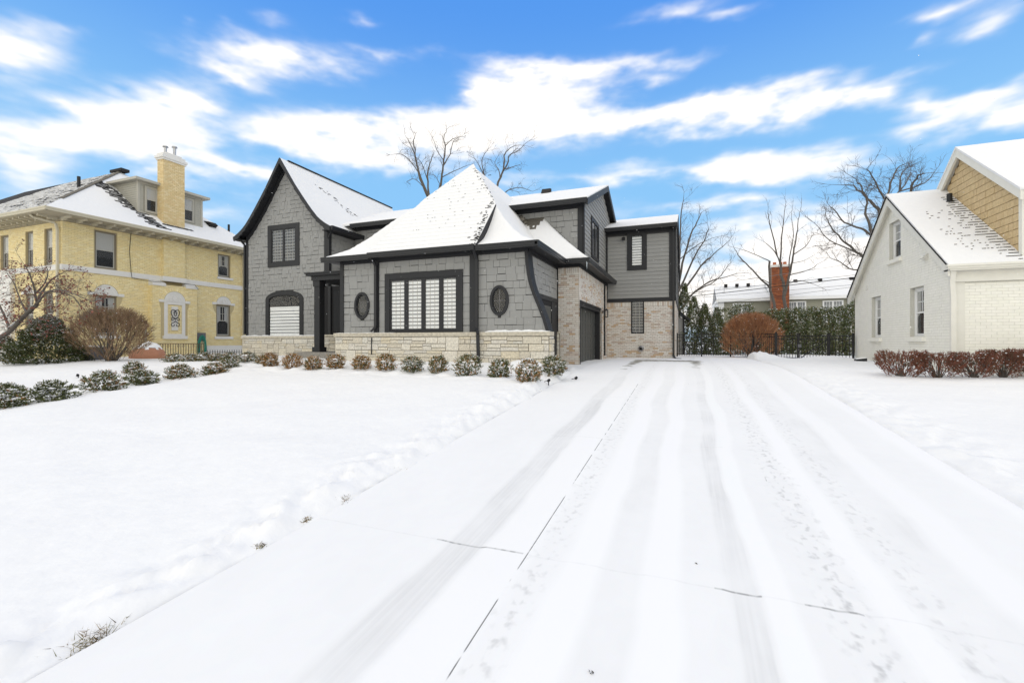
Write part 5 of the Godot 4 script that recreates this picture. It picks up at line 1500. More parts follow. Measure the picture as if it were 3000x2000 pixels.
	for k in 46:
		var dd := rng.randf_range(14.9, 16.3); flake(bits, Vector3(-24.25 - rng.randf() * 0.12, side_y.call(-24.3) + 0.03, -dd), Vector3.FORWARD, us, rng.randf_range(0.05, 0.2), 0.07)
	kind(obj("bare_shingles", bits, M.asphalt_shingle, h), "stuff")
	# dormer behind the chimney
	var wd := right_side(-24.96)
	var dm := MB.new(); dm.box(Vector3(-27.6, 7.7, -17.32), Vector3(-24.97, 9.56, -14.22))
	var dormer := obj("dormer", dm, mat(lin(0.36, 0.34, 0.28), 0.8), h)
	for r in 17:
		var b := MB.new(); b.hexa([Vector3(-27.6, 7.75 + r * 0.107, -14.22), Vector3(-24.97, 7.75 + r * 0.107, -14.22), Vector3(-24.97, 7.75 + r * 0.107, -14.19), Vector3(-27.6, 7.75 + r * 0.107, -14.19), Vector3(-27.6, 7.856 + r * 0.107, -14.22), Vector3(-24.97, 7.856 + r * 0.107, -14.22), Vector3(-24.97, 7.856 + r * 0.107, -14.206), Vector3(-27.6, 7.856 + r * 0.107, -14.206)])
		obj("siding_board", b, M.dormer_board, dormer)
		for q in [[14.22, 14.42], [16.94, 17.32], [15.1, 16.3]]:
			var c2 := MB.new(); wbox(c2, wd, q[0], q[1], 7.75 + r * 0.107, 7.85 + r * 0.107, 0.0, 0.02); obj("siding_board", c2, M.dormer_board, dormer)
	var tr := MB.new(); wbox(tr, wd, 14.17, 14.27, 7.9, 9.56, -0.05, 0.035); wbox(tr, wd, 17.27, 17.36, 7.9, 9.56, -0.05, 0.035); wbox(tr, wd, 14.2, 17.34, 7.98, 8.08, 0.0, 0.05); wbox(tr, wd, 14.2, 17.34, 9.46, 9.56, 0.0, 0.04); obj("trim_board", tr, M.dormer_trim, dormer)
	sash(dormer, wd, 14.48, 15.08, 8.12, 9.42, M.pane_frame, M.dormer_trim, "shade"); sash(dormer, wd, 16.3, 16.9, 8.12, 9.42, M.pane_frame, M.dormer_trim, "shade")
	var dr := MB.new(); dr.box(Vector3(-27.9, 9.56, -17.6), Vector3(-24.66, 9.68, -13.95)); obj("dormer_roof", dr, M.dormer_trim, dormer)
	# pipes on the roof, cables on the wall
	var vp := MB.new(); vp.cyl(Vector3(-27.3, 9.0, -13.0), Vector3(-27.3, 9.66, -13.0), 0.07, 0.07, 10); obj("vent_pipe", vp, M.iron, h)
	vp = MB.new(); vp.cyl(Vector3(-25.2, 8.1, -19.1), Vector3(-25.2, 8.62, -19.1), 0.06, 0.06, 10); obj("vent_pipe", vp, M.iron, h)
	vp = MB.new(); vp.hexa([Vector3(-25.3, 8.15, -17.9), Vector3(-25.3, 8.15, -18.3), Vector3(-25.0, 8.35, -18.3), Vector3(-25.0, 8.35, -17.9), Vector3(-25.7, 8.6, -17.9), Vector3(-25.7, 8.6, -18.3), Vector3(-25.2, 8.5, -18.3), Vector3(-25.2, 8.5, -17.9)]); obj("roof_vent", vp, M.asphalt_shingle, h)
	vp = MB.new(); vp.box(Vector3(-29.3, 10.9, -15.7), Vector3(-28.3, 11.05, -15.3)); obj("ridge_cap", vp, M.asphalt_shingle, h)
	var cb := MB.new()
	cb.tube(PackedVector3Array([Vector3(-24.64, 6.85, -13.72), Vector3(-24.64, 6.0, -13.66), Vector3(-24.62, 5.02, -13.72), Vector3(-24.6, 4.76, -13.74), Vector3(-24.6, 4.70, -14.2), Vector3(-24.35, 4.66, -14.6), Vector3(-24.40, 4.74, -15.2), Vector3(-24.42, 4.74, -16.0), Vector3(-24.3, 4.72, -16.5), Vector3(-24.34, 4.5, -16.72)]), PackedFloat32Array([0.012, 0.012, 0.012, 0.012, 0.012, 0.012, 0.012, 0.012, 0.012, 0.012]), 5)
	obj("cable", cb, M.wire, h)


const WHITES := [Color(0.82, 0.805, 0.73), Color(0.81, 0.795, 0.725), Color(0.83, 0.815, 0.745), Color(0.815, 0.80, 0.72)]
const SHAKES := [Color(0.60, 0.455, 0.255), Color(0.585, 0.44, 0.245), Color(0.615, 0.47, 0.265), Color(0.595, 0.45, 0.255)]


func white_house() -> void:
	var h := thing("white_house", "white painted brick house with steep snowy gable and tan shingled upper wall", "house", Vector3(9, 1.0, -18))
	var wl := left_side(6.2); var wf := front(14.5)
	var core := MB.new()
	var open := [Rect2(17.43, 4.33, 0.85, 1.24), Rect2(18.97, 1.84, 0.82, 1.45), Rect2(15.96, 1.84, 0.85, 1.45)]
	core.box(Vector3(6.4, 0.6, -21.4), Vector3(16, 3.5, -14.5))
	bands(core, wl, PackedVector2Array([Vector2(14.5, 0.6), Vector2(21.5, 0.6), Vector2(21.5, 3.5), Vector2(18.0, 6.26), Vector2(14.5, 3.5)]), open, -0.2, 0.0)
	obj("wall", core, M.white_joint, h)
	var budget := {"brick": 300}; var rest := MB.new()
	var br := {"name": "brick", "row": 0.075, "wide": Vector2(0.20, 0.215), "gap": 0.004, "gap_v": 0.005, "thick": 0.007, "out": 0.0014, "drop": 0.001, "colors": WHITES, "mat": M.white_brick, "chamfer": 0.04, "half": true}
	lay(h, wf, rect(6.42, 8.6, 1.0, 3.2), [], br, budget, rest)
	lay(h, wf, rect(8.6, 16.0, 1.0, 3.2), [], br, {}, rest)
	lay(h, wl, PackedVector2Array([Vector2(14.5, 0.9), Vector2(21.5, 0.9), Vector2(21.5, 3.5), Vector2(18.0, 6.3), Vector2(14.5, 3.5)]), [Rect2(17.43, 4.33, 0.85, 1.24), Rect2(18.97, 1.84, 0.82, 1.45), Rect2(15.96, 1.84, 0.85, 1.45)], br, budget, rest)
	kind(obj("bricks", rest, M.white_brick, h), "stuff")
	var cn := MB.new(); wbox(cn, wf, 6.2, 6.42, 1.0, 3.2, 0.0, 0.03); obj("corner_board", cn, M.white_paint, h)
	cn = MB.new(); wbox(cn, wf, 6.2, 16, 3.2, 3.52, 0.0, 0.09); obj("frieze_board", cn, M.white_paint, h)
	# windows set deep behind brick reveals
	for q in [[17.43, 18.28, 4.33, 5.57], [18.97, 19.79, 1.84, 3.29], [15.96, 16.81, 1.84, 3.29]]:
		var rv := MB.new()
		wbox(rv, wl, q[0], q[1], q[2], q[3], -0.2, -0.16)
		obj("reveal", rv, M.white_paint, h)
		sash(h, left_side(6.35), q[0] + 0.01, q[1] - 0.01, q[2] + 0.01, q[3] - 0.01, M.white_frame, M.white_frame, "grid curtain")
		var sl := MB.new()
		var a: float = q[0] - 0.08
		while a < q[1] + 0.05:
			sl.col = WHITES[rng.randi() % 4]; front_box(sl, wl, a, a + 0.066, q[2] - 0.11, q[2] + 0.005, 0.0, 0.09); a += 0.072
		obj("brick_sill", sl, M.white_brick, h)
	# roofs
	var rf := MB.new()
	sheet(rf, [Vector3(6.0, 3.62, -14.22), Vector3(16, 3.62, -14.22), Vector3(16, 6.46, -17.95), Vector3(6.0, 6.46, -17.95)], 0.06)
	sheet(rf, [Vector3(6.0, 3.55, -21.75), Vector3(16, 3.55, -21.75), Vector3(16, 6.46, -17.95), Vector3(6.0, 6.46, -17.95)], 0.06)
	obj("gable_roof_snow", rf, M.roof_snow, h)
	var dk := MB.new()
	for e in [[14.22, 3.60, 17.95, 6.42], [17.95, 6.42, 21.75, 3.53]]:
		dk.hexa([Vector3(5.985, e[1] - 0.06, -e[0]), Vector3(6.3, e[1] - 0.06, -e[0]), Vector3(6.3, e[1] - 0.02, -e[0]), Vector3(5.985, e[1] - 0.02, -e[0]), Vector3(5.985, e[3] - 0.06, -e[2]), Vector3(6.3, e[3] - 0.06, -e[2]), Vector3(6.3, e[3] - 0.02, -e[2]), Vector3(5.985, e[3] - 0.02, -e[2])])
	obj("roof_edge", dk, M.asphalt_shingle, h)
	var rk := MB.new()
	for e in [[17.95, 6.36, 21.72, 3.49], [14.3, 3.6, 17.95, 6.36]]:
		rk.hexa([Vector3(6.02, e[1] - 0.26, -e[0]), Vector3(6.07, e[1] - 0.26, -e[0]), Vector3(6.07, e[1], -e[0]), Vector3(6.02, e[1], -e[0]), Vector3(6.02, e[3] - 0.26, -e[2]), Vector3(6.07, e[3] - 0.26, -e[2]), Vector3(6.07, e[3], -e[2]), Vector3(6.02, e[3], -e[2])])
		rk.hexa([Vector3(6.07, e[1] - 0.12, -e[0]), Vector3(6.22, e[1] - 0.12, -e[0]), Vector3(6.22, e[1] - 0.09, -e[0]), Vector3(6.07, e[1] - 0.09, -e[0]), Vector3(6.07, e[3] - 0.12, -e[2]), Vector3(6.22, e[3] - 0.12, -e[2]), Vector3(6.22, e[3] - 0.09, -e[2]), Vector3(6.07, e[3] - 0.09, -e[2])])
	obj("rake_board", rk, M.white_paint, h)
	var gt := MB.new(); gt.beam(Vector3(5.95, 3.58, -14.2), Vector3(16, 3.58, -14.2), 0.12, 0.05); gt.beam(Vector3(5.97, 3.53, -14.22), Vector3(16, 3.53, -14.22), 0.1, 0.06); gt.box(Vector3(6.02, 3.46, -14.5), Vector3(16, 3.5, -14.2)); obj("gutter", gt, M.white_paint, h)
	downspout(h, [Vector3(6.12, 3.5, -14.3), Vector3(6.13, 3.2, -14.38), Vector3(6.17, 2.8, -14.42), Vector3(6.17, 1.1, -14.42)], M.white_paint, 0.1)
	# taller part: tan shingled gable over the low roof
	var wt := left_side(7.5)
	var up := MB.new(); slab(up, wt, PackedVector2Array([Vector2(14.45, 3.7), Vector2(18.1, 3.7), Vector2(19.6, 4.9), Vector2(17.0, 7.18), Vector2(14.45, 5.26)]), -0.3, 0.0); up.box(Vector3(7.6, 3.5, -19.5), Vector3(16, 5.2, -14.45)); obj("upper_wall", up, mat(lin(0.22, 0.16, 0.09), 0.9), h)  # dark brown backing paints the shadow lines between the shingle courses
	var shk := MB.new()
	lay(h, wt, PackedVector2Array([Vector2(14.5, 3.72), Vector2(18.0, 3.72), Vector2(19.4, 4.9), Vector2(17.0, 7.1), Vector2(14.5, 5.22)]), [], {"name": "wall_shingle", "row": 0.185, "wide": Vector2(0.10, 0.22), "gap": 0.004, "gap_v": 0.014, "thick": 0.03, "out": 0.004, "drop": 0.003, "colors": SHAKES, "mat": M.shake, "chamfer": 0.01}, {"wall_shingle": 300}, shk)
	lay(h, front(14.45), rect(7.5, 16.0, 3.6, 5.2), [], {"name": "wall_shingle", "row": 0.185, "wide": Vector2(0.10, 0.22), "gap": 0.004, "gap_v": 0.014, "thick": 0.03, "out": 0.004, "drop": 0.003, "colors": SHAKES, "mat": M.shake, "chamfer": 0.01}, {}, shk)
	kind(obj("wall_shingles", shk, M.shake, h), "stuff")
	var tb := MB.new(); wbox(tb, wt, 14.40, 14.52, 3.7, 5.3, 0.0, 0.06); obj("corner_board", tb, M.white_paint, h)
	var r2 := MB.new()
	sheet(r2, [Vector3(7.3, 5.34, -14.2), Vector3(16, 5.34, -14.2), Vector3(16, 7.38, -16.95), Vector3(7.3, 7.38, -16.95)], 0.06)
	sheet(r2, [Vector3(7.3, 4.9, -19.9), Vector3(16, 4.9, -19.9), Vector3(16, 7.38, -16.95), Vector3(7.3, 7.38, -16.95)], 0.06)
	obj("upper_roof_snow", r2, M.roof_snow, h)
	rk = MB.new()
	for e in [[14.22, 5.32, 16.95, 7.34], [16.95, 7.34, 19.9, 4.86]]:
		rk.hexa([Vector3(7.32, e[1] - 0.26, -e[0]), Vector3(7.38, e[1] - 0.26, -e[0]), Vector3(7.38, e[1] - 0.02, -e[0]), Vector3(7.32, e[1] - 0.02, -e[0]), Vector3(7.32, e[3] - 0.26, -e[2]), Vector3(7.38, e[3] - 0.26, -e[2]), Vector3(7.38, e[3] - 0.02, -e[2]), Vector3(7.32, e[3] - 0.02, -e[2])])
		rk.hexa([Vector3(7.38, e[1] - 0.14, -e[0]), Vector3(7.52, e[1] - 0.14, -e[0]), Vector3(7.52, e[1] - 0.1, -e[0]), Vector3(7.38, e[1] - 0.1, -e[0]), Vector3(7.38, e[3] - 0.14, -e[2]), Vector3(7.52, e[3] - 0.14, -e[2]), Vector3(7.52, e[3] - 0.1, -e[2]), Vector3(7.38, e[3] - 0.1, -e[2])])
	obj("rake_board", rk, M.white_paint, h)
	var bits := MB.new(); var us := Vector3(0, 2.84, -3.73).normalized()
	for k in 260:   # wind-swept shingles along the foot of the tan wall
		var t := rng.randf()
		var d := floorf(lerpf(14.35, 17.6, t) / 0.12) * 0.12
		var away := absf(rng.randfn(0.0, 0.24)) * (0.25 + 0.75 * sin(PI * clampf(t * 0.9 + 0.1, 0, 1)))
		if away > 0.25 and rng.randf() < 0.4: continue
		flake(bits, Vector3(7.45 - away - 0.05, 3.62 + (d - 14.22) * 0.7614 + 0.012, -d), Vector3.RIGHT, us, rng.randf_range(0.02, 0.11), rng.randf_range(0.005, 0.017))
	for k in 60:
		var d := floorf(rng.randf_range(14.8, 16.8) / 0.12) * 0.12
		flake(bits, Vector3(rng.randf_range(6.4, 7.2), 3.62 + (d - 14.22) * 0.7614 + 0.010, -d), Vector3.RIGHT, us, rng.randf_range(0.02, 0.06), 0.005)
	kind(obj("bare_shingles", bits, M.worn_shingle, h), "stuff")
	var vp := MB.new(); vp.cyl(Vector3(7.28, 5.7, -17.2), Vector3(7.28, 6.1, -17.2), 0.065, 0.065, 10); vp.cyl(Vector3(7.28, 5.84, -17.2), Vector3(7.28, 5.88, -17.2), 0.12, 0.1, 10); obj("vent_pipe", vp, M.iron, h)
	var bx := MB.new(); wbox(bx, wl, 20.15, 20.32, 3.62, 3.78, 0.0, 0.02); obj("wall_plate", bx, M.white_paint, h)
	bx = MB.new(); bx.hexa([wl.p(15.7, 4.02, 0), wl.p(15.95, 4.02, 0), wl.p(15.95, 4.16, 0), wl.p(15.7, 4.16, 0), wl.p(15.7, 4.02, 0.14), wl.p(15.95, 4.02, 0.14), wl.p(15.95, 4.06, 0.12), wl.p(15.7, 4.06, 0.12)]); obj("vent_hood", bx, M.white_paint, h)


func far_house() -> void:
	var h := thing("far_house", "sage green house with snowy roof and red brick chimney beyond the hedge", "house", Vector3(7, 1.0, -44))
	var m := MB.new(); m.box(Vector3(2.6, 0.8, -49), Vector3(6.6, 5.25, -42.4)); m.box(Vector3(6.6, 0.8, -49), Vector3(14.0, 5.25, -42)); obj("wall", m, M.sage, h)
	for q in [[Vector3(2.56, 0.8, -42.39), Vector3(3.0, 5.3, -42.3)], [Vector3(2.5, 0.8, -49), Vector3(2.6, 5.3, -42.4)], [Vector3(11.6, 0.8, -42), Vector3(11.85, 5.2, -41.9)]]:
		m = MB.new(); m.box(q[0], q[1]); obj("corner_board", m, M.white_frame, h)
	m = MB.new(); m.box(Vector3(12.1, 0.8, -42), Vector3(13.9, 5.2, -41.85)); obj("brick_bay", m, M.clay, h)
	m = MB.new()
	sheet(m, [Vector3(2.4, 5.3, -42.0), Vector3(6.6, 5.3, -42.0), Vector3(6.6, 6.75, -45.5), Vector3(2.4, 6.75, -45.5)], 0.1)
	sheet(m, [Vector3(2.4, 5.3, -49.2), Vector3(14.2, 5.3, -49.2), Vector3(14.2, 6.75, -45.5), Vector3(2.4, 6.75, -45.5)], 0.1)
	sheet(m, [Vector3(6.4, 5.3, -41.6), Vector3(14.2, 5.3, -41.6), Vector3(14.2, 6.95, -45.3), Vector3(6.4, 6.95, -45.3)], 0.1)
	obj("roof_snow", m, M.roof_snow, h)
	m = MB.new(); m.box(Vector3(2.4, 5.05, -42.05), Vector3(6.5, 5.22, -41.98)); m.box(Vector3(6.4, 5.05, -41.65), Vector3(14.2, 5.22, -41.58)); m.box(Vector3(2.38, 5.0, -49.0), Vector3(2.5, 5.22, -42.0)); obj("fascia", m, M.white_frame, h)
	m = MB.new(); m.box(Vector3(6.36, 0.9, -42.1), Vector3(7.58, 7.62, -41.2)); obj("chimney", m, mat(lin(0.25, 0.17, 0.12), 0.95), h)
	var rest := MB.new()
	lay(h, front(41.2), rect(6.36, 7.58, 2.6, 7.62), [], {"name": "brick", "row": 0.08, "wide": Vector2(0.21, 0.23), "gap": 0.012, "thick": 0.02, "out": 0.005, "colors": [Color(0.36, 0.115, 0.05), Color(0.30, 0.095, 0.045), Color(0.41, 0.145, 0.065), Color(0.26, 0.085, 0.045)], "mat": M.red_brick, "chamfer": 0.03, "half": true}, {}, rest)
	kind(obj("bricks", rest, M.red_brick, h), "stuff")
	m = MB.new(); m.box(Vector3(6.28, 7.62, -42.18), Vector3(7.66, 7.80, -41.1)); obj("chimney_cap", m, M.limestone, h)
	for x in [6.62, 7.05, 7.34]:
		m = MB.new(); m.cyl(Vector3(x, 7.8, -41.6), Vector3(x, 8.06, -41.6), 0.13, 0.12, 10); obj("chimney_pot", m, M.clay, h)
	for q in [[3.66, 5.08, 42.4], [7.6, 8.88, 42.0], [9.98, 11.35, 42.0]]:
		var w := front(q[2])
		m = MB.new(); frame_rect(m, w, q[0], q[1], 3.2, 4.93, 0.1, 0.1, 0.1, 0.0, 0.06)
		var mid: float = (q[0] + q[1]) * 0.5
		wbox(m, w, mid - 0.06, mid + 0.06, 3.3, 4.83, 0.0, 0.055)
		for k in 2:
			var a: float = (q[0] + 0.1) if k == 0 else mid + 0.06
			var b: float = mid - 0.06 if k == 0 else q[1] - 0.1
			for i in range(1, 3): wbox(m, w, lerpf(a, b, i / 3.0) - 0.013, lerpf(a, b, i / 3.0) + 0.013, 3.3, 4.83, 0.01, 0.04)
			for i in range(1, 5): wbox(m, w, a, b, lerpf(3.3, 4.83, i / 5.0) - 0.013, lerpf(3.3, 4.83, i / 5.0) + 0.013, 0.011, 0.039)
		var win := obj("window", m, M.white_frame, h)
		m = MB.new(); wbox(m, w, q[0] + 0.1, q[1] - 0.1, 3.3, 4.83, 0.001, 0.008); obj("room_board", m, M.sheer, win)
		pane(win, w, q[0] + 0.1, q[1] - 0.1, 3.3, 4.83, 0.02)
	for x in [3.2, 4.1, 5.0, 8.6, 10.4, 12.6]:
		m = MB.new(); m.box(Vector3(x, 6.62, -45.2), Vector3(x + 0.26, 6.86 if x < 6 else 7.02, -44.9)); obj("roof_vent", m, M.asphalt_shingle, h)


# main limbs of the bare trees: points as [x, y, depth], then the thickness at both ends
const LIMBS := {
	"a": [[[[-20.61, 1.44, 34.00], [-20.58, 10.53, 34.00], [-20.61, 14.06, 34.00]], 0.34, 0.27], [[[-20.61, 13.91, 34.00], [-21.72, 15.90, 34.25], [-22.37, 18.02, 34.50], [-22.89, 19.11, 34.75], [-23.63, 20.18, 35.00]], 0.2, 0.04], [[[-20.61, 14.11, 34.00], [-20.99, 15.16, 33.62], [-21.29, 16.52, 33.25], [-21.45, 18.28, 32.88], [-21.14, 18.74, 32.50]], 0.2, 0.04], [[[-20.48, 14.04, 34.00], [-21.22, 16.27, 34.67], [-21.28, 17.87, 35.33], [-21.47, 18.71, 36.00]], 0.17, 0.04], [[[-21.84, 16.57, 34.00], [-22.83, 17.72, 34.33], [-23.95, 18.56, 34.67], [-24.92, 18.83, 35.00]], 0.09, 0.03], [[[-20.88, 15.85, 34.00], [-20.73, 16.64, 33.00], [-20.62, 16.77, 32.00]], 0.08, 0.03], [[[-21.22, 15.16, 34.00], [-22.73, 16.27, 35.00], [-24.12, 16.62, 36.00]], 0.07, 0.03]],
	"b": [[[[-21.52, 1.41, 37.00], [-21.41, 11.23, 37.00], [-21.34, 15.81, 37.00]], 0.3, 0.22], [[[-21.34, 15.65, 37.00], [-21.12, 16.89, 37.00], [-20.98, 18.14, 37.00], [-20.73, 19.67, 37.00], [-20.87, 20.64, 37.00], [-20.55, 21.28, 37.00]], 0.22, 0.03], [[[-21.02, 17.98, 37.00], [-20.63, 19.22, 37.67], [-20.63, 20.68, 38.33], [-20.33, 21.33, 39.00]], 0.11, 0.03], [[[-20.73, 19.74, 37.00], [-19.61, 19.88, 36.25], [-18.37, 19.58, 35.50]], 0.08, 0.03], [[[-21.12, 16.89, 37.00], [-20.40, 17.44, 37.50], [-19.59, 17.92, 38.00], [-19.13, 18.30, 38.50]], 0.09, 0.03], [[[-20.98, 18.45, 37.00], [-21.04, 19.01, 36.00], [-20.73, 19.33, 35.00]], 0.08, 0.03], [[[-21.19, 16.11, 37.00], [-21.99, 17.17, 37.50], [-22.59, 17.68, 38.00]], 0.07, 0.03]],
	"c": [[[[-15.23, 1.44, 35.00], [-15.04, 10.30, 35.00], [-14.86, 13.99, 35.00]], 0.3, 0.22], [[[-14.86, 13.84, 35.00], [-14.68, 15.02, 35.17], [-14.35, 15.95, 35.33], [-14.26, 16.94, 35.50], [-14.29, 17.58, 35.67], [-13.77, 18.09, 35.83], [-13.16, 18.26, 36.00]], 0.2, 0.03], [[[-14.18, 15.89, 35.00], [-13.56, 16.25, 34.50], [-13.24, 16.65, 34.00], [-12.24, 16.71, 33.50], [-11.50, 16.93, 33.00]], 0.12, 0.03], [[[-14.52, 15.37, 35.00], [-14.82, 16.21, 35.67], [-15.49, 17.13, 36.33], [-15.61, 17.84, 37.00]], 0.09, 0.03], [[[-14.18, 15.95, 35.00], [-13.87, 16.58, 36.25], [-13.55, 17.22, 37.50]], 0.08, 0.03], [[[-14.86, 13.13, 35.00], [-13.90, 13.94, 34.75], [-13.20, 14.12, 34.50], [-12.23, 14.00, 34.25], [-11.43, 13.56, 34.00]], 0.1, 0.03], [[[-14.98, 11.72, 35.00], [-16.23, 15.87, 35.83], [-16.88, 17.74, 36.67], [-16.65, 19.04, 37.50]], 0.13, 0.03], [[[-15.98, 16.42, 35.00], [-17.13, 17.53, 36.00], [-18.38, 18.54, 37.00]], 0.07, 0.02]],
	"d": [[[[-0.47, 1.48, 36.00], [-0.57, 3.51, 36.00], [-0.62, 5.28, 36.00]], 0.34, 0.28], [[[-0.62, 5.03, 36.00], [-0.24, 7.59, 36.25], [0.33, 9.63, 36.50], [0.86, 10.92, 36.75], [1.10, 11.42, 37.00]], 0.19, 0.03], [[[-0.62, 5.16, 36.00], [0.41, 7.52, 35.33], [1.16, 8.80, 34.67], [1.44, 9.51, 34.00]], 0.16, 0.03], [[[-0.59, 4.78, 36.00], [1.00, 7.32, 36.67], [1.92, 8.27, 37.33], [3.01, 9.32, 38.00]], 0.17, 0.03], [[[-0.59, 4.27, 36.00], [1.15, 5.78, 35.50], [2.23, 6.16, 35.00], [3.37, 6.38, 34.50]], 0.15, 0.03], [[[-0.62, 5.54, 36.00], [-0.47, 8.32, 36.00], [-0.35, 10.84, 36.00], [-0.17, 12.39, 36.00]], 0.2, 0.03], [[[-0.57, 3.76, 36.00], [0.48, 5.34, 37.00], [2.19, 6.42, 38.00], [3.21, 7.82, 39.00]], 0.14, 0.03], [[[-0.24, 7.80, 36.00], [0.69, 8.64, 35.50], [1.69, 9.00, 35.00]], 0.08, 0.03]],
	"e": [[[[6.25, 1.23, 38.00], [6.11, 4.10, 38.00], [5.81, 5.49, 38.00], [5.74, 7.63, 38.00]], 0.24, 0.14], [[[5.78, 5.62, 38.00], [4.70, 7.10, 38.67], [3.96, 8.22, 39.33], [3.54, 9.18, 40.00]], 0.14, 0.03], [[[5.70, 7.63, 38.00], [4.72, 8.11, 37.50], [3.72, 8.46, 37.00]], 0.07, 0.03], [[[6.72, 1.23, 38.00], [6.72, 4.21, 38.00], [6.53, 6.58, 38.00], [6.42, 7.46, 38.00]], 0.26, 0.15], [[[6.42, 7.41, 38.00], [6.15, 8.37, 38.50], [5.62, 9.17, 39.00]], 0.1, 0.04], [[[6.11, 8.18, 38.00], [5.89, 9.42, 37.67], [5.60, 10.48, 37.33], [5.48, 10.97, 37.00]], 0.1, 0.025], [[[6.46, 7.51, 38.00], [6.54, 9.23, 38.17], [6.67, 10.50, 38.33], [6.81, 11.64, 38.50]], 0.12, 0.025], [[[6.77, 4.96, 38.00], [7.07, 6.92, 38.00], [7.28, 8.10, 38.00], [7.43, 9.37, 38.00], [7.52, 10.22, 38.00], [7.69, 11.11, 38.00]], 0.17, 0.025], [[[7.00, 6.68, 38.00], [6.94, 7.81, 37.67], [7.13, 9.25, 37.33], [6.94, 10.54, 37.00]], 0.1, 0.02], [[[7.28, 8.02, 38.00], [8.21, 8.71, 39.00], [8.86, 9.68, 40.00]], 0.08, 0.025], [[[6.98, 6.53, 38.00], [8.00, 6.72, 37.00], [8.33, 6.97, 36.00]], 0.08, 0.02], [[[7.11, 7.42, 38.00], [7.89, 7.57, 38.50], [8.47, 7.87, 39.00]], 0.05, 0.02], [[[6.79, 5.95, 38.00], [7.84, 6.19, 38.75], [8.97, 5.90, 39.50]], 0.07, 0.02], [[[5.89, 5.99, 38.00], [4.97, 6.31, 37.25], [4.11, 6.18, 36.50]], 0.07, 0.02]],
	"f": [[[[11.15, 1.37, 30.00], [10.97, 3.54, 30.00], [10.68, 5.54, 30.00]], 0.4, 0.32], [[[10.68, 5.36, 30.00], [10.33, 7.42, 30.17], [10.02, 8.51, 30.33], [9.62, 9.28, 30.50], [9.23, 9.91, 30.67], [8.77, 10.49, 30.83], [8.29, 10.66, 31.00]], 0.24, 0.03], [[[10.65, 5.54, 30.00], [9.89, 6.84, 29.83], [9.39, 7.30, 29.67], [9.06, 8.30, 29.50], [8.91, 9.36, 29.33], [8.63, 10.07, 29.17], [8.28, 10.42, 29.00]], 0.2, 0.03], [[[9.91, 8.34, 30.00], [10.23, 9.15, 30.40], [10.36, 9.82, 30.80], [10.68, 10.66, 31.20], [11.10, 11.47, 31.60], [11.58, 11.77, 32.00]], 0.16, 0.03], [[[10.09, 9.42, 30.00], [9.46, 9.87, 29.33], [8.95, 10.36, 28.67], [8.57, 10.48, 28.00]], 0.1, 0.03], [[[9.49, 7.37, 30.00], [8.95, 7.97, 30.25], [8.31, 8.39, 30.50], [7.89, 9.21, 30.75], [7.74, 9.49, 31.00]], 0.13, 0.03], [[[10.83, 4.45, 30.00], [9.60, 5.84, 30.33], [9.23, 6.44, 30.67], [8.69, 7.12, 31.00], [8.21, 7.85, 31.33], [7.88, 8.60, 31.67], [7.75, 9.36, 32.00]], 0.19, 0.03], [[[8.44, 6.94, 30.00], [7.34, 7.25, 29.50], [6.71, 7.93, 29.00]], 0.08, 0.025], [[[10.68, 5.36, 30.00], [10.65, 7.97, 29.50], [10.72, 9.41, 29.00], [10.84, 10.01, 28.50], [10.94, 9.94, 28.00]], 0.2, 0.03], [[[10.97, 9.14, 30.00], [11.01, 10.20, 30.50], [11.46, 10.87, 31.00]], 0.09, 0.03], [[[10.27, 10.32, 30.00], [11.13, 11.00, 31.25], [11.92, 11.71, 32.50]], 0.08, 0.03], [[[9.49, 5.79, 30.00], [8.76, 5.75, 30.67], [8.29, 6.31, 31.33], [7.99, 6.70, 32.00]], 0.09, 0.03], [[[11.09, 9.58, 30.00], [11.55, 9.97, 30.00], [11.95, 10.32, 30.00]], 0.08, 0.03]],
	"maple": [[[[-25.31, 1.08, 9.00], [-24.43, 1.67, 9.00], [-23.13, 2.13, 9.00], [-22.00, 2.73, 9.00], [-21.39, 3.05, 9.00]], 0.09, 0.06], [[[-21.39, 3.05, 9.00], [-21.80, 3.43, 9.27], [-21.72, 3.98, 9.53], [-21.53, 4.28, 9.80]], 0.05, 0.012], [[[-21.30, 3.17, 9.00], [-20.25, 3.41, 8.80], [-18.91, 3.39, 8.60], [-17.03, 2.96, 8.40]], 0.035, 0.01], [[[-22.00, 2.73, 9.00], [-23.02, 3.25, 9.23], [-24.08, 3.96, 9.47], [-25.17, 4.44, 9.70]], 0.035, 0.01], [[[-21.39, 3.05, 9.00], [-21.16, 3.57, 8.83], [-21.07, 4.07, 8.67], [-20.98, 4.34, 8.50]], 0.035, 0.01], [[[-23.13, 2.13, 9.00], [-24.03, 2.76, 9.17], [-24.96, 3.45, 9.33], [-25.15, 4.01, 9.50]], 0.05, 0.01], [[[-21.13, 3.38, 9.00], [-21.38, 3.80, 9.20], [-21.63, 4.21, 9.40], [-22.20, 4.52, 9.60]], 0.03, 0.01], [[[-22.55, 2.41, 9.00], [-20.84, 2.43, 8.70], [-18.94, 2.50, 8.40]], 0.02, 0.008], [[[-21.13, 3.38, 9.00], [-20.57, 3.46, 9.17], [-19.91, 3.27, 9.33], [-19.76, 2.87, 9.50]], 0.028, 0.01]],
}


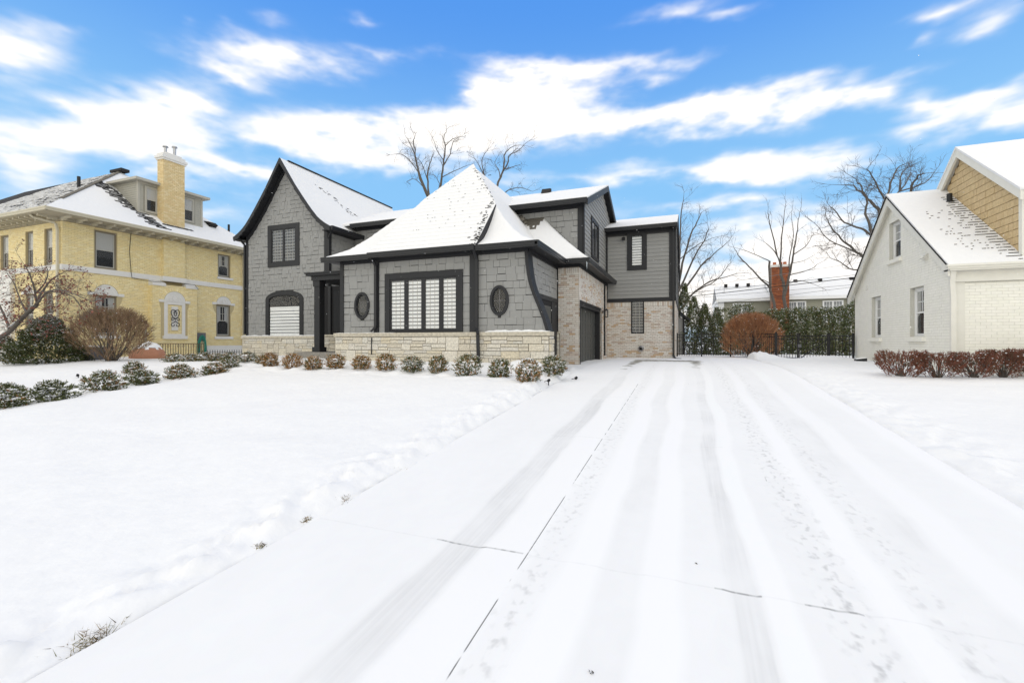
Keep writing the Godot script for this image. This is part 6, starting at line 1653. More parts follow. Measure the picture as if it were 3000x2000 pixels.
func twig(mb: MB, p: Vector3, dir: Vector3, long: float, r: float, level: int, droop: float, tips: Array) -> void:
	var pts := PackedVector3Array([p]); var rr := PackedFloat32Array([r])
	var q := p; var f := dir
	for i in 3:
		f = (f + Vector3(rng.randfn(0, 0.22), rng.randfn(0, 0.16) + droop, rng.randfn(0, 0.22))).normalized()
		q += f * long / 3.0
		pts.append(q); rr.append(lerpf(r, r * 0.35, (i + 1) / 3.0))
	mb.tube(pts, rr, 3)
	if level <= 0:
		tips.append(q)
		return
	var n := 4 if level > 1 else 3
	for k in n:
		var t := rng.randf_range(0.25, 1.0)
		var i := clampi(int(t * 3), 0, 2)
		var at := pts[i].lerp(pts[i + 1], t * 3 - i)
		var side := f.cross(Vector3(rng.randfn(), rng.randfn(), rng.randfn())).normalized()
		twig(mb, at, (f + side * rng.randf_range(0.5, 1.0)).normalized(), long * rng.randf_range(0.4, 0.68), maxf(r * 0.55, 0.004), level - 1, droop, tips)


func nearest_on(limbs: Array, p: Vector3) -> Vector3:
	var best := p; var far := INF
	for l in limbs:
		for i in l.size() - 1:
			var q := Geometry3D.get_closest_point_to_segment(p, l[i], l[i + 1])
			if q.distance_to(p) < far: far = q.distance_to(p); best = q
	return best


func limb_tree(key: String, called: String, label: String, every: float, long: float, thick: float, level: int, up: float, bark: Material, twigs: Material, from := 0.3) -> Array:
	var all: Array = LIMBS[key]
	var first: Array = all[0][0][0]
	var t := thing(called, label, "tree", Vector3(first[0], ground_y(first[0], first[2]), -first[2]), "bare trees behind the houses")
	var stout := 0.52 if key != "maple" else 1.0
	var trunk := MB.new(); var crown := MB.new(); var tips := []
	var done := []
	for n in all.size():
		var l: Array = all[n]
		var pts := PackedVector3Array()
		for p in l[0]: pts.append(Vector3(p[0], p[1], -p[2]))
		if n > 0: pts[0] = nearest_on(done, pts[0])
		var fine := PackedVector3Array(); var rr := PackedFloat32Array()
		for i in pts.size() - 1:
			for k in 4:
				var a := pts[maxi(i - 1, 0)]; var d := pts[mini(i + 2, pts.size() - 1)]
				fine.append(pts[i].cubic_interpolate(pts[i + 1], a, d, k / 4.0) + Vector3(rng.randfn(), rng.randfn(), rng.randfn()) * l[1] * (0.12 if i + k > 0 else 0.0))
				rr.append(lerpf(l[1], l[2], (i + k / 4.0) / (pts.size() - 1)) * stout)
		fine.append(pts[-1]); rr.append(l[2] * stout)
		trunk.tube(fine, rr, 7)
		done.append(fine)
		if l[0][0] == all[0][0][0] and n == 0 and from > 0.1: continue
		var acc := 0.0
		for i in range(1, fine.size()):
			acc += fine[i].distance_to(fine[i - 1])
			if float(i) / fine.size() < from: continue
			while acc > every:
				acc -= every
				var f := (fine[i] - fine[i - 1]).normalized()
				var side := f.cross(Vector3(rng.randfn(), rng.randfn(), rng.randfn())).normalized()
				twig(crown, fine[i], (f * 0.7 + side + Vector3(0, up, 0)).normalized(), long * rng.randf_range(0.5, 1.2), minf(rr[i] * 0.5, thick), level, up * 0.15, tips)
		twig(crown, fine[-1], (fine[-1] - fine[-2]).normalized(), long, minf(l[2], thick), level, up * 0.1, tips)
	obj("trunk", trunk, bark, t)
	obj("crown", crown, twigs, t)
	return [t, tips]


func trees() -> void:
	limb_tree("a", "bare_tree", "bare tree behind the front roof, left of the peak, with forked limbs", 0.6, 1.0, 0.016, 2, 0.35, M.bark, M.twig)
	limb_tree("b", "bare_tree", "tall slender bare tree just left of the roof peak", 0.6, 1.0, 0.016, 2, 0.35, M.bark, M.twig)
	limb_tree("c", "bare_tree", "bare tree rising right of the roof peak", 0.6, 1.0, 0.016, 2, 0.3, M.bark, M.twig)
	limb_tree("d", "bare_tree", "bare tree fanning out right of the grey house's back wing", 0.5, 1.2, 0.014, 2, 0.25, M.bark, M.twig)
	limb_tree("e", "pollarded_tree", "pollarded bare tree with knobbly limbs before the red brick chimney", 0.9, 1.1, 0.013, 1, 0.6, M.bark, M.twig, 0.4)
	limb_tree("f", "bare_tree", "large bare tree with dense twigs behind the white gable", 0.30, 1.0, 0.015, 2, 0.15, M.bark, M.twig)
	var mp := limb_tree("maple", "ornamental_maple", "small leaning maple with clinging red-brown leaves at the left edge", 0.16, 0.62, 0.008, 2, 0.05, M.bark, M.twig, 0.0)
	mp[0].set_meta("group", "")
	mp[0].remove_meta("group")
	var lv := MB.new()
	for p in mp[1]:
		if rng.randf() < 0.55: continue
		for k in 2:
			lv.col = [Color(0.20, 0.065, 0.05), Color(0.15, 0.06, 0.045), Color(0.25, 0.10, 0.07), Color(0.13, 0.06, 0.05)][rng.randi() % 4]
			var c: Vector3 = p + Vector3(rng.randfn(), rng.randfn() - 0.6, rng.randfn()) * 0.03
			var a := Vector3(rng.randfn(), rng.randfn(), rng.randfn()).normalized() * 0.036
			var b := a.cross(Vector3(rng.randfn(), rng.randfn(), rng.randfn())).normalized() * 0.026
			lv.quad(c - a, c - b, c + a * 0.9, c + b)
	obj("leaves", lv, M.leaf, mp[0])
	var snow := MB.new()
	snow_strip(snow, Vector3(-23.3, 2.20, -9.0), Vector3(-21.65, 2.92, -9.0), 0.07, 0.03); obj("branch_snow", snow, M.clump, mp[0])
	# thin grey woods far behind
	var far := [[-3.0, 62.0, 9.5, "leftmost grey far-off bare tree beyond the back fence"], [3.4, 66.0, 8.0, "grey far-off bare tree left of the far house's roof"], [7.0, 70.0, 9.0, "grey far-off bare tree just above the far house's ridge"], [17.0, 64.0, 9.0, "rightmost grey far-off bare tree beside the white gable"], [22.0, 60.0, 9.5, "grey far-off bare tree hidden mostly behind the white gable"]]
	for f in far:
		var t := thing("distant_tree", f[3], "tree", on_ground(f[0], f[1]), "far-off grey trees")
		var tr := MB.new(); var cr := MB.new(); var tips := []
		var base := on_ground(f[0], f[1])
		tr.tube(PackedVector3Array([base, base + Vector3(0.1, f[2] * 0.3, 0)]), PackedFloat32Array([0.25, 0.16]), 6)
		for k in 22: twig(cr, base + Vector3(0.1, f[2] * rng.randf_range(0.12, 0.32), 0), Vector3(rng.randfn() * 0.7, 1.0, rng.randfn() * 0.7).normalized(), f[2] * rng.randf_range(0.3, 0.5), 0.05, 3, 0.03, tips)
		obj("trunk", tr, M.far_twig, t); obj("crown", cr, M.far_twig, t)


func leaf(mb: MB, c: Vector3, out: Vector3, long: float, wide: float) -> void:
	var s := out.cross(Vector3(rng.randfn(), rng.randfn(), rng.randfn())).normalized() * wide
	mb.tri(c - s, c + s, c + out * long)


func scatter_dir() -> Vector3: return Vector3(rng.randfn(), rng.randfn(), rng.randfn()).normalized()


# A leafy body: sprays of small leaves on the surface of a lumpy form, with clumps of snow on the upper ones
func foliage(o: Node3D, base: Vector3, size: Vector3, sprays: int, needles: int, long: float, colors: Array, snow: float, shape: Callable, lumps := 0.12, pads := 0.0) -> void:
	var mb := MB.new(); var sn := MB.new()
	for i in sprays:
		var th := rng.randf() * TAU
		var up := rng.randf()
		var r: float = shape.call(up)
		var depth := 1.0 - 0.45 * pow(rng.randf(), 1.6)
		var lump := 1.0 + lumps * hf.get_noise_3d(base.x * 3 + cos(th) * 2.2, up * 3.2, base.z + sin(th) * 2.2) * 2.0
		var p := base + Vector3(cos(th) * r * size.x * 0.5 * depth * lump, up * size.y * (0.94 + 0.06 * depth), sin(th) * r * size.z * 0.5 * depth * lump)
		var out := (Vector3(cos(th) * r, 0.25 + up * 0.8, sin(th) * r) + scatter_dir() * 0.5).normalized()
		var col: Color = colors[rng.randi() % colors.size()]
		var reach := long * rng.randf_range(0.8, 2.2)
		for k in needles:   # a sprig: needles along a short shoot
			mb.col = col * rng.randf_range(0.7, 1.3)
			var t := float(k) / needles
			leaf(mb, p + out * reach * (t - 0.35) + scatter_dir() * long * 0.12, (out * 0.9 + scatter_dir() * 0.8).normalized(), long * rng.randf_range(0.7, 1.1) * (1.15 - 0.5 * t), long * 0.19)
		if snow > 0 and out.y > 0.15 and rng.randf() < snow * (0.5 + 1.2 * up * up) and depth > 0.8:
			sn.blob(p + out * long * 0.5 + Vector3(0, long * 0.25, 0), Vector3(long * rng.randf_range(0.16, 0.46), long * rng.randf_range(0.10, 0.25), long * rng.randf_range(0.16, 0.46)))
	for i in int(snow * pads):   # larger pads of snow lodged among the shoots
		var th := rng.randf() * TAU; var up := rng.randf_range(0.3, 0.88)
		var r: float = shape.call(up) * rng.randf_range(0.35, 0.92)
		sn.blob(base + Vector3(cos(th) * r * size.x * 0.5, up * size.y, sin(th) * r * size.z * 0.5), Vector3(rng.randf_range(0.03, 0.10), rng.randf_range(0.012, 0.035), rng.randf_range(0.03, 0.10)))
	obj("foliage", mb, M.leaf, o)
	if snow > 0: obj("snow_clumps", sn, M.clump, o)
	var st := MB.new()
	for k in 5: st.tube(PackedVector3Array([base + Vector3(0, -0.05, 0), base + Vector3(rng.randfn() * size.x * 0.12, size.y * 0.45, rng.randfn() * size.z * 0.12)]), PackedFloat32Array([0.02, 0.008]), 4)
	obj("stem", st, M.bark, o)


func hedges() -> void:
	var greens := [Color(0.12, 0.15, 0.065), Color(0.145, 0.165, 0.07), Color(0.10, 0.125, 0.055), Color(0.17, 0.15, 0.07)]
	var body := func(u: float) -> float: return 1.0 if u < 0.85 else 1.0 - (u - 0.85) * 2.5
	for i in 7:   # clipped hedge plants in a row behind the fence
		var x := 4.75 + i * 0.62
		var o := thing("hedge_plant", "dark evergreen hedge plant dusted with snow, %s from the red-brown bush" % ORD[i], "hedge", on_ground(x, 28.6), "evergreen hedge behind the gate")
		foliage(o, on_ground(x, 28.6), Vector3(1.5, 2.45 + 0.12 * rng.randf() + (0.35 if i == 6 else 0.0), 1.2), 1300, 6, 0.09, greens, 0.34, body, 0.10)
	for i in 4:
		var x := 2.3 + i * 0.75
		var o := thing("hedge_plant", "evergreen hedge plant rising behind the red-brown bush, %s from the left" % ORD[i], "hedge", on_ground(x, 29.2), "evergreen hedge behind the gate")
		foliage(o, on_ground(x, 29.2), Vector3(1.4, [2.75, 2.85, 2.4, 2.35][i], 1.1), 1000, 6, 0.09, greens, 0.3, body, 0.14)
	var cone := func(u: float) -> float: return 1.0 - pow(u, 1.7) * 0.9
	var spots := [[-0.1, 30.6, 4.4, 1.5], [0.45, 31.2, 3.6, 1.6], [1.1, 31.0, 3.1, 1.5], [1.75, 30.4, 2.8, 1.3]]
	for i in 4:
		var o := thing("arborvitae", ["tall pointed arborvitae at the corner of the grey house", "second arborvitae from the grey house, behind the black fence", "third arborvitae from the grey house, behind the black fence", "shortest arborvitae, farthest from the grey house"][i], "shrub", on_ground(spots[i][0], spots[i][1]), "arborvitae beyond the fence")
		foliage(o, on_ground(spots[i][0], spots[i][1]), Vector3(spots[i][3], spots[i][2], spots[i][3]), 1500, 6, 0.10, greens, 0.3, cone, 0.2)
	# clipped red-brown deciduous bush
	var reds := [Color(0.46, 0.22, 0.105), Color(0.38, 0.185, 0.10), Color(0.52, 0.28, 0.15), Color(0.33, 0.17, 0.095)]
	var dome := func(u: float) -> float: return sqrt(maxf(0.0, 1.0 - pow(maxf(u - 0.35, 0) / 0.66, 2.2))) * (0.82 + 0.18 * minf(u / 0.35, 1))
	twig_bush("clipped_bush", "big rounded red-brown twiggy bush beside the black gate", on_ground(2.9, 24.3), Vector3(2.55, 1.9, 2.0), 1500, reds, 0.02, dome)
	var browns := [Color(0.27, 0.18, 0.115), Color(0.22, 0.145, 0.095), Color(0.32, 0.215, 0.135), Color(0.25, 0.19, 0.11)]
	var vase := func(u: float) -> float: return sqrt(clampf(sin(PI * clampf(u * 0.78 + 0.16, 0, 1)), 0, 1)) * (0.25 + 0.75 * smoothstep(0.0, 0.35, u))
	twig_bush("vase_shaped_bush", "wide vase-shaped brown twiggy bush before the yellow brick wall", on_ground(-20.2, 10.6), Vector3(2.75, 1.85, 2.3), 1300, browns, 0.03, vase)
	var dark := [Color(0.20, 0.075, 0.05), Color(0.16, 0.075, 0.05), Color(0.25, 0.10, 0.065), Color(0.14, 0.085, 0.055)]
	var flat_top := func(u: float) -> float: return (0.62 + 0.38 * smoothstep(0.0, 0.5, u)) * (1.0 if u < 0.9 else 0.93)
	var R := [[4.65, 13.05, 1.1, 0.66], [5.32, 13.05, 1.0, 0.62], [6.0, 13.2, 1.0, 0.62], [6.65, 13.48, 0.95, 0.66], [7.25, 13.8, 0.9, 0.66], [7.75, 14.0, 0.9, 0.66]]
	for i in R.size():
		twig_bush("barberry_bush", ["leftmost dark red-brown barberry bush before the white house", "second dark red-brown barberry bush from the left before the white house", "third dark red-brown barberry bush from the left before the white house", "fourth dark red-brown barberry bush from the left before the white house", "dark red-brown barberry bush cut by the right edge", "dark red-brown barberry bush hidden past the right edge"][i], on_ground(R[i][0], R[i][1]), Vector3(R[i][2] * 0.86, R[i][3] * 0.86, R[i][2] * 0.8), 620, dark, 0.05, flat_top, "barberry hedge before the white house")
	# the clipped yew and a smaller one by the yellow house
	var yews := [Color(0.06, 0.08, 0.03), Color(0.08, 0.095, 0.035), Color(0.05, 0.065, 0.028), Color(0.10, 0.09, 0.04)]
	var egg := func(u: float) -> float: return maxf(0.05, pow(1.0 - pow(maxf(u - 0.08, 0.0) / 0.93, 1.35), 0.72)) * (0.92 + 0.08 * minf(u / 0.08, 1)) * (1.0 + 0.12 * sin(u * 22.0))
	var yw := thing("yew", "large conical clipped yew dusted with snow at the yellow house's corner", "shrub", on_ground(-21.5, 9.35))
	foliage(yw, on_ground(-21.5, 9.35), Vector3(2.2, 1.68, 2.1), 6800, 8, 0.06, yews, 0.42, egg, 0.2, 300.0)
	var y2 := thing("yew", "smaller round yew left of the conical yew", "shrub", on_ground(-27.1, 10.4))
	foliage(y2, on_ground(-27.1, 10.4), Vector3(1.15, 0.95, 1.1), 1300, 7, 0.06, yews, 0.4, egg, 0.2, 120.0)


const ORD := ["first", "second", "third", "fourth", "fifth", "sixth", "seventh", "eighth", "ninth", "tenth", "eleventh", "twelfth", "thirteenth"]


func twig_bush(called: String, label: String, base: Vector3, size: Vector3, n: int, colors: Array, snow: float, shape: Callable, group := "") -> void:
	var o := thing(called, label, "bush", base, group)
	var mb := MB.new(); var sn := MB.new(); var st := MB.new()
	for i in n:
		var th := rng.randf() * TAU
		var up := sqrt(rng.randf())
		var r: float = shape.call(up) * (1.0 - 0.55 * pow(rng.randf(), 2.2)) * (1.0 + 0.10 * hf.get_noise_2d(cos(th) * 2 + base.x, up * 3))
		var p := base + Vector3(cos(th) * r * size.x * 0.5, up * size.y, sin(th) * r * size.z * 0.5)
		var out := (Vector3(cos(th) * r, 0.6 + up, sin(th) * r) + scatter_dir() * 0.45).normalized()
		mb.col = colors[rng.randi() % colors.size()] * rng.randf_range(0.8, 1.2)
		var long := size.y * rng.randf_range(0.08, 0.2)
		var root := p - out * long
		var w := rng.randf_range(0.0035, 0.006) * (1.0 + size.y * 0.3)
		var mid := p + scatter_dir() * long * 0.12
		mb.tube(PackedVector3Array([root, mid, p + out * long * 0.7]), PackedFloat32Array([w, w * 0.8, w * 0.35]), 3)
		for k in 4:
			var f := (out + scatter_dir() * 0.7).normalized()
			mb.tube(PackedVector3Array([mid, mid + f * long * rng.randf_range(0.4, 0.9)]), PackedFloat32Array([w * 0.7, w * 0.3]), 3)
		if rng.randf() < snow * 3.0: sn.blob(p + out * long * 0.3, Vector3(0.016, 0.009, 0.016) * rng.randf_range(0.6, 1.6))
	for k in 26:
		var th := rng.randf() * TAU; var q := rng.randf()
		var top := base + Vector3(cos(th) * size.x * 0.36 * q, size.y * rng.randf_range(0.45, 0.8), sin(th) * size.z * 0.36 * q)
		var low := base + Vector3(cos(th) * size.x * 0.05 * q, -0.04, sin(th) * size.z * 0.05)
		st.tube(PackedVector3Array([low, low.lerp(top, 0.5) + scatter_dir() * 0.05 * size.y, top]), PackedFloat32Array([0.014 * size.y + 0.006, 0.012 * size.y, 0.005]), 5)
	obj("twigs", mb, M.red_twig, o)
	obj("stems", st, M.bark, o)
	if snow > 0: obj("snow_clumps", sn, M.clump, o)


func shrubs() -> void:
	var green := [Color(0.105, 0.12, 0.05), Color(0.125, 0.13, 0.055), Color(0.09, 0.105, 0.045)]
	var rusty := [Color(0.34, 0.19, 0.08), Color(0.28, 0.17, 0.075), Color(0.38, 0.23, 0.10)]
	var ball := func(u: float) -> float: return sqrt(maxf(0.05, 1.0 - pow(absf(u - 0.42) / 0.6, 2.4)))
	var R := [[-12.53, 10.91, 0.56, 0.44, 0.8], [-11.43, 10.75, 0.62, 0.44, 0.9], [-10.47, 10.64, 0.56, 0.43, 0.7], [-9.88, 10.92, 0.56, 0.41, 0.75], [-8.94, 10.94, 0.6, 0.44, 0.7], [-8.03, 10.89, 0.64, 0.46, 0.6], [-7.01, 10.68, 0.66, 0.42, 0.15], [-6.16, 10.6, 0.58, 0.52, 0.25], [-5.14, 10.31, 0.70, 0.55, 0.12], [-4.23, 10.23, 0.66, 0.52, 0.2], [-3.36, 9.83, 0.66, 0.53, 0.5], [-3.12, 11.1, 0.70, 0.57, 0.1]]
	for i in R.size():
		var q: Array = R[i]
		var tint: String = "rusty brown" if q[4] > 0.65 else ("bronze-green" if q[4] > 0.3 else "green")
		var o := thing("bed_shrub", "%s snow-dusted round shrub, %s from the porch end of the front bed" % [tint, ORD[i]], "shrub", on_ground(q[0], q[1]), "shrubs in the front bed")
		var cols := []
		for k in 10: cols.append(rusty[k % 3] if k < q[4] * 10 else green[k % 3])
		foliage(o, on_ground(q[0], q[1], 0.03), Vector3(q[2] * rng.randf_range(0.76, 0.9), q[3] * rng.randf_range(0.8, 0.98), q[2] * 0.82), 420, 7, 0.05, cols, [0.45, 0.35, 0.45, 0.4, 0.4, 0.4, 0.9, 0.3, 0.35, 0.45, 0.5, 0.5][i], ball, 0.3, 22.0)
	var flat := func(u: float) -> float: return sqrt(maxf(0.04, 1.0 - pow(absf(u - 0.3) / 0.72, 2.2)))
	var L := [[-12.86, 4.96, 0.9, 0.55, 0.1], [-12.9, 5.68, 1.1, 0.48, 0.0], [-13.15, 6.76, 1.05, 0.55, 0.2], [-13.5, 7.79, 0.95, 0.38, 0.1], [-13.3, 8.64, 0.85, 0.45, 0.35], [-13.0, 9.41, 0.78, 0.38, 0.4], [-15.8, 8.9, 0.66, 0.44, 0.3]]
	for i in L.size():
		var q: Array = L[i]
		var o := thing("edge_shrub", "low spreading yew under snow, %s" % ("set back behind the lawn's shrub row" if i == 6 else "%s from the left edge along the lawn" % ORD[i]), "shrub", on_ground(q[0], q[1]), "low shrubs along the lawn edge")
		var cols := []
		for k in 10: cols.append(rusty[k % 3] * 0.8 if k < q[4] * 10 else green[k % 3])
		foliage(o, on_ground(q[0], q[1], 0.06), Vector3(q[2] * 0.74, q[3] * 0.84, q[2] * 0.62), 460, 7, 0.06, cols, 0.75, flat, 0.6, 55.0)
	var B := [[-17.54, 11.16, 0.7, 0.36], [-16.92, 11.34, 0.56, 0.33], [-16.46, 11.51, 0.6, 0.38], [-15.89, 11.59, 0.56, 0.32], [-15.31, 11.64, 0.58, 0.36], [-14.56, 11.73, 0.66, 0.38], [-13.39, 11.38, 0.5, 0.34], [-13.94, 10.6, 0.5, 0.28]]
	for i in B.size():
		var q: Array = B[i]
		var o := thing("back_shrub", "small snow-dusted shrub below the left stone base, %s from the green hose" % ORD[i], "shrub", on_ground(q[0], q[1]), "small shrubs below the left gable")
		foliage(o, on_ground(q[0], q[1], 0.04), Vector3(q[2] * 0.85, q[3] * 0.85, q[2] * 0.85), 300, 7, 0.05, green + [rusty[1]], 0.6, flat, 0.5, 40.0)


func picket_run(f: Node3D, a: Vector3, b: Vector3, high: float, step: float, ring_top := false) -> void:   # rails and single pickets between two posts
	for y in [0.10, high - 0.16, high - 0.02]:
		var r := MB.new(); r.beam(a + Vector3(0, y, 0), b + Vector3(0, y, 0), 0.028, 0.032); obj("rail", r, M.iron, f)
	var n := int(a.distance_to(b) / step)
	for i in range(1, n):
		var p := a.lerp(b, float(i) / n)
		var m := MB.new(); m.box(p + Vector3(-0.009, 0.03, -0.009), p + Vector3(0.009, high, 0.009)); obj("picket", m, M.iron, f)


func post(f: Node3D, p: Vector3, high: float, wide := 0.065) -> void:
	var m := MB.new(); m.box(p + Vector3(-wide * 0.5, -0.1, -wide * 0.5), p + Vector3(wide * 0.5, high, wide * 0.5)); m.box(p + Vector3(-wide * 0.6, high, -wide * 0.6), p + Vector3(wide * 0.6, high + 0.025, wide * 0.6)); obj("post", m, M.iron, f)


func fences() -> void:
	var f := thing("metal_fence", "black metal picket fence between the grey house and the red-brown bush", "fence", Vector3(0.8, 1.0, -24.5))
	var pts := [Vector3(-0.42, 0.98, -24.5), Vector3(0.72, 0.99, -24.5), Vector3(2.02, 1.02, -24.5), Vector3(2.95, 1.0, -24.1), Vector3(3.75, 0.96, -23.2)]
	for p in pts: post(f, p, 1.16)
	for i in pts.size() - 1: picket_run(f, pts[i], pts[i + 1], 1.12, 0.105)
	var g := thing("metal_gate", "black metal double gate with diagonal brace beside the white house", "gate", Vector3(5, 0.95, -22))
	var q := [Vector3(3.72, 0.93, -23.0), Vector3(4.46, 0.93, -22.45), Vector3(5.38, 0.91, -21.75), Vector3(6.08, 0.91, -21.3)]
	for i in 4: post(g, q[i], 1.12, [0.11, 0.09, 0.1, 0.065][i])
	for i in 3: picket_run(g, q[i], q[i + 1], 1.06, 0.11)
	var br := MB.new(); br.beam(q[1] + Vector3(0.1, 0.12, 0.07), q[2] + Vector3(0, 0.92, 0), 0.03, 0.03); obj("brace", br, M.iron, g)
	var lt := MB.new(); lt.box(q[1] + Vector3(-0.03, 0.55, 0.03), q[1] + Vector3(0.1, 0.68, 0.08)); lt.box(q[1] + Vector3(0.0, 0.15, 0.03), q[1] + Vector3(0.06, 0.27, 0.07)); obj("latch", lt, M.grey_plastic, g)
	# low wrought-iron railing before the yellow house
	var r := thing("iron_railing", "low rusty wrought-iron railing before the yellow brick wall", "railing", Vector3(-22.3, 1.05, -14.6))
	var a := Vector3(-23.5, 1.0, -14.2); var b := Vector3(-21.9, 1.0, -15.3)
	for y in [0.08, 0.62]:
		var m := MB.new(); m.beam(a + Vector3(0, y, 0), b + Vector3(0, y, 0), 0.02, 0.025); obj("rail", m, M.rust, r)
	for i in 19:
		var p := a.lerp(b, i / 18.0)
		var m := MB.new(); m.box(p + Vector3(-0.009, 0, -0.009), p + Vector3(0.009, 0.62, 0.009))
		obj("picket", m, M.rust, r)
		if i % 6 in [2, 4]:
			var s := MB.new()
			for k in 12:
				var t0 := TAU * k / 12.0; var t1 := TAU * (k + 1) / 12.0; var along_ := (b - a).normalized() * 0.05
				s.tube(PackedVector3Array([p + along_ * cos(t0) + Vector3(0, 0.52 + 0.05 * sin(t0), 0), p + along_ * cos(t1) + Vector3(0, 0.52 + 0.05 * sin(t1), 0)]), PackedFloat32Array([0.007, 0.007]), 4)
			obj("scroll", s, M.rust, r)
	var w := thing("wire_edging", "short black spiked edging fence under the vase-shaped bush", "fence", on_ground(-21.2, 10.2))
	for i in 13:
		var p := on_ground(-21.9 + i * 0.11, 10.35 - i * 0.02)
		var m := MB.new(); m.box(p + Vector3(-0.009, -0.05, -0.009), p + Vector3(0.009, 0.24, 0.009)); m.tube(PackedVector3Array([p + Vector3(0, 0.24, 0), p + Vector3(0, 0.29, 0)]), PackedFloat32Array([0.014, 0.001]), 4); obj("spike", m, M.iron, w)
	var rl := MB.new(); rl.beam(on_ground(-21.9, 10.35) + Vector3(0, 0.17, 0), on_ground(-20.58, 10.11) + Vector3(0, 0.17, 0), 0.012, 0.016); obj("rail", rl, M.iron, w)
	var w2 := thing("wire_edging", "long low spiked edging fence at the foot of the yellow house's far end", "fence", on_ground(-20.8, 15.5))
	for i in 26:
		var p := Vector3(-21.3 + i * 0.045, 1.0, -14.7 - i * 0.09)
		var m := MB.new(); m.box(p + Vector3(-0.008, -0.05, -0.008), p + Vector3(0.008, 0.32, 0.008)); obj("spike", m, M.iron, w2)
	rl = MB.new(); rl.beam(Vector3(-21.3, 1.22, -14.7), Vector3(-20.17, 1.22, -16.95), 0.012, 0.016); obj("rail", rl, M.iron, w2)


func yard_things() -> void:
	# garden furniture under a tarpaulin
	var t := thing("covered_furniture", "rounded garden furniture under a brown tarpaulin topped with snow", "tarpaulin", on_ground(-22.0, 12.9))
	var base := on_ground(-22.0, 12.9)
	var m := MB.new(); var sn := MB.new()
	var R := 0.62
	var P := []
	for j in 9:
		var row := []
		for i in 25:
			var th := TAU * i / 24.0; var up := j / 8.0
			var rr: float = R * sqrt(maxf(0.0, 1.0 - pow(up, 2.3)))
			rr *= 1.0 + 0.05 * sin(th * 9.0 + up * 3.0) * (1.0 - up) + 0.04 * hf.get_noise_2d(cos(th) * 3, sin(th) * 3 + up * 4)
			var y := 0.62 * up + 0.07 * cos(th + 2.2) * up + 0.03 * sin(th * 3.0) * up + 0.02 * hf.get_noise_2d(cos(th) * 2 + 9, up * 5)
			row.append(base + Vector3(cos(th) * rr * 1.15, y, sin(th) * rr))
		P.append(row)
	for j in 8:
		for i in 24: m.quad(P[j][i + 1], P[j][i], P[j + 1][i], P[j + 1][i + 1])
	obj("tarpaulin", m, M.tarp, t)
	for j in 3:
		for i in 24:
			var q := 0.012 + 0.035 * float(j) / 3.0
			if j == 0 and hf.get_noise_1d(i * 3.1) < 0.0: continue
			var u := Vector3(0, q, 0); var u2 := Vector3(0, q + 0.012, 0)
			sn.quad(P[5 + j][i + 1] + u, P[5 + j][i] + u, P[6 + j][i] + u2, P[6 + j][i + 1] + u2)
	obj("snow_cap", sn, M.clump, t)
	# hose on its reel
	var h := thing("hose_reel", "grey hose hanger on the yellow wall with coils of green hose", "hose", Vector3(-24.3, 1.1, -16.95))
	m = MB.new(); m.box(Vector3(-24.68, 1.75, -17.2), Vector3(-24.45, 2.2, -16.72)); m.box(Vector3(-24.68, 1.0, -17.0), Vector3(-24.6, 1.75, -16.92)); obj("holder", m, M.grey_plastic, h)
	m = MB.new()
	for k in 7:
		var pts := PackedVector3Array(); var rr := PackedFloat32Array()
		for i in 25:
			var th := TAU * i / 24.0
			pts.append(Vector3(-24.40 + 0.02 * (k % 3) + 0.03 * sin(th * 2 + k), 1.47 + (0.42 + 0.03 * k) * sin(th) - (0.12 if sin(th) < 0 else 0.0) * (k % 3), -16.96 + (0.13 + 0.018 * k) * cos(th))); rr.append(0.018)
		m.tube(pts, rr, 5)
	obj("hose", m, M.hose, h)
	# a grey box by the yew, the meter pipe on the wall
	var b := thing("utility_box", "grey metal box topped with snow right of the conical yew", "box", on_ground(-22.6, 11.2))
	base = on_ground(-22.6, 11.2)
	m = MB.new(); m.box(base + Vector3(-0.35, 0, -0.3), base + Vector3(0.35, 0.5, 0.3)); obj("cabinet", m, M.grey_plastic, b)
	m = MB.new(); snow_strip(m, base + Vector3(-0.36, 0.5, 0), base + Vector3(0.36, 0.5, 0), 0.6, 0.06); obj("snow_cap", m, M.clump, b)
	for k in 5:
		m = MB.new(); m.box(base + Vector3(-0.3, 0.1 + k * 0.07, 0.3), base + Vector3(0.3, 0.14 + k * 0.07, 0.312)); obj("louvre", m, M.iron, b)
	var mp := thing("vent_post", "pale green capped pipe against the yellow wall left of the chimney breast", "pipe", Vector3(-24.3, 1.0, -14.1))
	m = MB.new(); m.cyl(Vector3(-24.55, 1.0, -14.3), Vector3(-24.55, 2.62, -14.3), 0.05, 0.05, 10); obj("pipe", m, M.sage, mp)
	m = MB.new(); m.cyl(Vector3(-24.55, 2.58, -14.3), Vector3(-24.55, 2.72, -14.3), 0.07, 0.055, 10); obj("pipe_cap", m, M.rust, mp)
	# path lights in the beds
	for q in [[-3.02, 10.3, "black path light tipped in the snow before the garage corner shrubs"], [-16.3, 7.75, "small black spotlight in the snow behind the lawn's shrub row"], [-2.62, 11.4, "tiny black garden stake light right of the last front bed shrub"]]:
		var l := thing("path_light", q[2], "light", on_ground(q[0], q[1]))
		var p := on_ground(q[0], q[1])
		m = MB.new(); m.cyl(p + Vector3(0, -0.05, 0), p + Vector3(0, 0.05, 0), 0.012, 0.012, 8); m.beam(p + Vector3(-0.11, 0.03, 0), p + Vector3(0.0, 0.06, 0), 0.015, 0.015); obj("stake", m, M.iron, l)
		m = MB.new(); m.cyl(p + Vector3(-0.01, 0.05, 0.0), p + Vector3(0.03, 0.08, 0.03), 0.036, 0.032, 10); obj("lamp_head", m, M.iron, l)
	var sb := thing("splash_block", "dark plastic splash block half under snow at the white house's far corner", "splash block", on_ground(5.75, 19.6))
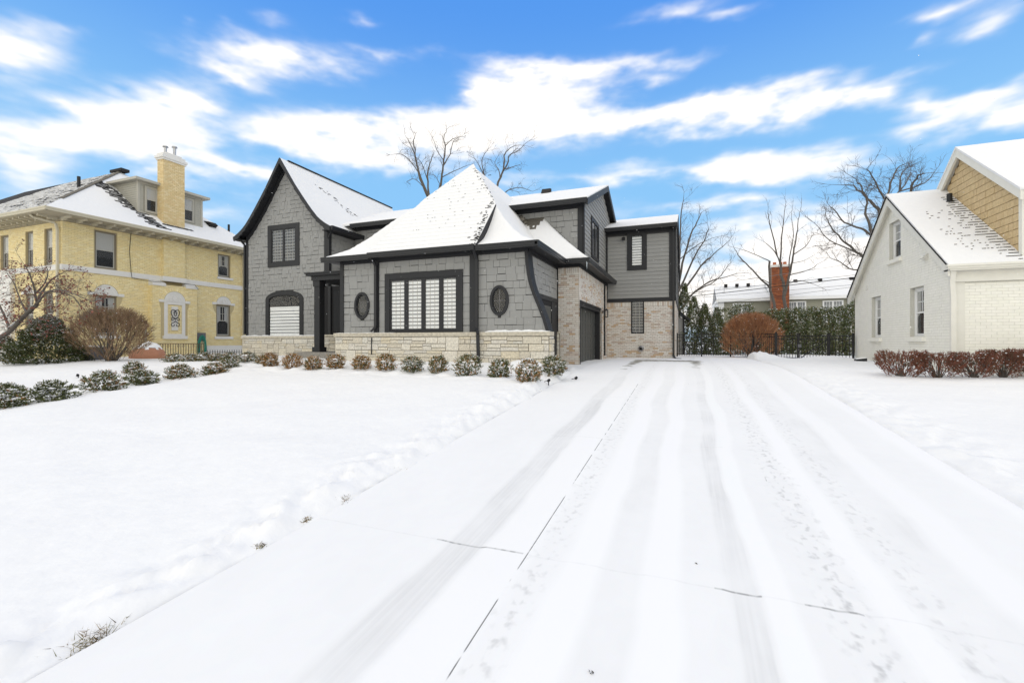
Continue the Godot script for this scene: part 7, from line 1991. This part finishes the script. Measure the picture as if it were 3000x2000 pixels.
	splash_block(sb)
	# fallen branch left of the yews
	var br := thing("fallen_branch", "thin dark branch lying on the snow left of the yews", "branch", on_ground(-23.5, 8.2))
	var p0 := on_ground(-24.4, 8.2, -0.02)
	m = MB.new(); m.tube(PackedVector3Array([p0 + Vector3(-0.3, 0.14, 0), p0 + Vector3(0.15, 0.02, 0), p0 + Vector3(0.7, 0.05, 0), p0 + Vector3(1.2, 0.03, 0)]), PackedFloat32Array([0.008, 0.014, 0.012, 0.005]), 5); obj("stick", m, M.bark, br)


func splash_block(sb: Node3D) -> void:
	var q := on_ground(5.75, 19.6)
	var m := MB.new(); m.hexa([q + Vector3(-0.1, 0.0, 0.12), q + Vector3(0.22, 0.0, 0.12), q + Vector3(0.22, 0.12, 0.12), q + Vector3(-0.1, 0.07, 0.12), q + Vector3(-0.1, 0.0, -0.12), q + Vector3(0.22, 0.0, -0.12), q + Vector3(0.22, 0.12, -0.12), q + Vector3(-0.1, 0.07, -0.12)]); obj("tray", m, M.iron, sb)
	m = MB.new(); snow_strip(m, q + Vector3(-0.1, 0.075, 0.0), q + Vector3(0.22, 0.12, 0.0), 0.22, 0.06); obj("snow_cap", m, M.clump, sb)


func tufts() -> void:
	var T := [[-3.0, 1.5, 0.121, 330, "long straw-coloured grass tuft through the snow nearest the camera"], [-3.0, 2.53, 0.035, 90, "brown leaf litter tuft, second nearest along the driveway edge"], [-2.99, 2.97, 0.032, 90, "brown leaf litter tuft, third along the driveway edge"], [-2.97, 3.41, 0.045, 70, "dark broken tuft, fourth along the driveway edge"], [-2.95, 4.26, 0.07, 30, "scattered dark tuft, fifth along the driveway edge"], [-2.97, 6.71, 0.05, 16, "faint tuft, sixth along the driveway edge"], [-2.94, 9.49, 0.10, 40, "straw-coloured tuft where the lawn meets the driveway below the garage shrubs"]]
	for q in T:
		var o := thing("grass_tuft", q[4], "grass", on_ground(q[0], q[1]), "tufts along the driveway edge")
		var m := MB.new()
		for k in q[3]:
			var p := Vector3(q[0] + rng.randfn() * q[2] * (0.36 if q[2] > 0.12 else 0.55), 0, -q[1] + rng.randfn() * q[2] * (0.5 if q[2] > 0.12 else 0.7))
			p.y = snow_y(p.x, -p.z) - 0.01
			m.col = [Color(0.30, 0.22, 0.11), Color(0.20, 0.13, 0.07), Color(0.10, 0.075, 0.045), Color(0.24, 0.20, 0.10), Color(0.13, 0.13, 0.05)][rng.randi() % 5]
			var f := Vector3(rng.randfn() * 0.9, 0.55, rng.randfn() * 0.9).normalized()
			var long: float = rng.randf_range(0.02, 0.05) * (1.7 if q[2] > 0.12 else 1.0)
			if k % 3 == 0 and q[2] < 0.12: leaf(m, p + Vector3(0, 0.008, 0), f, long * 0.5, 0.007)
			else: leaf(m, p, f, long, 0.0026)
		kind(obj("blades", m, M.straw, o), "stuff")
	# a few dead leaves on the driveway
	for q in [[0.12, 1.62, "small curled tan leaf on the driveway's swept strip"], [-0.42, 2.15, "tiny dark crumb lying on the driveway near the middle"], [0.06, 3.3, "tiny dark crumb on the driveway farther from the camera"]]:
		var o := thing("fallen_leaf", q[2], "leaf", Vector3(q[0], drive_y(q[1]) + 0.025, -q[1]))
		var m := MB.new()
		for k in 4:
			m.col = Color(0.33, 0.22, 0.13) if q[0] > 0.1 else Color(0.05, 0.045, 0.04)
			leaf(m, Vector3(q[0], drive_y(q[1]) + 0.026, -q[1]) + scatter_dir() * 0.006, Vector3(rng.randfn(), 0.3, rng.randfn()).normalized(), 0.026 if q[0] > 0.1 else 0.012, 0.009)
		obj("blade", m, M.straw, o)


func wires() -> void:
	var W_ := [[5.0, 4.0, 6.5, 0.008, "pale", "pale topmost overhead wire behind the houses"], [4.86, 33.0, 6.05, 0.012, "dark", "upper dark overhead wire crossing the red chimney"], [4.58, 33.1, 5.9, 0.022, "dark", "thick dark overhead cable crossing the red chimney"], [4.35, 33.2, 5.28, 0.009, "dark", "thin overhead wire just under the thick cable"], [3.85, 33.3, 5.2, 0.009, "dark", "lowest overhead wire, slanting over the hedge"]]
	var spans := [[5.25, 6.6], [4.95, 5.85], [4.7, 5.72], [4.62, 5.25], [4.0, 5.2]]
	for i in W_.size():
		var q: Array = W_[i]
		var pts := PackedVector3Array(); var rr := PackedFloat32Array()
		for k in 41:
			var t := k / 40.0
			var x := lerpf(-16.0, 26.0, t)
			var y: float = lerpf(spans[i][0], spans[i][1], (x + 0.5) / 11.5)
			y = minf(y, 8.0) + 0.25 * pow((x - 5.0) / 20.0, 2.0)
			pts.append(Vector3(x, y, -33.0 - 0.1 * i)); rr.append(q[3])
		var m := MB.new(); m.tube(pts, rr, 5)
		tag(obj("overhead_wire", m, M.pale_wire if q[4] == "pale" else M.wire, null), q[5], "wire", "overhead wires behind the houses")


func snowfall() -> void:
	var mm := MultiMesh.new()
	mm.transform_format = MultiMesh.TRANSFORM_3D
	var b := MB.new(); b.blob(Vector3.ZERO, Vector3(1, 1.25, 1))
	mm.mesh = b.mesh()
	var r2 := RandomNumberGenerator.new(); r2.seed = 4
	var at := []
	while at.size() < 1100:
		var d := r2.randf_range(4.0, 13.5)
		var p := Vector3(r2.randf_range(-22, 7), r2.randf_range(0.9, 4.0), -d)
		if p.y < ground_y(p.x, d) + 0.1: continue
		if p.x > -11.8 and p.x < -3.2 and d > 11.9: continue
		if p.x < -22.5 and d > 10.0: continue
		at.append(p)
	mm.instance_count = at.size()
	for i in at.size():
		var s := r2.randf_range(0.0022, 0.0052)
		mm.set_instance_transform(i, Transform3D(Basis.from_scale(Vector3(s, s, s)), at[i]))
	var o := MultiMeshInstance3D.new()
	o.name = numbered("falling_snow")
	o.multimesh = mm
	o.material_override = M.clump
	add_child(o)
	o.set_meta("kind", "stuff"); o.set_meta("label", "scattered snowflakes falling before the houses"); o.set_meta("category", "snow")
